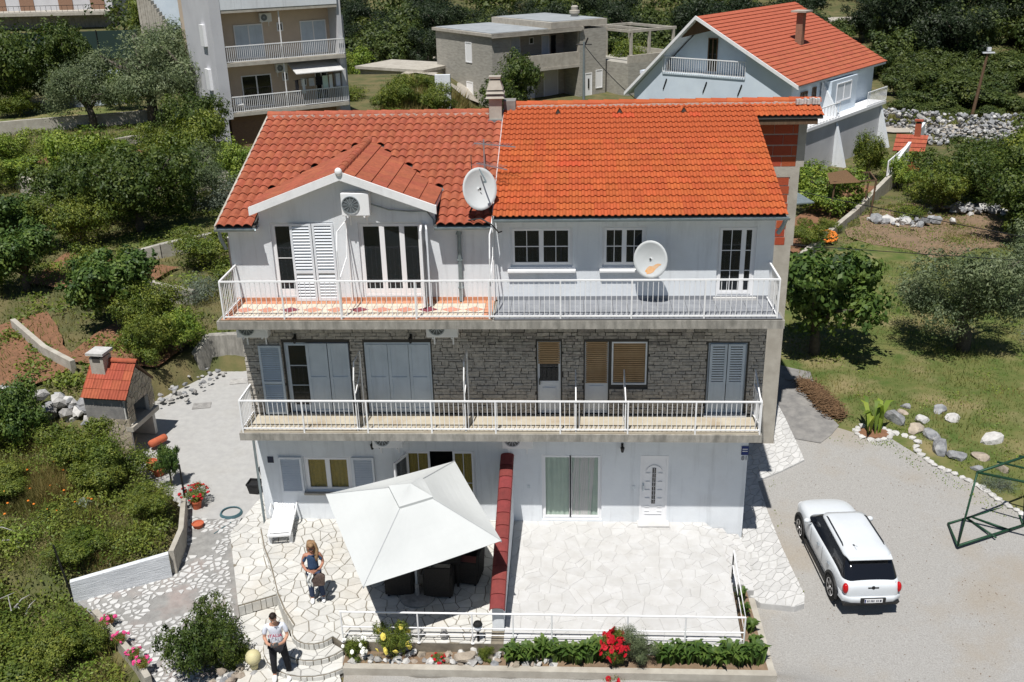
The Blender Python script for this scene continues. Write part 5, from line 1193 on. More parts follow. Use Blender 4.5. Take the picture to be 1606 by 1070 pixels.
for s in(-1,1):
    MB().tube([(s*.60,-1.2,1.485),(s*.60,-1.1,1.545),(s*.585,.0,1.55),(s*.575,.12,1.50)],.016,8).build('roof_rail','black_plastic',t,smooth=True)
    # pillars, mirrors, handles
    MB().bar((s*.755,-.45,1.02),(s*.67,-.5,1.42),.05,.02).build('door_pillar','black_plastic',t)
    MB().ball((s*.98,.55,1.08),.1,12,8,(1.1,.75,.75)).build('mirror','car_paint',t,smooth=True); MB().box(s*.83,s*.98,.53,.57,1.02,1.06).build('mirror_arm','black_plastic',t) if s>0 else MB().box(-.98,-.83,.53,.57,1.02,1.06).build('mirror_arm','black_plastic',t)
    for yy in(-.2,-1.0): MB().ball((s*.905,yy,.86),.05,10,6,(.4,1.8,.5)).build('door_handle','alu',t,smooth=True)
    for yy in(1.28,-1.3):
        w_=thing_w=link('wheel',MB().lathe([(.14,-.1),(.29,-.1),(.325,-.08),(.335,-.03),(.335,.03),(.325,.08),(.29,.1),(.2,.1)],32).mesh('tyre','rubber',True),t,(s*.81,yy,.335),(0,s*PI/2,0))
        MB().lathe([(.001,.04),(.2,.05),(.235,.09),(.215,.1),(.001,.03)][:4],28).build('rim','black_plastic',w_)
        sp=MB()
        for k in range(5):
            a=2*PI*k/5
            for da in(-.12,.12): sp.bar((.05*math.cos(a),.05*math.sin(a),.088),(.225*math.cos(a+da),.225*math.sin(a+da),.098),.035,.02)
        sp.lathe([(.001,.075),(.06,.08),(.055,.105),(.001,.107)],12); sp.lathe([(.215,.07),(.235,.07),(.238,.104),(.215,.1)],28,cap=False); sp.build('spokes','rim',w_)
        # arch cladding and dark wheel housing
        AV=[];k_=16
        for k in range(k_+1):
            a=rad(-8)+rad(196)*k/k_
            for r,xx in((.36,.86),(.365,.915),(.425,.912),(.43,.87)): AV.append((s*xx*(1 if abs(yy)<1.5 else 1),yy+r*math.cos(a),.335+r*math.sin(a)))
        MB().add(AV,[(4*k+j,4*k+j+1,4*k+j+5,4*k+j+4) for k in range(k_) for j in range(3)]).build('wheel_arch','black_plastic',t,smooth=False)
        MB().lathe([(.365,0),(.365,.01)],28).build('wheel_housing','rubber',t,(s*.885,yy,.335),(0,s*PI/2,0))
    MB().box(min(s*.88,s*.91),max(s*.88,s*.91),-.95,.92,.2,.32).build('sill','black_plastic',t)
    lm=MB().ball((0,0,0),1,14,10,(.085,.09,.15)); lm.build('tail_light','red_lamp',t,(s*.76,-1.955,.80),(0,0,0),smooth=True)
    MB().ball((0,0,0),1,16,10,(.15,.1,.13)).build('headlight','lamp_clear',t,(s*.64,1.83,.68),(rad(-25),0,0),smooth=True)
    MB().bar((s*.897,.37,.3),(s*.897,.37,.97),.006,.006).bar((s*.899,-.52,.3),(s*.897,-.52,1.0),.006,.006).build('door_gap','black_plastic',t)
MB().add([(-.78,-1.98,.28),(.78,-1.98,.28),(.8,-2.06,.42),(-.8,-2.06,.42),(-.7,-1.8,.22),(.7,-1.8,.22),(.83,-1.8,.42),(-.83,-1.8,.42)],[(0,1,2,3),(0,4,5,1),(1,5,6,2),(3,2,6,7),(0,3,7,4),(4,7,6,5)]).build('rear_skirt','black_plastic',t)
rb=[]
for zz,dy in((.42,-2.08),(.52,-2.12),(.6,-2.10),(.64,-2.0)):
    for x,yo in((-.86,.35),(-.82,.12),(-.6,.03),(0,0),(.6,.03),(.82,.12),(.86,.35)): rb.append((x,dy+yo,zz))
MB().add(rb,[(j*7+i,j*7+i+1,(j+1)*7+i+1,(j+1)*7+i) for j in range(3) for i in range(6)]).build('rear_bumper','car_paint',t,smooth=True)
MB().box(-.36,.36,-2.135,-2.09,.47,.6).build('plate_recess','black_plastic',t,bevel=.01)
pl=MB().box(-.26,.26,-2.145,-2.136,.48,.59).build('number_plate','plate',t); MB().box(-.255,-.22,-2.1475,-2.1455,.485,.585).build('plate_band','blue_sign',pl)
for k,x in enumerate((-.17,-.13,-.07,-.03,.01,.09,.13,.19,.215)): MB().box(x-.012,x+.012,-2.1475,-2.1455,.505,.565).build('plate_character','ink',pl)
b=MB(); 
for s in(-1,1): b.add([(s*.03,-2.0,.90),(s*.13,-1.99,.91),(s*.12,-1.995,.885),(s*.03,-2.01,.865)],[(0,1,2,3)])
b.lathe([(.035,0),(.03,.012),(.001,.015)],14); 
bb=MB(); bb.cbox((-.09,-2.045,.86),(.13,.02,.035)); bb.cbox((.09,-2.045,.86),(.13,.02,.035)); bb.ball((0,-2.045,.86),.055,12,6,(1,.4,1)); bb.build('emblem','dark_metal',t).scale=(1.,1.,1.)
MB().bar((-.3,-1.2,1.52),(-.32,-1.45,1.68),.008).cbox((-.3,-1.2,1.525),(.05,.06,.02)).build('aerial','black_plastic',t)
for s in(-1,1): MB().bar((s*.62,-2.0,.66),(s*.66,-1.965,.98),.008).build('hatch_gap','black_plastic',t)
# ------------------------------------------------------------------ people
def skinned(name,joints,edges,m,parent,root=0,sub=2):
    bm=bmesh.new(); lay=bm.verts.layers.skin.verify(); vs=[]
    for k,(p,r) in enumerate(joints):
        v=bm.verts.new(p); v[lay].radius=r if isinstance(r,tuple) else (r,r); v[lay].use_root=(k==root); vs.append(v)
    for a,b_ in edges: bm.edges.new((vs[a],vs[b_]))
    me=bpy.data.meshes.new(name); bm.to_mesh(me); bm.free(); me.materials.append(K[m]); o=link(name,me,parent)
    s=o.modifiers.new('skin','SKIN'); s.use_smooth_shade=True; s.branch_smoothing=.6; subsurf(o,sub); return o
def chain(J,E,start,pts):
    k=start
    for p,r in pts: J.append((p,r)); E.append((k,len(J)-1)); k=len(J)-1
    return k
def hand(J,E,wrist,dirv,palmside,curl,s=1.):
    """five fingers rooted in the palm; dirv = pointing direction, palmside = towards the thumb"""
    d=Vector(dirv).normalized(); q=Vector(palmside); q=(q-d*q.dot(d)).normalized(); n=d.cross(q)*curl
    w_=Vector(J[wrist][0]); pc=w_+d*.05*s; J.append((tuple(pc),(.034*s,.022*s))); E.append((wrist,len(J)-1)); P_=len(J)-1
    for f,(off,ln) in enumerate(((.028,.068),(.010,.078),(-.010,.072),(-.028,.056))):
        a=pc+d*.045*s+q*off*s; b_=a+(d*.8+n*.5)*ln*.5*s; c=b_+(d*.3+n*.9)*ln*.5*s; chain(J,E,P_,[(tuple(a),.0095*s),(tuple(b_),.0088*s),(tuple(c),.0075*s)])
    a=pc+q*.035*s-d*.01*s; b_=a+(q*.6+d*.7+n*.4)*.035*s; c=b_+(d*.8+n*.6)*.028*s; chain(J,E,P_,[(tuple(a),.012*s),(tuple(b_),.0105*s),(tuple(c),.009*s)])
def head(parent,c,m,tilt,hr,hm,long=False,r=1.):
    """face details and hair round head centre c; facing -y tilted down"""
    R=Matrix.Rotation(tilt,4,'X'); g=link('head_details',MB().ball((0,-.1*r,-.012),.017,8,6,(1,1.3,1.1)).ball((.07*r,-.015,0),.02,8,6,(.5,1,1.4)).ball((-.07*r,-.015,0),.02,8,6,(.5,1,1.4)).mesh('nose_and_ears',m,True),parent,c,(tilt,0,hr)); g.name='nose_and_ears'
    for s in(-1,1):
        e=link('eye',MB().ball((s*.03,-.088*r,.012),.012,8,6).mesh('eye','plate',True),g); link('pupil',MB().ball((s*.03,-.098*r,.012),.006,6,4).mesh('pupil','ink',True),e) if False else None
        link('eyebrow',MB().bar((s*.015,-.098*r,.035),(s*.05,-.086*r,.037),.007).mesh('eyebrow',hm),g)
    link('mouth',MB().bar((-.022,-.093*r,-.05),(.022,-.093*r,-.05),.008,.006).mesh('mouth','cushion'),g)
    V=[];n_=18;mm=10
    b=MB()
    for i in range(mm+1):
        ph=PI*i/mm
        for k in range(n_):
            a=2*PI*k/n_; x=math.sin(ph)*math.cos(a); y=math.sin(ph)*math.sin(a); z=math.cos(ph)
            lim=-.05 if y>-.3 else .45
            zz=max(z,lim if not long else (lim if y<-.3 else -.35)); k2=1.
            V.append((x*.086*r*(1 if z>=zz-1e-6 else .6),(y*.098*r+.008)*(1 if z>=zz-1e-6 else .6),zz*.118*r+.012))
    link('hair',b.add(V,[(i*n_+k,i*n_+(k+1)%n_,(i+1)*n_+(k+1)%n_,(i+1)*n_+k) for i in range(mm) for k in range(n_)]).mesh('hair',hm,True),parent,c,(tilt,0,hr))
# --- man in the white shirt: looks down at the thing in his hands
def man():
    t=thing('person','man in a white shirt and black trousers looking down at the phone in his hands','person',(-6.26,-5.62,-.45),rad(12))
    H=1.74
    J=[((0,0,.93),(.15,.11))];E=[]
    ch=chain(J,E,0,[((0,.01,1.08),(.135,.10)),((0,.0,1.25),(.155,.105)),((0,-.01,1.40),(.15,.09)),((0,-.02,1.49),(.06,.06)),((0,-.05,1.56),.055),((0,-.085,1.63),(.076,.088)),((0,-.075,1.70),(.068,.08))])
    c3=3
    ends={}
    for s in(-1,1):
        k=chain(J,E,c3,[((s*.165,0,1.40),.05),((s*.215,.0,1.27),.045),((s*.245,-.02,1.12),.04),((s*.17,-.2,1.08),.036),((s*.075,-.31,1.12),.027)]); ends[s]=k
        hand(J,E,k,(-s*.8,-.45,.1),(0,-.1,1),s*1,1.)
        chain(J,E,0,[((s*.10,0,.86),(.10,.095)),((s*.12+ (.03 if s>0 else 0),-.01+.02*s,.48),(.062,.065)),((s*.12+(.06 if s>0 else -.02),.03,.12),(.042,.045)),((s*.12+(.06 if s>0 else -.02),-.0,.055),(.042,.04)),((s*.13+(.06 if s>0 else -.02),-.12,.04),(.038,.03))])
    b=skinned('body',J,E,'skin',t)
    # shirt
    J=[((0,.0,.92),(.17,.13))];E=[]; chain(J,E,0,[((0,.01,1.08),(.15,.12)),((0,0,1.25),(.16,.125)),((0,-.01,1.39),(.145,.10)),((0,-.015,1.46),(.07,.065))])
    for s in(-1,1): chain(J,E,3,[((s*.165,0,1.41),.062),((s*.215,.0,1.29),.058),((s*.24,-.01,1.18),.056)])
    sh=skinned('shirt','' or J,E,'white_shirt',t)
    J=[((0,.0,.93),(.165,.125))];E=[]; 
    for s in(-1,1): chain(J,E,0,[((s*.10,0,.85),(.11,.105)),((s*.12+(.03 if s>0 else 0),-.01+.02*s,.48),(.075,.078)),((s*.12+(.06 if s>0 else -.02),.03,.10),(.058,.062))])
    skinned('trousers',J,E,'black_cloth',t)
    for s in(-1,1):
        x=s*.12+(.06 if s>0 else -.02); MB().ball((x,-.06,.045),.1,14,8,(.55,1.5,.5)).build('shoe','plastic_white',t,smooth=True)
    head(t,(0,-.085,1.655),'skin',rad(28),0,'hair_dark')
    # lettering across the chest
    tm=textmesh('ITALIA',.1,.003)
    for v in tm.vertices:
        x=v.co.x; v.co.z-=x*x*1.1; v.co.y-=x*x*.5
    o=link('shirt_lettering',tm,sh,(0,-.158,1.235),(rad(80),0,0)); tm.materials.append(K['red_ink'])
    tm2=textmesh('ITALIA',.1,.002); 
    for v in tm2.vertices:
        x=v.co.x; v.co.z-=x*x*1.1; v.co.y-=x*x*.5
    o=link('shirt_lettering',tm2,sh,(.004,-.155,1.229),(rad(80),0,0)); tm2.materials.append(K['blue_sign'])
    R=Matrix.Rotation(rad(12),4,'Z'); p=R@Vector((-.01,-.36,1.16)); 
    tag(MB().cbox((0,0,0),(.16,.085,.012)).build('phone','black_plastic',None,(t.location.x+p.x,t.location.y+p.y,t.location.z+p.z),(rad(35),rad(-10),rad(12)),bevel=.004),'dark phone held by the man in the white shirt','phone')
man()
def woman():
    t=thing('person','woman with long blond hair, blue top and jeans holding a handbag on the left terrace','person',(-5.93,-3.5,0),rad(14))
    J=[((0,0,.86),(.145,.11))];E=[]
    chain(J,E,0,[((0,.01,1.0),(.115,.09)),((0,.0,1.15),(.13,.10)),((0,-.01,1.28),(.125,.085)),((0,-.015,1.37),(.05,.05)),((0,-.045,1.43),.048),((0,-.075,1.50),(.07,.08)),((0,-.065,1.56),(.062,.072))])
    for s in(-1,1):
        k=chain(J,E,3,[((s*.165,0,1.29),.052),((s*.21,.01,1.16),.043),((s*.235,-.0,1.03),.037),((s*.16,-.17,.985),.032),((s*.08,-.27,1.0),.025)])
        hand(J,E,k,(-s*.7,-.6,-.05),(0,0,1),s,.92)
        chain(J,E,0,[((s*.09,0,.80),(.10,.09)),((s*.10+.015*(s>0),-.01,.44),(.058,.06)),((s*.10+.06*(s>0),.02,.11),(.04,.042)),((s*.10+.06*(s>0),-.0,.05),(.038,.036)),((s*.11+.06*(s>0),-.1,.038),(.034,.027))])
    skinned('body',J,E,'skin_tan',t)
    J=[((0,0,.86),(.15,.12))];E=[]; chain(J,E,0,[((0,.01,1.0),(.135,.11)),((0,0,1.15),(.152,.122)),((0,-.01,1.27),(.145,.1)),((0,-.012,1.33),(.075,.065))])
    for s in(-1,1): chain(J,E,3,[((s*.14,0,1.29),.056),((s*.185,.005,1.18),.052),((s*.21,.0,1.10),.05)])
    skinned('top','' or J,E,'blue_shirt',t)
    J=[((0,0,.85),(.155,.12))];E=[]
    for s in(-1,1): chain(J,E,0,[((s*.09,0,.78),(.11,.1)),((s*.10+.015*(s>0),-.01,.44),(.07,.072)),((s*.10+.06*(s>0),.02,.09),(.06,.066))])
    skinned('jeans',J,E,'denim',t)
    for s in(-1,1): MB().ball((s*.10+.06*(s>0),-.055,.04),.09,14,8,(.55,1.45,.5)).build('shoe','plastic_white',t,smooth=True)
    head(t,(0,-.075,1.52),'skin_tan',rad(24),0,'hair_blond',True,.95)
    b=MB(); b.tube([(.03,.03,1.60),(.06,.05,1.5),(.1,.0,1.38),(.1,-.06,1.25),(.09,-.1,1.15)],[.06,.075,.07,.05,.02],10); b.tube([(-.02,.04,1.6),(-.03,.08,1.48),(-.03,.1,1.35),(-.02,.1,1.2)],[.07,.085,.085,.04],10); b.build('long_hair','hair_blond',t,smooth=True)
    MB().box(-.05,.05,-.178,-.166,1.515,1.535).build('sunglasses','black_plastic',t)
    R=Matrix.Rotation(rad(14),4,'Z')
    def at(x,y,z): p=R@Vector((x,y,z)); return (t.location.x+p.x,t.location.y+p.y,t.location.z+p.z)
    g=thing('handbag','brown and black handbag hanging from the woman\'s hands','handbag',at(.1,-.27,.62),rad(14))
    MB().add([(-.13,-.06,-.02),(.13,-.06,-.02),(.13,.06,-.02),(-.13,.06,-.02),(-.16,-.05,.22),(.16,-.05,.22),(.16,.05,.22),(-.16,.05,.22),(-.1,-.02,.3),(.1,-.02,.3),(.1,.02,.3),(-.1,.02,.3)],[(0,3,2,1),(0,1,5,4),(1,2,6,5),(2,3,7,6),(3,0,4,7),(4,5,9,8),(5,6,10,9),(6,7,11,10),(7,4,8,11),(8,9,10,11)]).build('bag_body','bag',g,bevel=.02)
    MB().tube([(-.09,0,.28),(-.07,0,.36),(-.03,0,.4),(.03,0,.4),(.07,0,.36),(.09,0,.28)],.01,6).build('strap','black_cloth',g)
    V=[];n_=10
    for i in range(n_+1):
        for j in range(6): V.append((-.14+.11*j/5+.03*math.sin(i*.8),-.3+.05*math.sin(j*2.+i*.5),1.0-.38*i/n_))
    o=link('cloth',MB().add(V,[(i*6+j,i*6+j+1,(i+1)*6+j+1,(i+1)*6+j) for i in range(n_) for j in range(5)]).mesh('cloth','curtain',True),None,t.location,(0,0,rad(14))); s=o.modifiers.new('thick','SOLIDIFY'); s.thickness=.008; tag(o,'pale scarf held by the woman in front of her jeans','scarf')
woman()
# ------------------------------------------------------------------ houses behind
def simple_window(parent,x0,x1,z0,z1,y,m='pvc',glass='car_glass',div=1,axis='y',sill=False):
    b=MB(); 
    def bx(q,a,c,d0,d1,e,f): 
        return q.box(a,c,d0,d1,e,f) if axis=='y' else q.box(d0,d1,a,c,e,f)
    s=-1 if axis!='+x' else 1
    def yy(a,c): return (y+s*c,y+s*a) if s<0 else (y+a,y+c)
    bx(b,x0,x1,*yy(.0,.05),z1-.07,z1); bx(b,x0,x1,*yy(.0,.05),z0,z0+.07); bx(b,x0,x0+.07,*yy(.0,.05),z0+.07,z1-.07); bx(b,x1-.07,x1,*yy(.0,.05),z0+.07,z1-.07)
    for i in range(div):
        x=x0+(x1-x0)*(i+1)/(div+1); bx(b,x-.04,x+.04,*yy(.0,.05),z0+.07,z1-.07)
    w_=b.build('window',m,parent)
    q=MB(); bx(q,x0+.07,x1-.07,*yy(.002,.02),z0+.07,z1-.07); q.build('pane',glass,w_)
    return w_
def rail(parent,a,b_,z0,z1,n,m='white_paint',w=.03,bw=.03,name='railing'):
    a=Vector((*a,0));b_=Vector((*b_,0)); q=MB(); q.bar((a.x,a.y,z1),(b_.x,b_.y,z1),.06); q.bar((a.x,a.y,z0+.08),(b_.x,b_.y,z0+.08),.04); r=q.build(name,m,parent)
    me=MB().box(-w/2,w/2,-w/2,w/2,0,z1-z0-.08).mesh('baluster',m)
    for i in range(n+1): p=a.lerp(b_,i/n); link('baluster',me,r,(p.x,p.y,z0+.08))
    return r
# tower house (upper left)
t=thing('apartment_house','tall beige apartment house with two railed balconies and a pulled-out awning, upper left','house',(-21.66,40.2,0),.587)
b=MB(); W=8.24
b.box(-.0,W,1.5,9,1.2,13.5); b.build('wall','cream_wall',t)
b=MB(); b.box(-.32,-.001,-.25,6.6,1.2,13.6); b.box(-.0,.0+.35,-.25,1.5,3.9,13.6) ; b.build('side_wall','grey_wall',t)
b=MB(); b.box(W-.3,W,-.05,1.5,3.9,13.6); b.box(W,W+1.0,2.2,8.5,1.2,9.6); b.build('side_wall','grey_wall',t)
for z in(4.02,7.1): MB().box(.35,W,-.25,1.5,z,z+.22).build('balcony_slab','concrete_pale',t)
MB().box(.35,W-.3,-.2,1.5,10.3,10.5).build('ceiling_slab','concrete_pale',t); MB().box(.35,W-.3,-.22,.0,10.5,13.6).build('parapet','white_wall',t)
for z in(4.24,7.32):
    rail(t,(.35,-.18),(W,-.18),z,z+1.0,62)
    MB().bar((4.05,-.05,z),(4.05,-.05,z+2.95),.06).build('post','white_paint',t)
MB().box(.0,W-.5,-.0,1.5,1.2,1.3).build('floor','concrete',t); MB().box(0.3,3.6,.3,1.5,1.3,4.0).box(3.7,7.6,.6,1.5,1.3,4.0).build('brick_wall','brick',t)
K['brick_tan']=mat('brick_tan',(.30,.18,.12),(.22,.13,.09),6,.95,.4,20,stretch=(1,1,5))
for o in t.children:
    if o.name.startswith('brick_wall'): o.data.materials[0]=K['brick_tan']
for x0,x1,z0,z1 in((1.5,3.4,7.35,9.45),(5.9,7.7,7.35,9.45)): simple_window(t,x0,x1,z0,z1,1.49,glass='shutter_blue')
simple_window(t,1.6,3.6,4.27,6.3,1.49); 
for z in(8.9,5.75): simple_window(t,4.35,4.75,z,z+.55,1.49,div=0)
simple_window(t,5.6,6.0,5.3,5.8,1.49,div=0); simple_window(t,6.6,7.5,4.3,6.3,1.49)
aircon('air conditioner on the upper balcony wall of the beige apartment house',(0,0,0)).parent=None
o=[x for x in bpy.data.objects if x.get('label','').startswith('air conditioner on the upper balcony wall')][0]
tw_=Matrix.Translation((-21.66,40.2,0))@Matrix.Rotation(.587,4,'Z'); o.location=tw_@Vector((3.6,1.48,9.55)); o.rotation_euler.z=.587
o2=copytree(o); o2.location=tw_@Vector((4.3,1.48,6.35)); o2['label']='air conditioner on the lower balcony wall of the beige apartment house'
aw=thing('awning','cream awning pulled out over the right half of the lower balcony of the apartment house','awning',tw_@Vector((6.2,1.0,6.85)),.587)
MB().add([(-1.6,0,.1),(1.7,0,.1),(1.7,-1.7,-.45),(-1.6,-1.7,-.45),(-1.6,0,.05),(1.7,0,.05),(1.7,-1.7,-.5),(-1.6,-1.7,-.5)],[(0,3,2,1)[::-1],(4,5,6,7),(0,4,5,1),(1,5,6,2),(2,6,7,3),(3,7,4,0)]).build('fabric','stone_white',aw)
for x in(-1.4,1.5): MB().bar((x,0,-.2),(x,-1.6,-.5),.04).build('arm','white_paint',aw)
ln=thing('washing_line','washing drying on the lower balcony under the cream awning','laundry',tw_@Vector((4.6,.0,5.9)),.587)
MB().bar((0,0,0),(3.4,0,.25),.02).build('line','dark_metal',ln)
rd=random.Random(2)
for i,(m_,w_) in enumerate((('black_cloth',.3),('curtain',.25),('grey_wall',.5),('black_cloth',.6),('curtain_green',.5),('curtain',.3),('white_shirt',.4))):
    x=.1+i*.47; h_=rd.uniform(.5,.95); z=x*.07; MB().box(x,x+w_*.75,-.02,.02,z-h_,z).build('garment',m_,ln)
tag(link('plastic_chair',MB().box(0,.45,0,.45,.4,.45).box(0,.45,.4,.45,.45,.85).box(0,.05,0,.05,0,.4).box(.4,.45,0,.05,0,.4).box(0,.05,.4,.45,0,.4).box(.4,.45,.4,.45,0,.4).mesh('plastic_chair','plastic_white'),None,tw_@Vector((.8,.2,4.25)),(0,0,.587)),'white plastic chair at the left end of the lower balcony of the apartment house','chair')
for z in(8.3,5.6): 
    MB().box(-.5,-.32,1.2,2.1,z,z+1.3).build('side_shutter','pvc',t)
# blue house (upper right)
bt=-.643; t=thing('blue_house','pale blue house with an orange gabled roof and an attic balcony, upper right','house',(13.7,40.0,0),bt)
W=11.4; D_=13.2; ZR=9.3; RX=-6.68; ZE=5.75; ZL=4.45
zr_=lambda x:ZE+(ZR-.15-ZE)*(x/RX) if x>RX else ZL+(ZR-.15-ZL)*(x+W)/(RX+W)
def gable(q,pts,y0,y1):
    n=len(pts); q.add([(x,y0,z) for x,z in pts]+[(x,y1,z) for x,z in pts],[tuple(range(n)),tuple(range(n,2*n))[::-1]]+[(i,n+i,n+(i+1)%n,(i+1)%n) for i in range(n)])
b=MB(); NL,NR=-9.1,-3.2; NZ=5.7
gable(b,[(-W,-.2),(0,-.2),(0,NZ-.02),(-W,NZ-.02)] if ZL>NZ else [(-W,-.2),(0,-.2),(0,NZ),(-9.1,NZ),(-9.1,zr_(-9.1)),(-W,ZL)],0,.25)
gable(b,[(NR,NZ),(0,NZ),(0,ZE),(NR,zr_(NR))],.0,.25)
gable(b,[(-W,-.2),(0,-.2),(0,ZE),(RX,ZR-.15),(-W,ZL)],D_-.25,D_); b.box(-.25,0,.25,D_-.25,-.2,ZE-.1); b.box(-W,-W+.25,.25,D_-.25,-.2,ZL-.1); b.box(-W+.25,-.25,.25,D_-.25,NZ-.25,NZ-.03)
b.build('wall','blue_wall',t)
nb=MB(); gable(nb,[(NL-.3,NZ),(NR+.3,NZ),(NR+.3,zr_(NR+.3)-.1),(RX,ZR-.3),(NL-.3,zr_(NL-.3)-.1)],1.3,1.45); nb.build('attic_wall','blue_wall',t)
nb=MB(); gable(nb,[(RX-1.2,zr_(RX-1.2)),(RX+1.2,zr_(RX+1.2)),(RX,ZR-.15)],-.02,.05); nb.build('gable_boarding','wood',t)
simple_window(t,-6.6,-5.9,5.8,7.9,1.29,m='wood',div=1); 
rail(t,(-9.15,-.1),(-3.15,-.1),5.7,6.7,36)
for x in(-9.1,-6.1,-3.6): MB().bar((x,-.02,4.6),(x+.25,-.05,5.3),.06).build('drain_spout','dark_metal',t)
simple_window(t,-7.2,-5.3,2.2,3.6,-.0,m='pvc',div=1); simple_window(t,-4.4,-2.6,2.2,3.6,-.0,m='pvc',div=1)
# roof
def slab(b,A,B,C_,D2,th=.14):
    vs=[A,B,C_,D2]; lo=[(x,y,z-th) for x,y,z in vs]; b.add(vs+lo,[(0,1,2,3),(4,7,6,5),(0,4,5,1),(1,5,6,2),(2,6,7,3),(3,7,4,0)])
b=MB(); slab(b,(.55,-.35,ZE-.25),(.55,D_+.7,ZE-.25),(RX,D_+.7,ZR),(RX,-.35,ZR)); slab(b,(-W-.5,-.35,ZL-.25),(RX,-.35,ZR),(RX,D_+.7,ZR),(-W-.5,D_+.7,ZL-.25)); b.build('roof_deck','white_wall',t)
def far_tiles(parent,A,B,C_,rows,cols,m,up=.03,drop=.05):
    """A eave start, B eave end, C ridge above A: tile strips as boards with a raised lower edge"""
    A=Vector(A);B=Vector(B);C_=Vector(C_); e=(B-A)/cols; s=(C_-A)/rows; n=e.cross(s).normalized()
    if n.z<0: n=-n
    base=MB().add([tuple(n*(up+drop)),tuple(e*.985+n*(up+drop)),tuple(e*.985+s*1.04+n*up),tuple(s*1.04+n*up),tuple(n*.0),tuple(e*.985)],[(0,1,2,3),(4,5,1,0)]); me=base.mesh('roof_tile',m)
    lst=[(r,c) for r in range(rows) for c in range(cols)]
    if len(lst)<=300:
        for r,c in lst: link('roof_tile',me,parent,A+e*c+s*r)
    else:
        for r,c in lst[:300]: link('roof_tile',me,parent,A+e*c+s*r)
        q=MB()
        for r,c in lst[300:]: 
            o_=A+e*c+s*r; q.add([tuple(Vector(v)+o_) for v in base.v],base.f)
        q.build('roof_tile',m,parent,kind='stuff')
far_tiles(t,(.58,-.38,ZE-.25),(.58,D_+.75,ZE-.25),(RX,-.38,ZR),22,34,'tile_far')
far_tiles(t,(-W-.5,D_+.75,ZL-.25),(-W-.5,-.38,ZL-.25),(RX,D_+.75,ZR),10,12,'tile_far')
b=MB(); 
for (xa,za,xb,zb) in((.6,ZE-.3,RX,ZR-.02),(-W-.55,ZL-.3,RX,ZR-.02)): b.add([(xa,-.45,za-.12),(xb,-.45,zb-.12),(xb,-.45,zb+.1),(xa,-.45,za+.1),(xa,-.37,za-.12),(xb,-.37,zb-.12),(xb,-.37,zb+.1),(xa,-.37,za+.1)],[(0,1,2,3),(7,6,5,4),(3,2,6,7),(0,4,5,1)])
b.build('barge_board','white_paint',t)
b=MB(); b.box(-2.9,-2.45,6.2,6.65,7.0,9.2); c=b.build('chimney','brick_tan',t); MB().box(-3.2,-2.15,5.9,6.95,9.25,9.36).build('chimney_cap','concrete_pale',c)
MB().box(-RX*0-8.2,-7.6,7,7.05,0,0.01)
# side wall terrace and balconies
b=MB(); b.box(0,1.5,-.6,D_-1,2.9,3.1); b.build('balcony_slab','white_paint',t); b=MB(); b.box(0,1.35,-.4,D_-1.3,-.3,2.9); b.build('lower_wall','grey_wall',t)
rail(t,(1.45,-.55),(1.45,4.2),3.1,4.05,10,name='railing'); rail(t,(1.45,8.8),(1.45,D_-1),3.1,4.05,16)
rail(t,(0,-.55),(1.45,-.55),3.1,4.05,6)
b=MB(); b.box(0.001,.7,4.4,8.6,3.1,ZE-.5); b.build('bay_wall','blue_wall',t); b=MB(); b.add([(.1,4.2,3.1),(1.48,4.2,3.1),(.1,4.2,5.3),(.1,4.38,3.1),(1.48,4.38,3.1),(.1,4.38,5.3)],[(0,1,2),(5,4,3),(0,3,4,1),(1,4,5,2)]); b.build('buttress','white_wall',t)
for yb in(4.0,11.6):
    b=MB(); b.add([(1.36,yb,-.3),(2.3,yb,-.3),(1.36,yb,2.8),(1.36,yb+.3,-.3),(2.3,yb+.3,-.3),(1.36,yb+.3,2.8)],[(0,1,2),(5,4,3),(0,3,4,1),(1,4,5,2)]); b.build('buttress','white_wall',t)
simple_window(t,1.3,2.3,3.4,4.9,.0,axis='+x',m='wood'); simple_window(t,3.0,3.6,3.6,5.0,.0,axis='+x',m='wood'); simple_window(t,5.2,7.6,3.8,5.0,.7,axis='+x',m='pvc',glass='shutter_white')
# grey flat-roofed block house (centre back)
ft=.639; t=thing('block_house','unplastered grey concrete block house with a flat roof and a recessed balcony, centre back','house',(-6.6,67.3,0),ft)
W=12.7; D_=9.9
b=MB(); b.box(0,1.9,0,D_,-.2,6.1); b.box(1.9,9.6,2.4,D_,-.2,6.1); b.box(9.6,W,-.1,D_,-.2,6.1); b.build('wall','block_wall',t)
b=MB(); b.box(-.25,W*.78,-.35,D_+.3,6.1,6.35); b.build('roof_slab','concrete_pale',t); b=MB(); b.box(W*.5,W+.1,-.1,D_,6.36,6.9); b.build('roof_parapet','concrete_pale',t)
MB().box(-.0,W*.48,0,D_,6.352,6.42).build('roof_felt','roof_felt',t); MB().box(W*.53,W-.15,.2,D_-.3,6.902,6.96).build('roof_felt','roof_felt',t)
b=MB(); b.box(-.2,9.7,-.35,-.15,6.0,6.35); b.build('roof_fascia','concrete_pale',t)
b=MB(); b.box(1.9,9.6,.0,2.4,3.0,3.2); b.box(1.9,9.6,-.0,.15,3.2,4.15); b.build('balcony','concrete_pale',t)
b=MB(); b.box(1.9,9.6,-.05,2.4,2.75,2.99); b.build('beam','concrete_pale',t)
for x in(1.9,9.45): MB().box(x,x+.15,-.0,.2,4.15,6.0).build('post','concrete_pale',t)
simple_window(t,3.4,4.6,3.9,5.7,2.4,glass='shutter_blue',div=0); simple_window(t,5.6,6.1,4.9,5.5,2.4,div=0)
simple_window(t,7.0,7.9,3.2,5.6,2.4,glass='shutter_blue',div=0); simple_window(t,8.0,8.7,3.2,5.6,2.4,div=0,m='concrete')
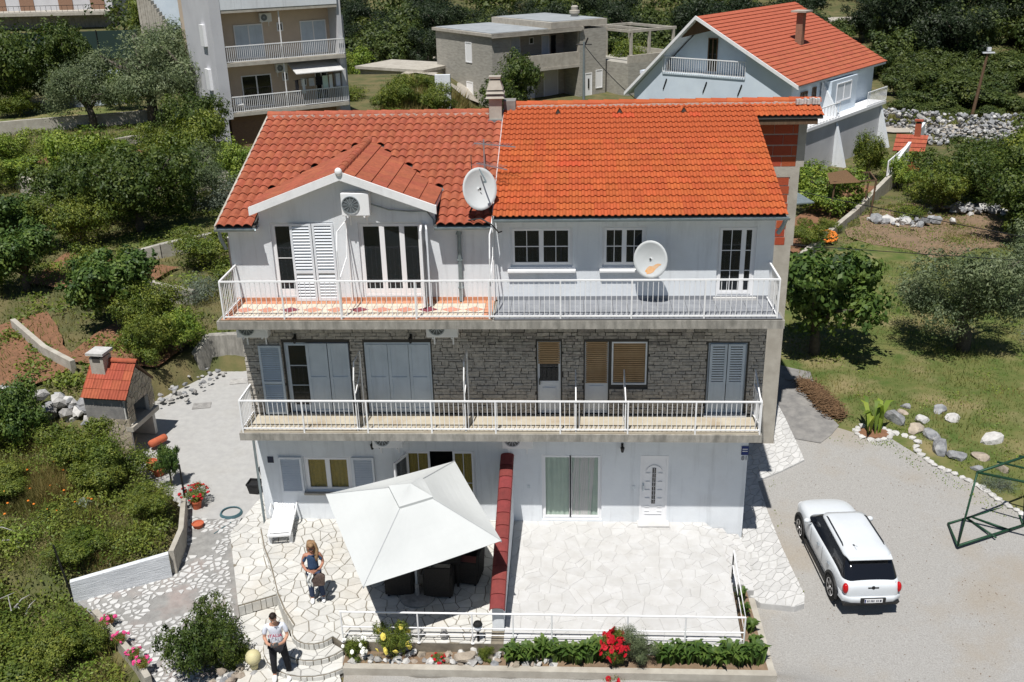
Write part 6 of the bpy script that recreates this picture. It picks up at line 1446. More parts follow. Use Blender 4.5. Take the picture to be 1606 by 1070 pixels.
for x in(5.3,10.2): 
    d=simple_window(t,x,x+.85,-.1,2.1,2.4 if x<9 else -.1,glass='plastic_white',div=0); MB().box(x+.35,x+.5,(2.4 if x<9 else -.1)-.07,(2.4 if x<9 else -.1)-.03,.7,1.6).build('door_glass','car_glass',d)
simple_window(t,7.2,8.9,-.1,2.5,2.4,glass='grey_wall',div=0); simple_window(t,3.2,4.4,.0,2.0,2.4,glass='shutter_white',div=0)
simple_window(t,3.4,4.5,3.6,5.4,.0,axis='x',glass='plastic_white',div=0); simple_window(t,3.4,4.5,.2,1.9,.0,axis='x',glass='plastic_white',div=0); simple_window(t,11.5,12.3,.6,2.3,-.1,glass='plastic_white',div=0)
MB().lathe([(.35,0),(.35,.25),(.5,.3),(.5,.55),(.3,.6),(.35,.9),(.2,1.0)],14,(W-1,3.5,6.95)).build('chimney','concrete_pale',t)
# open concrete frame at its right
t2=thing('concrete_pergola','open concrete frame with posts beside the grey block house','pergola',(3.9,75.1,0),ft)
b=MB()
MB().box(0,6,-3,4,-.2,3.0).build('base_wall','block_wall',t2); MB().box(0,6,-3,-2.8,3.0,3.7).box(5.8,6,-2.8,4,3,3.7).build('parapet','concrete_pale',t2)
for x in(0.4,2.6,5.6): 
    for y in(-2.8,3.6): MB().box(x,x+.22,y,y+.22,3.7 if y<0 else 3.0,5.7).build('post','concrete_pale',t2)
for y in(-2.8,3.6): MB().box(0.2,6,y,y+.25,5.7,5.95).build('beam','concrete_pale',t2)
for x in(.4,2.6,5.6): MB().box(x,x+.22,-2.55,3.6,5.7,5.93).build('beam','concrete_pale',t2)
# small flat-roofed outbuilding with steps between tower and block house
t=thing('outbuilding','low white outbuilding with a pale flat roof right of the apartment house','building',(-20.0,75.0,.1),-.5)
MB().box(0,7.5,0,5,.0,2.6).build('wall','block_wall',t); MB().box(-.3,7.9,-.4,5.4,2.6,2.85).build('roof','concrete_pale',t); simple_window(t,.8,2.6,.9,2.1,.0,div=0); MB().box(.2,3.6,-1.1,-.9,.0,1.0).build('front_wall','white_wall',t)
for k in range(8): MB().box(5+k*.35,5.3+k*.35,-2,-.5,-.2,2.3-k*.28).build('step','concrete_pale',t)
wallstrip('garden_wall','pale low wall running between the apartment house and the block house',[(-14,53),(-6,56),(-1,55)],-.3,[1.1,1.0,.9],.3,'concrete_pale')
wallstrip('garden_wall','curving pale wall in front of the block house',[(-7.5,60),(-2.2,57.5),(.5,55.5)],-.3,[.9,.9,.9],.25,'concrete_pale')
# right garden: wall, fence, brick barbecue
t=wallstrip('garden_wall','concrete wall edging the red soil garden right of the blue house',[(10.7,22.0),(15.35,29.8),(19.4,36.8),(23.4,44.7)],-.4,[.35,.45,.9,1.3],.25,'concrete_pale')
t=thing('white_fence','white railing fence on the garden wall in front of the blue house','fence',(18.6,35.5,.8))
for (a,c_) in(((0,0),(2.4,4.4)),((2.4,4.4),(4.8,9.2))): rail(t,a,c_,0,.95,12,w=.07)
b=MB(); b.add([(19.6,37.2,.4),(23.5,44.8,1.2),(23.5,44.8,2.3),(19.6,37.2,1.6),(19.75,37.1,.4),(23.65,44.7,1.2),(23.65,44.7,2.3),(19.75,37.1,1.6)],[(0,3,2,1),(4,5,6,7),(3,7,6,2),(0,4,7,3),(1,2,6,5)]); tag(b.build('white_parapet','white_wall'),'white parapet wall rising beside the brick barbecue','wall')
t=thing('brick_barbecue','brick red garden barbecue with a tiled roof and chimney beyond the right garden','barbecue',(21.4,40.6,.1),rad(-20)); t.scale=(.62,.62,.85)
MB().box(-1.2,1.2,-.8,.8,0,1.5).build('body','tile_bbq',t); MB().box(-.7,.4,-.81,-.79,.5,1.2).build('opening','mortar',t)
b=MB(); b.add([(-1.5,-1.1,1.45),(1.5,-1.1,1.45),(1.2,.3,2.5),(-1.2,.3,2.5),(-1.5,1.1,1.45),(1.5,1.1,1.45)],[(0,1,2,3),(3,2,5,4),(0,3,4),(1,5,2),(0,4,5,1)]); b.build('roof_deck','wood',t)
far_tiles(t,(-1.5,-1.12,1.47),(1.5,-1.12,1.47),(-1.35,.3,2.52),4,14,'tile_bbq',.03,.06)
MB().box(.3,.9,.1,.6,1.9,3.4).build('chimney','tile_bbq',t); MB().box(.2,1.,0,.7,3.55,3.65).build('chimney_cap','tile_bbq',t); MB().box(.4,.8,.2,.5,3.4,3.56).build('flue','mortar',t)
t=thing('grape_trellis','rickety wooden trellis with a thatched corner in the red soil garden','trellis',(13.9,29.3,0))
for x,y in((0,0),(2.2,.3),(2.4,2.2),(.2,2.0)): MB().tube([(x,y,0),(x+.1,y,2.1)],.05,6).build('post','wood',t)
MB().bar((0,0,2.05),(2.3,.3,2.05),.06).bar((2.3,.3,2.05),(2.5,2.2,2.05),.06).bar((2.5,2.2,2.05),(.3,2.,2.05),.06).bar((.3,2.,2.05),(0,0,2.05),.06).build('beam','wood',t)
MB().add([(-.2,-.2,2.0),(1.4,-.1,2.05),(.9,1.1,2.45),(-.1,1.0,2.3)],[(0,1,2,3)]).build('thatch','straw',t)
tag(MB().prism([(9.6,24.6),(12.0,25.2),(11.6,27.2),(9.4,26.6)],2.0,2.06).build('tin_canopy','galv'),'pale blue tin canopy behind the brick stair wall','canopy')
# upper left corner: house, sheds, netting, car, stair building
t=thing('terrace_house','low old house with brown shutters and a concrete terrace at the top left corner','house',(-76,118,3.6),.05)
MB().box(-9,12,3,10,0,7).build('wall','grey_wall',t); MB().box(-9,13,-2.5,3,1.8,2.2).build('terrace_slab','concrete_pale',t); MB().box(-9,13,0,3,-2,1.8).build('lower_wall','concrete',t)
for x in(-5,-1,4.5,9): MB().box(x,x+2,2.9,2.99,2.2,4.8).build('shutter','brick_tan',t)
rail(t,(-9,-2.3),(13,-2.3),2.2,3.1,30,m='dark_metal')
t=thing('net_shelter','long shelter screened with dark green netting behind the parked car, upper left','shelter',(-57,90,1.2),.12)
MB().box(-5.2,8.5,.0,4,.0,3.3).build('inner_wall','concrete_pale',t); b=MB(); b.box(-5.6,9,-.5,-.42,1.2,4.2); b.build('netting','net',t); 
for x in(-5.6,-.5,4.5,9): MB().tube([(x,-.55,0),(x,-.55,4.3)],.06,6).build('post','dark_metal',t)
t=thing('parked_car','dark blue-grey car seen nose-on by the netted shelter, upper left','car',(-53.6,86.5,1.2),rad(175))
for P_,m_,n_ in((((-.85,.3),(.85,.9)),'denim','body'),):
    q=MB(); vs=[(x*w_,y,z) for y,w_,z0,z1 in((-2,.8,.35,.75),(-1.7,.86,.25,.85),(1.4,.86,.25,.95),(2.0,.8,.35,.75)) for x,z in((-1,z0),(1,z0),(1,z1),(-1,z1))]
    q.add(vs,[(4*i+k,4*i+(k+1)%4,4*i+4+(k+1)%4,4*i+4+k) for i in range(3) for k in range(4)]+[(0,3,2,1),(12,13,14,15)]); subsurf(q.build('body','denim',t,smooth=True),1)
    q=MB(); q.add([(-.75,-1.5,.85),(.75,-1.5,.85),(.75,.9,.9),(-.75,.9,.9),(-.6,-1.1,1.42),(.6,-1.1,1.42),(.6,.2,1.42),(-.6,.2,1.42)],[(0,1,5,4),(1,2,6,5),(2,3,7,6),(3,0,4,7),(4,5,6,7)]); q.build('windows','car_glass',t)
for x,y in((-.8,-1.3),(.8,-1.3),(.8,1.3),(-.8,1.3)): MB().lathe([(.3,-.1),(.32,0),(.3,.1)],16).build('wheel','rubber',t,(x,y,.32),(0,PI/2,0))
t=thing('garden_shed','small grey shed with a white door between the hedge and the olive trees','shed',(-38.2,55.5,2.4),.3)
MB().box(-2,3,0,3,0,2.3).build('wall','cement_patch',t); MB().box(-2.3,3.3,-.3,3.3,2.3,2.45).build('roof','shutter_blue',t); MB().box(-.8,.3,-.05,-.001,0,2.0).build('door','shutter_white',t); MB().box(.6,2.6,-.05,-.001,.1,2.0).build('panel','shutter_blue',t)
t=thing('stair_house','building with an outside stone stair and a blue-white wall behind the apartment house','building',(-47,96,2.8),.1)
MB().box(-2,9,0,8,0,9).build('wall','blue_wall',t)
for k in range(18): MB().box(-2.2+k*.25,-1.9+k*.25,-1.6,-.3,0,7.5-k*.42).build('step','concrete_pale',t) if k%1==0 else None
# hill road bits
tag(MB().box(-.6,.6,-.2,.2,0,4.3).build('gate_post','white_wall',None,(-9.8,57,0)),'pale square gate post among the weeds before the block house','post')
# ------------------------------------------------------------------ vegetation
def leaves(centers,normals,size,asp=.5,jit=.5,rng=RNG,fold=0):
    n=len(centers); N=normals+rng.normal(0,jit,(n,3)); N/=np.linalg.norm(N,axis=1)[:,None]+1e-9
    A=rng.normal(0,1,(n,3)); U=np.cross(N,A); U/=np.linalg.norm(U,axis=1)[:,None]+1e-9; W=np.cross(N,U)
    s=(size*rng.uniform(.65,1.35,n))[:,None]
    v=np.stack([centers-U*s*.5,centers-W*s*asp*.5+U*s*.05,centers+U*s*.5,centers+W*s*asp*.5+U*s*.05],1)
    return v.reshape(-1,3)
def crown_pts(blobs,n,rng,clump=28,cs=.16,shell=.55,hollow=True):
    """blobs: (x,y,z,rx,ry,rz)"""
    B=np.array(blobs,float); w=(B[:,3]*B[:,4]+B[:,4]*B[:,5]+B[:,3]*B[:,5]); w/=w.sum()
    nc=max(4,n//clump); bi=rng.choice(len(B),nc,p=w); d=rng.normal(0,1,(nc,3)); d/=np.linalg.norm(d,axis=1)[:,None]
    r=1-shell*rng.random(nc)**1.8; r*=1+.16*np.sin(d[:,0]*5+bi)*np.cos(d[:,2]*4+bi*2)+rng.normal(0,.11,nc)
    c=B[bi,:3]+d*r[:,None]*B[bi,3:]
    k=np.repeat(np.arange(nc),clump); m=len(k); sc=cs*(B[bi[k],3:].mean(1))*rng.uniform(.6,1.4,nc)[k]
    off=rng.normal(0,1,(m,3))*sc[:,None]; p=c[k]+off; nrm=d[k]*.8+off/(sc[:,None]+1e-6)*.45+np.array([0,0,.35])
    t=np.clip(.5+.22*rng.normal(0,1,nc)[k]+.1*rng.normal(0,1,m),0,1)
    return p,nrm,t
PROTO={}
def make_proto(key,m,blobs,n,leaf,asp,trunk,seed,clump=28,cs=.16,shell=.55,jit=.5):
    rng=np.random.default_rng(seed); p,nr,t=crown_pts(blobs,n,rng,clump,cs,shell)
    V=leaves(p,nr,leaf,asp,jit,rng); F=np.arange(len(V)).reshape(-1,4); cm=npmesh('crown',V,F,m,t)
    rd=random.Random(seed); b=MB(); th,tr,nl=trunk
    top=Vector((rd.uniform(-.08,.08),rd.uniform(-.08,.08),th)); b.tube([(0,0,-.15),(rd.uniform(-.03,.03),0,th*.5),tuple(top)],[tr*1.3,tr,tr*.8],8)
    for k in range(nl):
        i=rd.randrange(len(blobs)); q=Vector(blobs[i][:3])+Vector((rd.uniform(-.5,.5)*blobs[i][3],rd.uniform(-.5,.5)*blobs[i][4],rd.uniform(-.2,.5)*blobs[i][5])); mid=top.lerp(q,.5)+Vector((rd.uniform(-.1,.1),rd.uniform(-.1,.1),.08))
        b.tube([tuple(top-Vector((0,0,th*.3*rd.random()))),tuple(mid),tuple(q)],[tr*.6,tr*.38,tr*.12],5)
    PROTO[key]=(cm,b.mesh('trunk','bark',True))
def blobset(n,seed,R=1.,H=1.,z0=.9,flat=.8,top=0):
    rd=random.Random(seed); n=int(n*1.5); L=[(0,0,z0+H*.42,R*.5,R*.5,H*.42)]
    for i in range(n):
        a=2*PI*i/n*1.7+rd.uniform(-.4,.4); r=R*rd.uniform(.3,.78); s=rd.uniform(.2,.42)*R; L.append((r*math.cos(a),r*math.sin(a),z0+H*rd.uniform(.15,.8),s,s,s*flat))
    return L
# unit trees about 1 m crown radius, scaled per use; several of each kind so neighbours differ
for k in range(3):
    make_proto(('olive',k),'leaf_olive',blobset(9,k+1,1.,1.3,.4),21000,.052,.36,(.55,.09,10),k+1,26,.20,.7)
    make_proto(('round',k),'leaf_dark',blobset(9,k+11,1.,1.3,.25),17000,.058,.5,(.4,.07,8),k+11,24,.14)
    make_proto(('mid',k),'leaf_mid',blobset(8,k+21,1.,1.4,.2),15000,.058,.5,(.4,.06,9),k+21,22,.16,.65)
    make_proto(('bright',k),'leaf_bright',blobset(7,k+31,1.,1.1,.2),9500,.07,.55,(.4,.05,9),k+31,20,.18,.7)
    make_proto(('fig',k),'leaf_fig',blobset(9,k+41,1.,1.2,.35),11500,.08,.6,(.5,.07,14),k+41,18,.16,.7)
    make_proto(('bush',k),'leaf_mid',[(0,0,.45,.8,.8,.5),(.4,.2,.35,.5,.5,.4),(-.4,-.1,.4,.5,.5,.42),(0,.4,.3,.55,.4,.35)],4500,.08,.5,(.2,.04,6),k+51,20,.17)
    make_proto(('grey',k),'leaf_grey',[(0,0,.45,.8,.8,.5),(.35,.2,.35,.5,.5,.4),(-.4,-.1,.4,.5,.5,.42)],5000,.06,.3,(.2,.04,6),k+61,20,.15)
    make_proto(('far',k),'leaf_forest',blobset(7,k+71,1.,1.3,.1),6500,.095,.6,(.4,.05,3),k+71,14,.2)
    make_proto(('far2',k),'leaf_forest2',blobset(7,k+81,1.,1.1,.1),6500,.095,.6,(.4,.05,3),k+81,14,.2)
    make_proto(('pine',k),'leaf_pine',blobset(7,k+91,1.,1.7,.3),8000,.085,.4,(.6,.06,4),k+91,16,.2)
ZR_=random.Random(77)
def tree(kind,label,cat,x,y,r,h=None,group=None,name='tree',z=None,rot=None,k=None):
    cm,tm=PROTO[(kind,ZR_.randrange(3) if k is None else k)]
    t=thing(name,label,cat,(x,y,(hz(x,y) if z is None else z)-.03),ZR_.uniform(0,6.28) if rot is None else rot,group)
    hs=(h/1.75) if h else r; t.scale=(r,r,hs)
    link('crown',cm,t); link('trunk',tm,t); return t
# right garden
tree('fig','big leafy walnut tree right beside the concrete stair wall','tree',9.0,11.2,2.55,4.9,k=0,name='walnut_tree')
tree('olive','large grey-green olive tree in the middle of the right lawn','tree',14.4,11.6,2.5,4.3,k=1,name='olive_tree')
tree('olive','olive tree behind the large one, cut by the right edge','tree',18.8,15.6,2.2,3.8,k=2,name='olive_tree')
for l,k_,x,y,r,h in (('dense dark tree filling the right edge behind the olives','round',23.0,25.2,2.8,4.8),('leafy green tree in the right-hand thicket above the dense dark tree','mid',26.8,29.2,3.2,5.2),('broad dark tree at the right edge under the dry stone wall','round',29.6,33.5,3.4,5.2),('third olive tree, half hidden at the right edge','olive',21.4,19.2,2.3,4.2),('green bush tree between the olives and the dense dark tree','mid',24.2,21.6,2.2,3.8),('dark bush tree right of the pale stone heap','round',25.2,36.2,2.6,4.0)): tree(k_,l,'tree',x,y,r,h,name='olive_tree' if k_=='olive' else 'tree')
tree('grey','silvery olive sapling at the right edge beside the large olive tree','tree',17.6,11.5,1.5,2.4,name='olive_tree')
tree('round','dark spreading tree at the far side of the cleared soil','tree',21.6,32.5,2.6,4.2); tree('mid','reddish-brown bushy tree left of the dark trees at the right edge','tree',20.0,30.6,1.9,3.0)
tree('round','dark dense tree at the right edge above the olive trees','tree',24.2,27.4,3.2,5.2); tree('mid','green tree behind the dark dense tree at the right edge','tree',26.5,33.5,3.0,5.0); tree('round','dark tree at the very right edge below the rock wall','tree',29.5,37.5,3.2,4.8)
tree('bush','low green bush at the left foot of the trees by the cleared soil','bush',18.2,29.6,1.1,1.2,name='bush')
tree('bush','low shrub on the clearing near the right edge','bush',23.0,23.5,1.2,1.3,name='bush')
tree('bright','bright green fig tree spreading in front of the blue house wall','tree',14.2,31.5,2.3,3.2); tree('bright','second fig tree closer to the blue house corner','tree',12.9,33.8,1.8,3.0); tree('mid','slim green tree before the side balcony of the blue house','tree',18.2,38.2,1.3,3.8); tree('bright','small tree by the white fence of the blue house garden','tree',19.6,36.6,1.5,2.6)
tree('mid','round clipped shrub in the red soil garden','bush',16.4,32.4,.8,.9,name='round_shrub'); tree('bright','young plant on the red soil beside the trellis','bush',15.6,31.0,.6,.8,name='bush')
tree('mid','dark shrub behind the brick stair wall','bush',11.6,24.2,1.0,1.6,name='bush'); tree('bush','low weeds by the corner of the red soil garden','bush',10.2,20.5,.8,.8,name='bush'); tree('bush','low weeds along the foot of the concrete garden wall','bush',11.4,20.9,.7,.6,name='bush'); tree('mid','shrub beside the orange flowers in the blue house garden','bush',13.2,26.9,.7,1.0,name='bush')
tree('grey','silvery lavender bush at the kerb behind the swing frame','bush',12.15,2.45,.62,.6,name='lavender_bush')
# left side, far to near
LT=[('round','huge dark evergreen tree at the upper left edge',-42.8,53.5,4.0,8.6),('round','dark evergreen tree right beside the huge one, upper left',-39.6,55.5,2.8,7.4),('mid','low dark growth at the foot of the upper left evergreens',-41.5,51.5,1.8,2.6),('round','dark tree crown at the left edge above the lawn',-47.0,55.0,4.2,8.0),
('olive','large silvery olive tree left of the apartment house',-30.0,48.5,4.3,7.2),('olive','olive tree touching the apartment house wall',-25.8,46.0,3.4,7.0),('olive','tall silvery olive left of the two near the apartment house',-33.8,47.0,2.8,5.6),('bright','airy light green tree under the pale steps',-18.2,31.5,1.6,3.4),('bright','thin light tree rising from the dark trees in the middle left',-26.6,29.0,2.2,5.0),('bright','young light green tree on the second terrace, far left',-33.5,35.5,1.7,3.2),('bright','light green tree in front of the large silvery olive',-34.6,53.5,1.7,4.4),
('mid','tree with dense dark leaves below the apartment house',-21.3,33.4,2.6,4.8),('round','dark slender tree left of the pale steps',-22.3,36.2,2.3,5.2),('olive','grey-green tree next to the pale steps',-19.4,26.8,2.2,3.4),
('bright','vine row at the far left under the first wall',-31.5,31.6,2.2,2.4),('mid','green shrub under the long wall, far left',-29.0,34.0,2.4,2.8),('bright','vine on a frame in the middle of the second terrace',-27.6,36.8,1.4,2.0),('mid','small green tree between vine and dark tree',-24.3,36.0,1.8,3.2),('bright','vine leaves spreading on the upper terrace',-29.6,37.8,1.6,1.8),
('round','very dark broad tree in the middle of the left gardens',-20.8,23.2,3.0,5.6),('round','dark round tree left of the very dark broad one',-24.4,24.6,2.5,4.6),('mid','tree at the left edge below the pale wall',-31.2,26.5,2.2,4.0),('mid','green tree in front of the dark round tree',-22.6,20.6,1.9,3.2),
('grey','grey-green shrub tree left of the grass terrace',-17.9,27.0,2.0,3.0),('fig','fig tree at the left edge above the orchard path',-25.6,20.0,1.9,3.4),('fig','fruit tree with large leaves, second from the left edge',-22.6,15.5,1.8,3.2),('bright','yellow-green fruit tree near the left edge',-24.8,15.0,1.6,2.6),
('fig','leafy orange tree behind the barbecue house',-16.9,11.6,2.0,3.6),('mid','dense green tree just behind the leafy orange tree',-18.2,13.6,1.6,3.0),('grey','grey-blue cabbage-like shrub in the terrace bed',-14.9,14.4,1.25,1.7),('mid','overgrown shrub on the wall below the grass terrace',-15.9,18.2,1.6,2.0),('bush','scrub between tree stump and wall',-14.3,16.6,1.3,1.6),
('bright','bright green lemon shrub at the back corner of the courtyard',-13.9,9.6,1.15,2.2),('mid','green shrub right behind the barbecue house',-14.6,8.4,1.2,2.4),('mid','dark shrub leaning over the courtyard corner',-15.2,10.6,1.4,2.6),
('fig','small fig tree on the slope left of the rock wall',-16.6,3.5,1.0,2.5),('round','dark shrub at the left edge below the rock wall',-18.6,2.9,1.5,2.1),('mid','small tree at the left edge beside the rocks',-17.6,2.6,1.0,1.9),
('mid','dense green bush below the barbecue house',-13.9,1.7,1.15,1.9),('mid','second dense bush left of the courtyard edge',-13.0,.9,1.0,1.5),('bush','bush on the courtyard corner by the clay pots',-12.6,1.9,.85,1.2)]
for k,l,x,y,r,h in LT: tree(k,l,'tree' if h>1.9 else 'bush',x,y,r,h,name='tree' if h>1.9 else 'bush')
tree('fig','tiny tree standing in a pot at the courtyard edge','tree',-11.5,1.9,.42,1.4,name='potted_tree',z=0.0)
tree('round','round dark green bush at the bottom left by the landing','bush',-8.2,-5.0,1.0,2.3,k=0,name='olive_bush',z=-.95)
tree('bright','small bright boxwood beside the yellow ball','bush',-7.42,-4.98,.38,.55,name='boxwood',z=-.6)
LB=[('bush','bramble clump at the bottom left corner',-12.6,-5.2,1.15,1.0),('mid','green bush at the bottom left, beside the low flower wall',-11.5,-4.9,.85,1.1),('bush','low bush at the bottom left below the weeds',-13.6,-4.4,1.1,.9),('mid','bush touching the white garden wall from the left',-12.3,-2.3,.8,.9),('bush','bush behind the white garden wall near its middle',-11.3,-1.5,.7,.75),('mid','bush inside the bend of the grey garden wall',-11.1,-.4,.75,1.0),('bush','bush at the wild slope, upper middle',-13.4,-.7,.9,.8),('bush','bush at the wild slope, left edge',-15.4,-1.6,1.1,.9),('mid','small bush in the tall weeds near the left edge',-15.6,.6,.9,1.0),('bush','leafy clump in the bottom left corner beside bare twigs',-14.3,-3.0,.9,.8),('mid','leafy bush overhanging the low flower wall',-10.9,-4.7,.6,.8)]
for k,l,x,y,r,h in LB: tree(k,l,'bush',x,y,r,h,name='bush')
tree('round','tree in front of the grey block house','tree',-4.6,60.5,2.9,6.4,k=1)
tree('mid','bushy small tree left of the block house tree','tree',-10.0,53.5,1.9,3.2); tree('mid','second bushy small tree in front of the outbuilding','tree',-12.4,51.5,1.9,3.4); tree('bush','low scrub below the block house','bush',-7.6,61.5,1.9,1.6,name='bush')
tree('mid','light leaved tree between the block house frame and the blue house','tree',6.6,80,3.2,5.0); tree('bright','light green tree behind the apartment house','tree',-22,78,3.,5.5); tree('mid','dark tree at the top left behind the sheds','tree',-50,100,4,8); tree('bright','leafy tree next to the stair house','tree',-43,88,3,5)
# woods: single trees in the front rows, a mass behind
rd=random.Random(31); n_=0
def row(label,kinds,x0,x1,y0,y1,n,rr,hh,avoid=()):
    for i in range(n):
        x=rd.uniform(x0,x1); y=rd.uniform(y0,y1)
        if any(a<x<b_ and c<y<d for a,b_,c,d in avoid): continue
        r=rd.uniform(*rr); kd=rd.choice(kinds); where=('left end','left half','middle','right half','right end')[min(4,int(5*(x-x0)/(x1-x0)))]; dep='front row' if y<(y0+y1)/2 else 'back row'
        tree(kd,{'far':'dark leafy ','far2':'lighter green ','pine':'dark pine-like '}[kd]+label+', '+dep+', '+where,'tree',x,y,r,r*rd.uniform(*hh),group=label,name='woodland_tree')
row('tree of the thicket beyond the dry stone wall',('far','far2','far2'),28,58,60,82,85,(1.6,2.8),(1.0,1.5))
row('bush along the foot of the thicket',('far2',),26,45,58,64,30,(1.0,1.7),(.8,1.1))
row('tree of the tall wood, upper right',('pine','pine','far'),34,78,82,104,60,(2.8,4.6),(1.6,2.2))
row('tree of the wood behind the blue house',('far','far2','pine'),8,34,84,104,42,(2.2,3.8),(1.2,1.8),((24,40,100,120),))
row('tree of the wood behind the block house',('far','far2','pine'),-28,10,86,108,95,(2.2,3.6),(1.2,1.8))
for l,k_,x,y,r,h in (('low bush left of the outbuilding yard','bush',-17.5,57,1.8,1.8),('bush at the near corner of the pale yard','mid',-11.5,60,1.4,1.8),('yellow-green bush before the pale gate post','bright',-8.8,55.5,1.2,1.4),('bush beside the pale low wall','bush',-5.2,54.5,1.3,1.3),('bush right of the block house tree','bush',-1.8,58.5,1.3,1.4),('bush under the right corner of the block house','bright',3.0,62,1.2,1.6),('bush by the far end of the pale yard','mid',-22,74,2.2,3.0),('dark tree at the back of the pale yard','far',-24.5,82,2.6,4.5),('low bush by the apartment house foundation','bush',-13.6,42.5,1.1,1.4),('shrub between the apartment house and our roof','mid',-12.2,45.0,1.3,1.8)):
    tree(k_,l,'bush' if h<2.5 else 'tree',x,y,r,h,name='bush' if h<2.5 else 'tree')
# mass further back
rng=np.random.default_rng(5); B=[]
for i in range(420):
    x=rng.uniform(-150,170); y=rng.uniform(106,190); 
    if 22<x<46 and y<116: continue
    if x<-60 and y<135: continue
    r=rng.uniform(2.5,4.6); B.append((x,y,hz(x,y)+r*.7,r,r,r*.95))
p,nr,t_=crown_pts(B,330000,rng,20,.16,.45); V=leaves(p,nr,.46,.7,.5,rng); o=tag(link('far_wood',npmesh('far_wood',V,np.arange(len(V)).reshape(-1,4),'leaf_forest',t_)),'dark green woodland covering the hillside along the top of the picture','woodland',kind='stuff')
# ---- ground cover
def cover(name,label,cat,poly,n,h,m,seed,w=.02,leafy=False,z=None,lf=.08,clumps=0,up=0.):
    rng=np.random.default_rng(seed); P=np.array(poly); x0,y0=P.min(0);x1,y1=P.max(0)
    if clumps:
        cc=rng.uniform((x0,y0),(x1,y1),(clumps,2)); xy=cc[rng.integers(0,clumps,n*2)]+rng.normal(0,.28,(n*2,2))
    else: xy=rng.uniform((x0,y0),(x1,y1),(n*2,2))
    ins=np.zeros(len(xy),bool)
    for i in range(len(P)):
        ax,ay=P[i];bx,by=P[(i+1)%len(P)]
        c=((ay>xy[:,1])!=(by>xy[:,1])); 
        with np.errstate(divide='ignore',invalid='ignore'): c&=xy[:,0]<(bx-ax)*(xy[:,1]-ay)/(by-ay+1e-12)+ax
        ins^=c
    xy=xy[ins][:n]; n=len(xy); zz=np.array([hz(a,b_) for a,b_ in xy])+up
    big=.5+.5*np.sin(xy[:,0]*1.3+2*np.sin(xy[:,1]*.7))*np.cos(xy[:,1]*1.1); hh=h*(.35+.9*big)*rng.uniform(.5,1.3,n)
    if leafy:
        f=rng.random(n)**.7; c=np.stack([xy[:,0]+rng.normal(0,.05,n),xy[:,1]+rng.normal(0,.05,n),zz+hh*f],1); V=leaves(c,np.tile([0,-.2,1.],(n,1)),lf,.55,.7,rng); F=np.arange(len(V)).reshape(-1,4)
    else:
        a=rng.uniform(0,2*PI,n); d=np.stack([np.cos(a),np.sin(a),np.zeros(n)],1)*w*rng.uniform(.6,1.4,(n,1)); b_=np.stack([xy[:,0],xy[:,1],zz-.01],1); tip=b_+np.stack([rng.normal(0,.35,n)*hh,rng.normal(0,.35,n)*hh,hh],1)
        V=np.stack([b_-d,b_+d,tip],1).reshape(-1,3); F=np.arange(len(V)).reshape(-1,3)
    t=np.clip(.5+.3*(big-.5)+rng.normal(0,.15,n),0,1)
    o=link(name,npmesh(name,V,F,m,t)); tag(o,label,cat,kind='stuff'); return o
LAWN=[(8.3,5.9),(9.2,5.4),(10.7,5.2),(11.0,4.0),(12.1,2.4),(13.5,.2),(22,-1),(40,10),(40,30),(27,40),(21,31),(17,22),(11.5,22),(7.9,12)]
cover('grass','short green and yellow grass of the right lawn','grass',LAWN,115000,.15,'blades',1,.014)
cover('grass','green tufts scattered over the right lawn','grass',LAWN,12000,.07,'leaf_bright',2,leafy=True,lf=.07,clumps=260)
cover('grass','rough grass beyond the dry stone wall','grass',[(24,56),(45,54),(50,66),(28,62)],16000,.5,'blades',3,.05)
WILD=[(-24,-8),(-12.6,-7),(-9.4,-6.1),(-11.4,-3.75),(-12.3,-3.1),(-10.2,-1.95),(-10.75,.5),(-12.2,1.9),(-14.2,3.4),(-16,4.4),(-24,5)]
cover('weeds','tangled green weeds of the wild slope at the left','weeds',WILD,42000,.42,'leaf_mid',4,leafy=True,lf=.085,clumps=420)
cover('weeds','light green leaves among the weeds of the wild slope','weeds',WILD,14000,.50,'leaf_bright',5,leafy=True,lf=.08,clumps=110)
cover('weeds','dry yellow stalks among the weeds of the wild slope','weeds',WILD,15000,.55,'leaf_dry',6,.009,clumps=60)
cover('grass','golden dry grass patch near the left edge below the rock wall','grass',[(-18.5,1.5),(-13.6,2.6),(-13.2,.6),(-15,-.4),(-18.5,-.6)],16000,.5,'leaf_dry',16,.012)
for kk,(P__,hh_) in enumerate((([(14,26),(17,22),(22.5,24.5),(23.5,31.5),(19,33),(15,30)],.12),([(13,24),(24,24),(24,34),(13,34)],.1))): cover('weeds',('thin grass tufts growing over the cleared soil','leafy weeds round the edge of the cleared soil')[kk],'weeds',P__,(9000,5000)[kk],hh_,('blades','leaf_mid')[kk],17+kk,.02,leafy=bool(kk),lf=.1,clumps=(220,160)[kk])
cover('weeds','small weeds along the foot of the gravel yard edge','weeds',[(7.7,5.2),(8.8,5.1),(10.4,4.6),(10.5,3.6),(12.2,1.2),(12.0,.6),(10.2,3.2),(9.6,4.4),(8,4.8)],1400,.09,'leaf_bright',19,leafy=True,lf=.05,clumps=40)
cover('weeds','small weeds along the right edge of the white path','weeds',[(5.6,-2.9),(5.8,-2.9),(5.75,.2),(5.6,2.4),(7.0,3.5),(6.9,3.2),(5.9,2.2)],500,.07,'leaf_mid',20,leafy=True,lf=.04,clumps=26)
cover('weeds','fine grass among the weeds of the wild slope','weeds',WILD,40000,.30,'blades',7,.009)
ORCH=[(-34,4.8),(-15.6,5.0),(-14.8,8),(-13.4,10.4),(-9,11),(-9,40),(-20,44),(-40,50),(-44,20)]
cover('grass','grass and herbs under the fruit trees of the left gardens','grass',ORCH,60000,.22,'blades',8,.02)
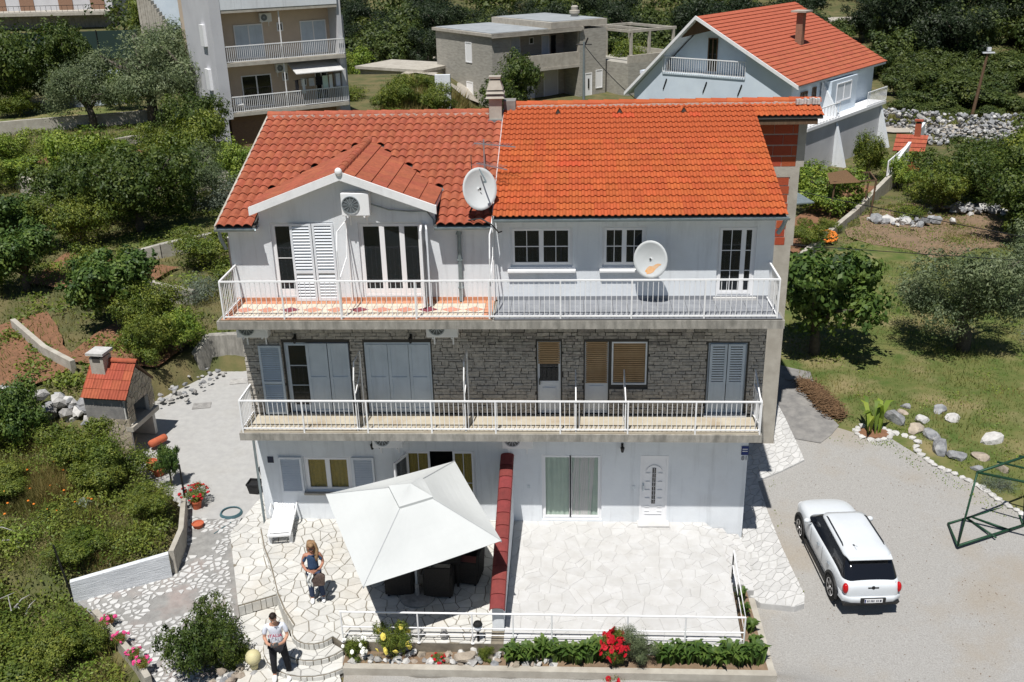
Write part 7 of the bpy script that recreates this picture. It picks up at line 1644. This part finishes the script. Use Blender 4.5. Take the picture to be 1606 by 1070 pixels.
cover('weeds','leafy herbs under the fruit trees of the left gardens','weeds',ORCH,34000,.30,'leaf_mid',9,leafy=True,lf=.15,clumps=500)
cover('weeds','bright leafy herbs between the garden terraces','weeds',ORCH,12000,.3,'leaf_bright',10,leafy=True,lf=.14,clumps=120)
cover('weeds','yellowish grass before the block house','weeds',[(-14,50),(-2,52),(5,56),(-3,66),(-14,63)],16000,.8,'leaf_dry',11,.05)
cover('weeds','greenery behind the house wall near the block house','weeds',[(-12,50),(8,40),(8,62),(-4,58)],16000,.6,'leaf_mid',12,leafy=True,lf=.3,clumps=200)
cover('grass','sparse dry grass on the hillside meadow, upper left','grass',[(-56,92),(-38,90),(-38,125),(-56,125)],9000,.9,'leaf_dry',13,.1)
# dry leaves blown against the bed and path
rng=np.random.default_rng(44); n=1500; q=np.concatenate([np.stack([rng.uniform(4.5,11,n),rng.uniform(-7.5,4.5,n)],1)]); q=q[[i for i,(x,y) in enumerate(q) if inside(x,y,[(5.9,-8),(12,-8),(12,1),(10,4.3),(8.4,5),(6.9,3.2),(5.9,0),(5.9,-3)]) and rng.random()<.25+.75*(math.sin(x*1.7)*math.cos(y*1.3)>.3)]]
c=np.stack([q[:,0],q[:,1],np.array([hz(a,b_) for a,b_ in q])+.028],1); tag(link('dry_leaves',npmesh('dry_leaves',leaves(c,np.tile([0,0,1.],(len(c),1)),.035,.5,.25,rng),np.arange(4*len(c)).reshape(-1,4),'straw')),'small dry leaves scattered over the gravel yard','leaf litter',kind='stuff')
# poppies
t=thing('poppies','scattered red poppies in the wild slope','flowers',(-14,0,.5)); rd=random.Random(8); b=MB()
for i in range(26):
    x=rd.uniform(-1.6,1.2); y=rd.uniform(-.8,2.2); z=rd.uniform(0,.35)+hz(-14+x,y)-.35; b.ball((x,y,z),.03,6,4,(1.2,1.2,.7))
b.build('flower_head','petal_orange',t)
# bare twigs
for l,x,y in(('bare grey twigs lying in the weeds at the left edge',-15.4,-1.8),('bare grey branches at the bottom left corner',-13.7,-4.0)):
    b=MB(); 
    for i in range(16):
        p=Vector((rd.uniform(-.8,.8),rd.uniform(-.4,.4),rd.uniform(.1,.5))); q=p+Vector((rd.uniform(-.6,.6),rd.uniform(-.3,.4),rd.uniform(-.1,.35))); b.tube([tuple(p),tuple(p.lerp(q,.5)+Vector((0,0,.06))),tuple(q)],[.018,.012,.005],5)
    tag(b.build('dead_branches','stone_grey',None,(x,y,hz(x,y))),l,'branches')
# ---- flower bed plants in front of the terraces
def strap_plant(name,label,x,y,z,r,h,n,m='leaf_fig',seed=1,wd=.09,group=None,cat='plant'):
    rng=random.Random(seed); V=[];F=[];T=[]
    for i in range(n):
        a=rng.uniform(0,2*PI); L=h*rng.uniform(.7,1.15); lean=rng.uniform(.25,.95)*r; bx,by=rng.uniform(-.3,.3)*r,rng.uniform(-.3,.3)*r; w_=wd*rng.uniform(.7,1.2); ca,sa=math.cos(a),math.sin(a); k=len(V)
        for f,ww,zz in((0,.15,0),(.35,.9,.62),(.7,1.,.95),(1.,.02,.88)):
            cx_=bx+ca*lean*f*f*1.1; cy_=by+sa*lean*f*f*1.1
            V+=[(cx_-sa*w_*ww/2,cy_+ca*w_*ww/2,zz*L),(cx_+sa*w_*ww/2,cy_-ca*w_*ww/2,zz*L)]
        F+=[(k+2*j,k+2*j+1,k+2*j+3,k+2*j+2) for j in range(3)]; T+=[rng.uniform(.2,.8)]*3
    me=npmesh('leaves',np.array(V),np.array(F),m,np.array(T)); t=thing(name,label,cat,(x,y,z),rng.uniform(0,6),group); link('leaves',me,t); return t
rd=random.Random(4)
xs=[-1.25,-1.0,-.75,-.5,-.25,.0,.2,.45,.68]
for i,x in enumerate(xs): strap_plant('lily_plant','broad-leaved green lily of the left row, between the dividing wall and the red rose bush',x,-5.17+rd.uniform(-.05,.05),-.30,.31,rd.uniform(.42,.58),38,seed=i+100,group='broad-leaved plants left of the red rose bush')
for i in range(11): strap_plant('lily_plant','broad-leaved green lily of the right row, between the feathery bush and the right corner',2.02+i*.21,-5.17+rd.uniform(-.06,.06),-.30,.30,rd.uniform(.40,.56),38,seed=i+200,group='broad-leaved plants right of the feathery bush')
for i,(x,y) in enumerate(((4.1,-4.6),(4.12,-4.1),(4.08,-3.5),(4.1,-3.0))): strap_plant('lily_plant','green plant in the narrow bed along the right side of the white terrace',x,y,-.32,.2,.38,20,seed=i+300,group='plants in the narrow side bed')
def flowering(name,label,x,y,z,r,h,kind,petal,nf,fs=.05,seed=1,k=0,cat='bush'):
    t=tree(kind,label,cat,x,y,r,h,name=name,z=z,rot=seed*1.3,k=k); rng=random.Random(seed); me=[]
    b=MB(); 
    for q in range(6):
        a=2*PI*q/6; b.ball((.5*math.cos(a),.5*math.sin(a),.1),.55,6,4,(1,1,.6))
    b.ball((0,0,.35),.5,6,4); m_=b.mesh('flower',petal)
    for i in range(nf):
        a=rng.uniform(0,2*PI); u=rng.uniform(-.1,1); s=math.sqrt(max(0,1-u*u)); sc=fs*rng.uniform(.7,1.2)
        p=(.95*s*math.cos(a),.95*s*math.sin(a)*1.,(.5+.5*u)*1.35+.1 if kind not in('bush','grey') else .35+.55*u)
        o=link('flower',m_,t,p,(rng.uniform(-1,1),rng.uniform(-1,1),0)); o.scale=(sc/r,sc/r,sc/(t.scale.z))
    return t
flowering('red_rose_bush','tall rose bush covered in dark red roses in front of the white terrace',1.02,-5.2,-.40,.34,1.2,'mid','petal_red',70,.055,3)
flowering('red_rose_bush','lower spill of the dark red rose bush hanging over the kerb',1.0,-5.55,-.72,.3,.75,'bush','petal_red',45,.055,4)
tree('olive','feathery grey-green rosemary bush right of the red roses','bush',1.55,-5.2,.42,1.15,name='rosemary_bush',z=-.42)
flowering('yellow_rose_bush','rose bush with a few yellow flowers at the left end of the bed',-3.85,-5.1,-.35,.42,1.15,'mid','petal_yellow',12,.06,5,1)
flowering('white_rose_bush','rose bush with small white flowers at the left corner of the bed',-4.72,-5.1,-.35,.34,.75,'mid','petal_white',18,.045,6,2)
tree('grey','small round grey-green bush between the white and yellow roses','bush',-4.25,-5.2,.26,.32,name='santolina_bush',z=-.35)
flowering('red_geranium','small red geranium in the middle of the left bed',-2.85,-5.2,-.27,.17,.34,'bush','petal_red',14,.035,7)
tree('mid','small dark rose bush beside the garden light','bush',-1.8,-5.15,.22,.6,name='rose_bush',z=-.35)
flowering('red_geranium','red geranium bush behind the post at the courtyard corner',-10.45,.95,.1,.42,.6,'bush','petal_red',34,.05,8)
for i,(x,y) in enumerate(((-10.84,-3.95),(-10.3,-4.6),(-9.75,-5.12),(-9.45,-5.42))):
    strap=flowering('pink_geranium','pot of pink geraniums on the low wall, number of pots from the left: '+('farthest','second','third','nearest')[i],x,y,-.33,.2,.3,'bush','petal_pink',9,.05,20+i)
    strap['label']=('pink geraniums at the far end of the low flower wall','pink geraniums second from the far end of the low flower wall','bright pink geraniums near the bottom edge on the low flower wall','nearest pink geranium pot on the low flower wall')[i]
    MB().lathe([(.45,-.1),(.6,.55),(.55,.55),(.4,0)],12).build('pot','terra_pot',strap)
flowering('orange_flowers','clump of orange flowers in the blue house garden',12.6,25.6,.0,.8,1.0,'bush','petal_orange',60,.1,30)
strap_plant('banana_plant','small banana plant in its ring of white stones',9.45,5.2,-.05,.75,1.0,9,'leaf_bright',400,.16)
strap_plant('cactus_plant','blue-green agave plant on the wild slope',-13.0,-.3,hz(-13,-.3),.3,.4,22,'leaf_grey',401,.08)
# bare-ish stems right of the lawn, small pebbles over gravel as real stones
rng=np.random.default_rng(12); V=[];
n=5200; xy=np.concatenate([rng.uniform((4.9,-8),(12,5),(n,2))]); ok=[i for i,(x,y) in enumerate(xy) if inside(x,y,[(5.9,-8),(12,-8),(12,1),(10,4.5),(8,6),(6.2,3),(5.8,0),(6,-3)])]
xy=xy[ok]; s=rng.uniform(.008,.022,len(xy)); z=np.array([hz(a,b_) for a,b_ in xy])+.02
tet=np.array([(1,0,0),(-.5,.87,0),(-.5,-.87,0),(0,0,.8)]); a=rng.uniform(0,6.28,len(xy)); R=np.stack([np.stack([np.cos(a),-np.sin(a)],1),np.stack([np.sin(a),np.cos(a)],1)],1)
P2=np.einsum('nij,kj->nki',R,tet[:,:2]); V=np.concatenate([P2*s[:,None,None]+xy[:,None,:],(tet[None,:,2:]*s[:,None,None]+z[:,None,None])],2).reshape(-1,3)
F=(np.arange(len(xy))*4)[:,None,None]+np.array([(0,1,3),(1,2,3),(2,0,3)])[None]; tag(link('pebbles',npmesh('pebbles',V,F.reshape(-1,3),'gravel')),'loose pale pebbles on the gravel yard','gravel',kind='stuff')
bpy.context.view_layer.update()
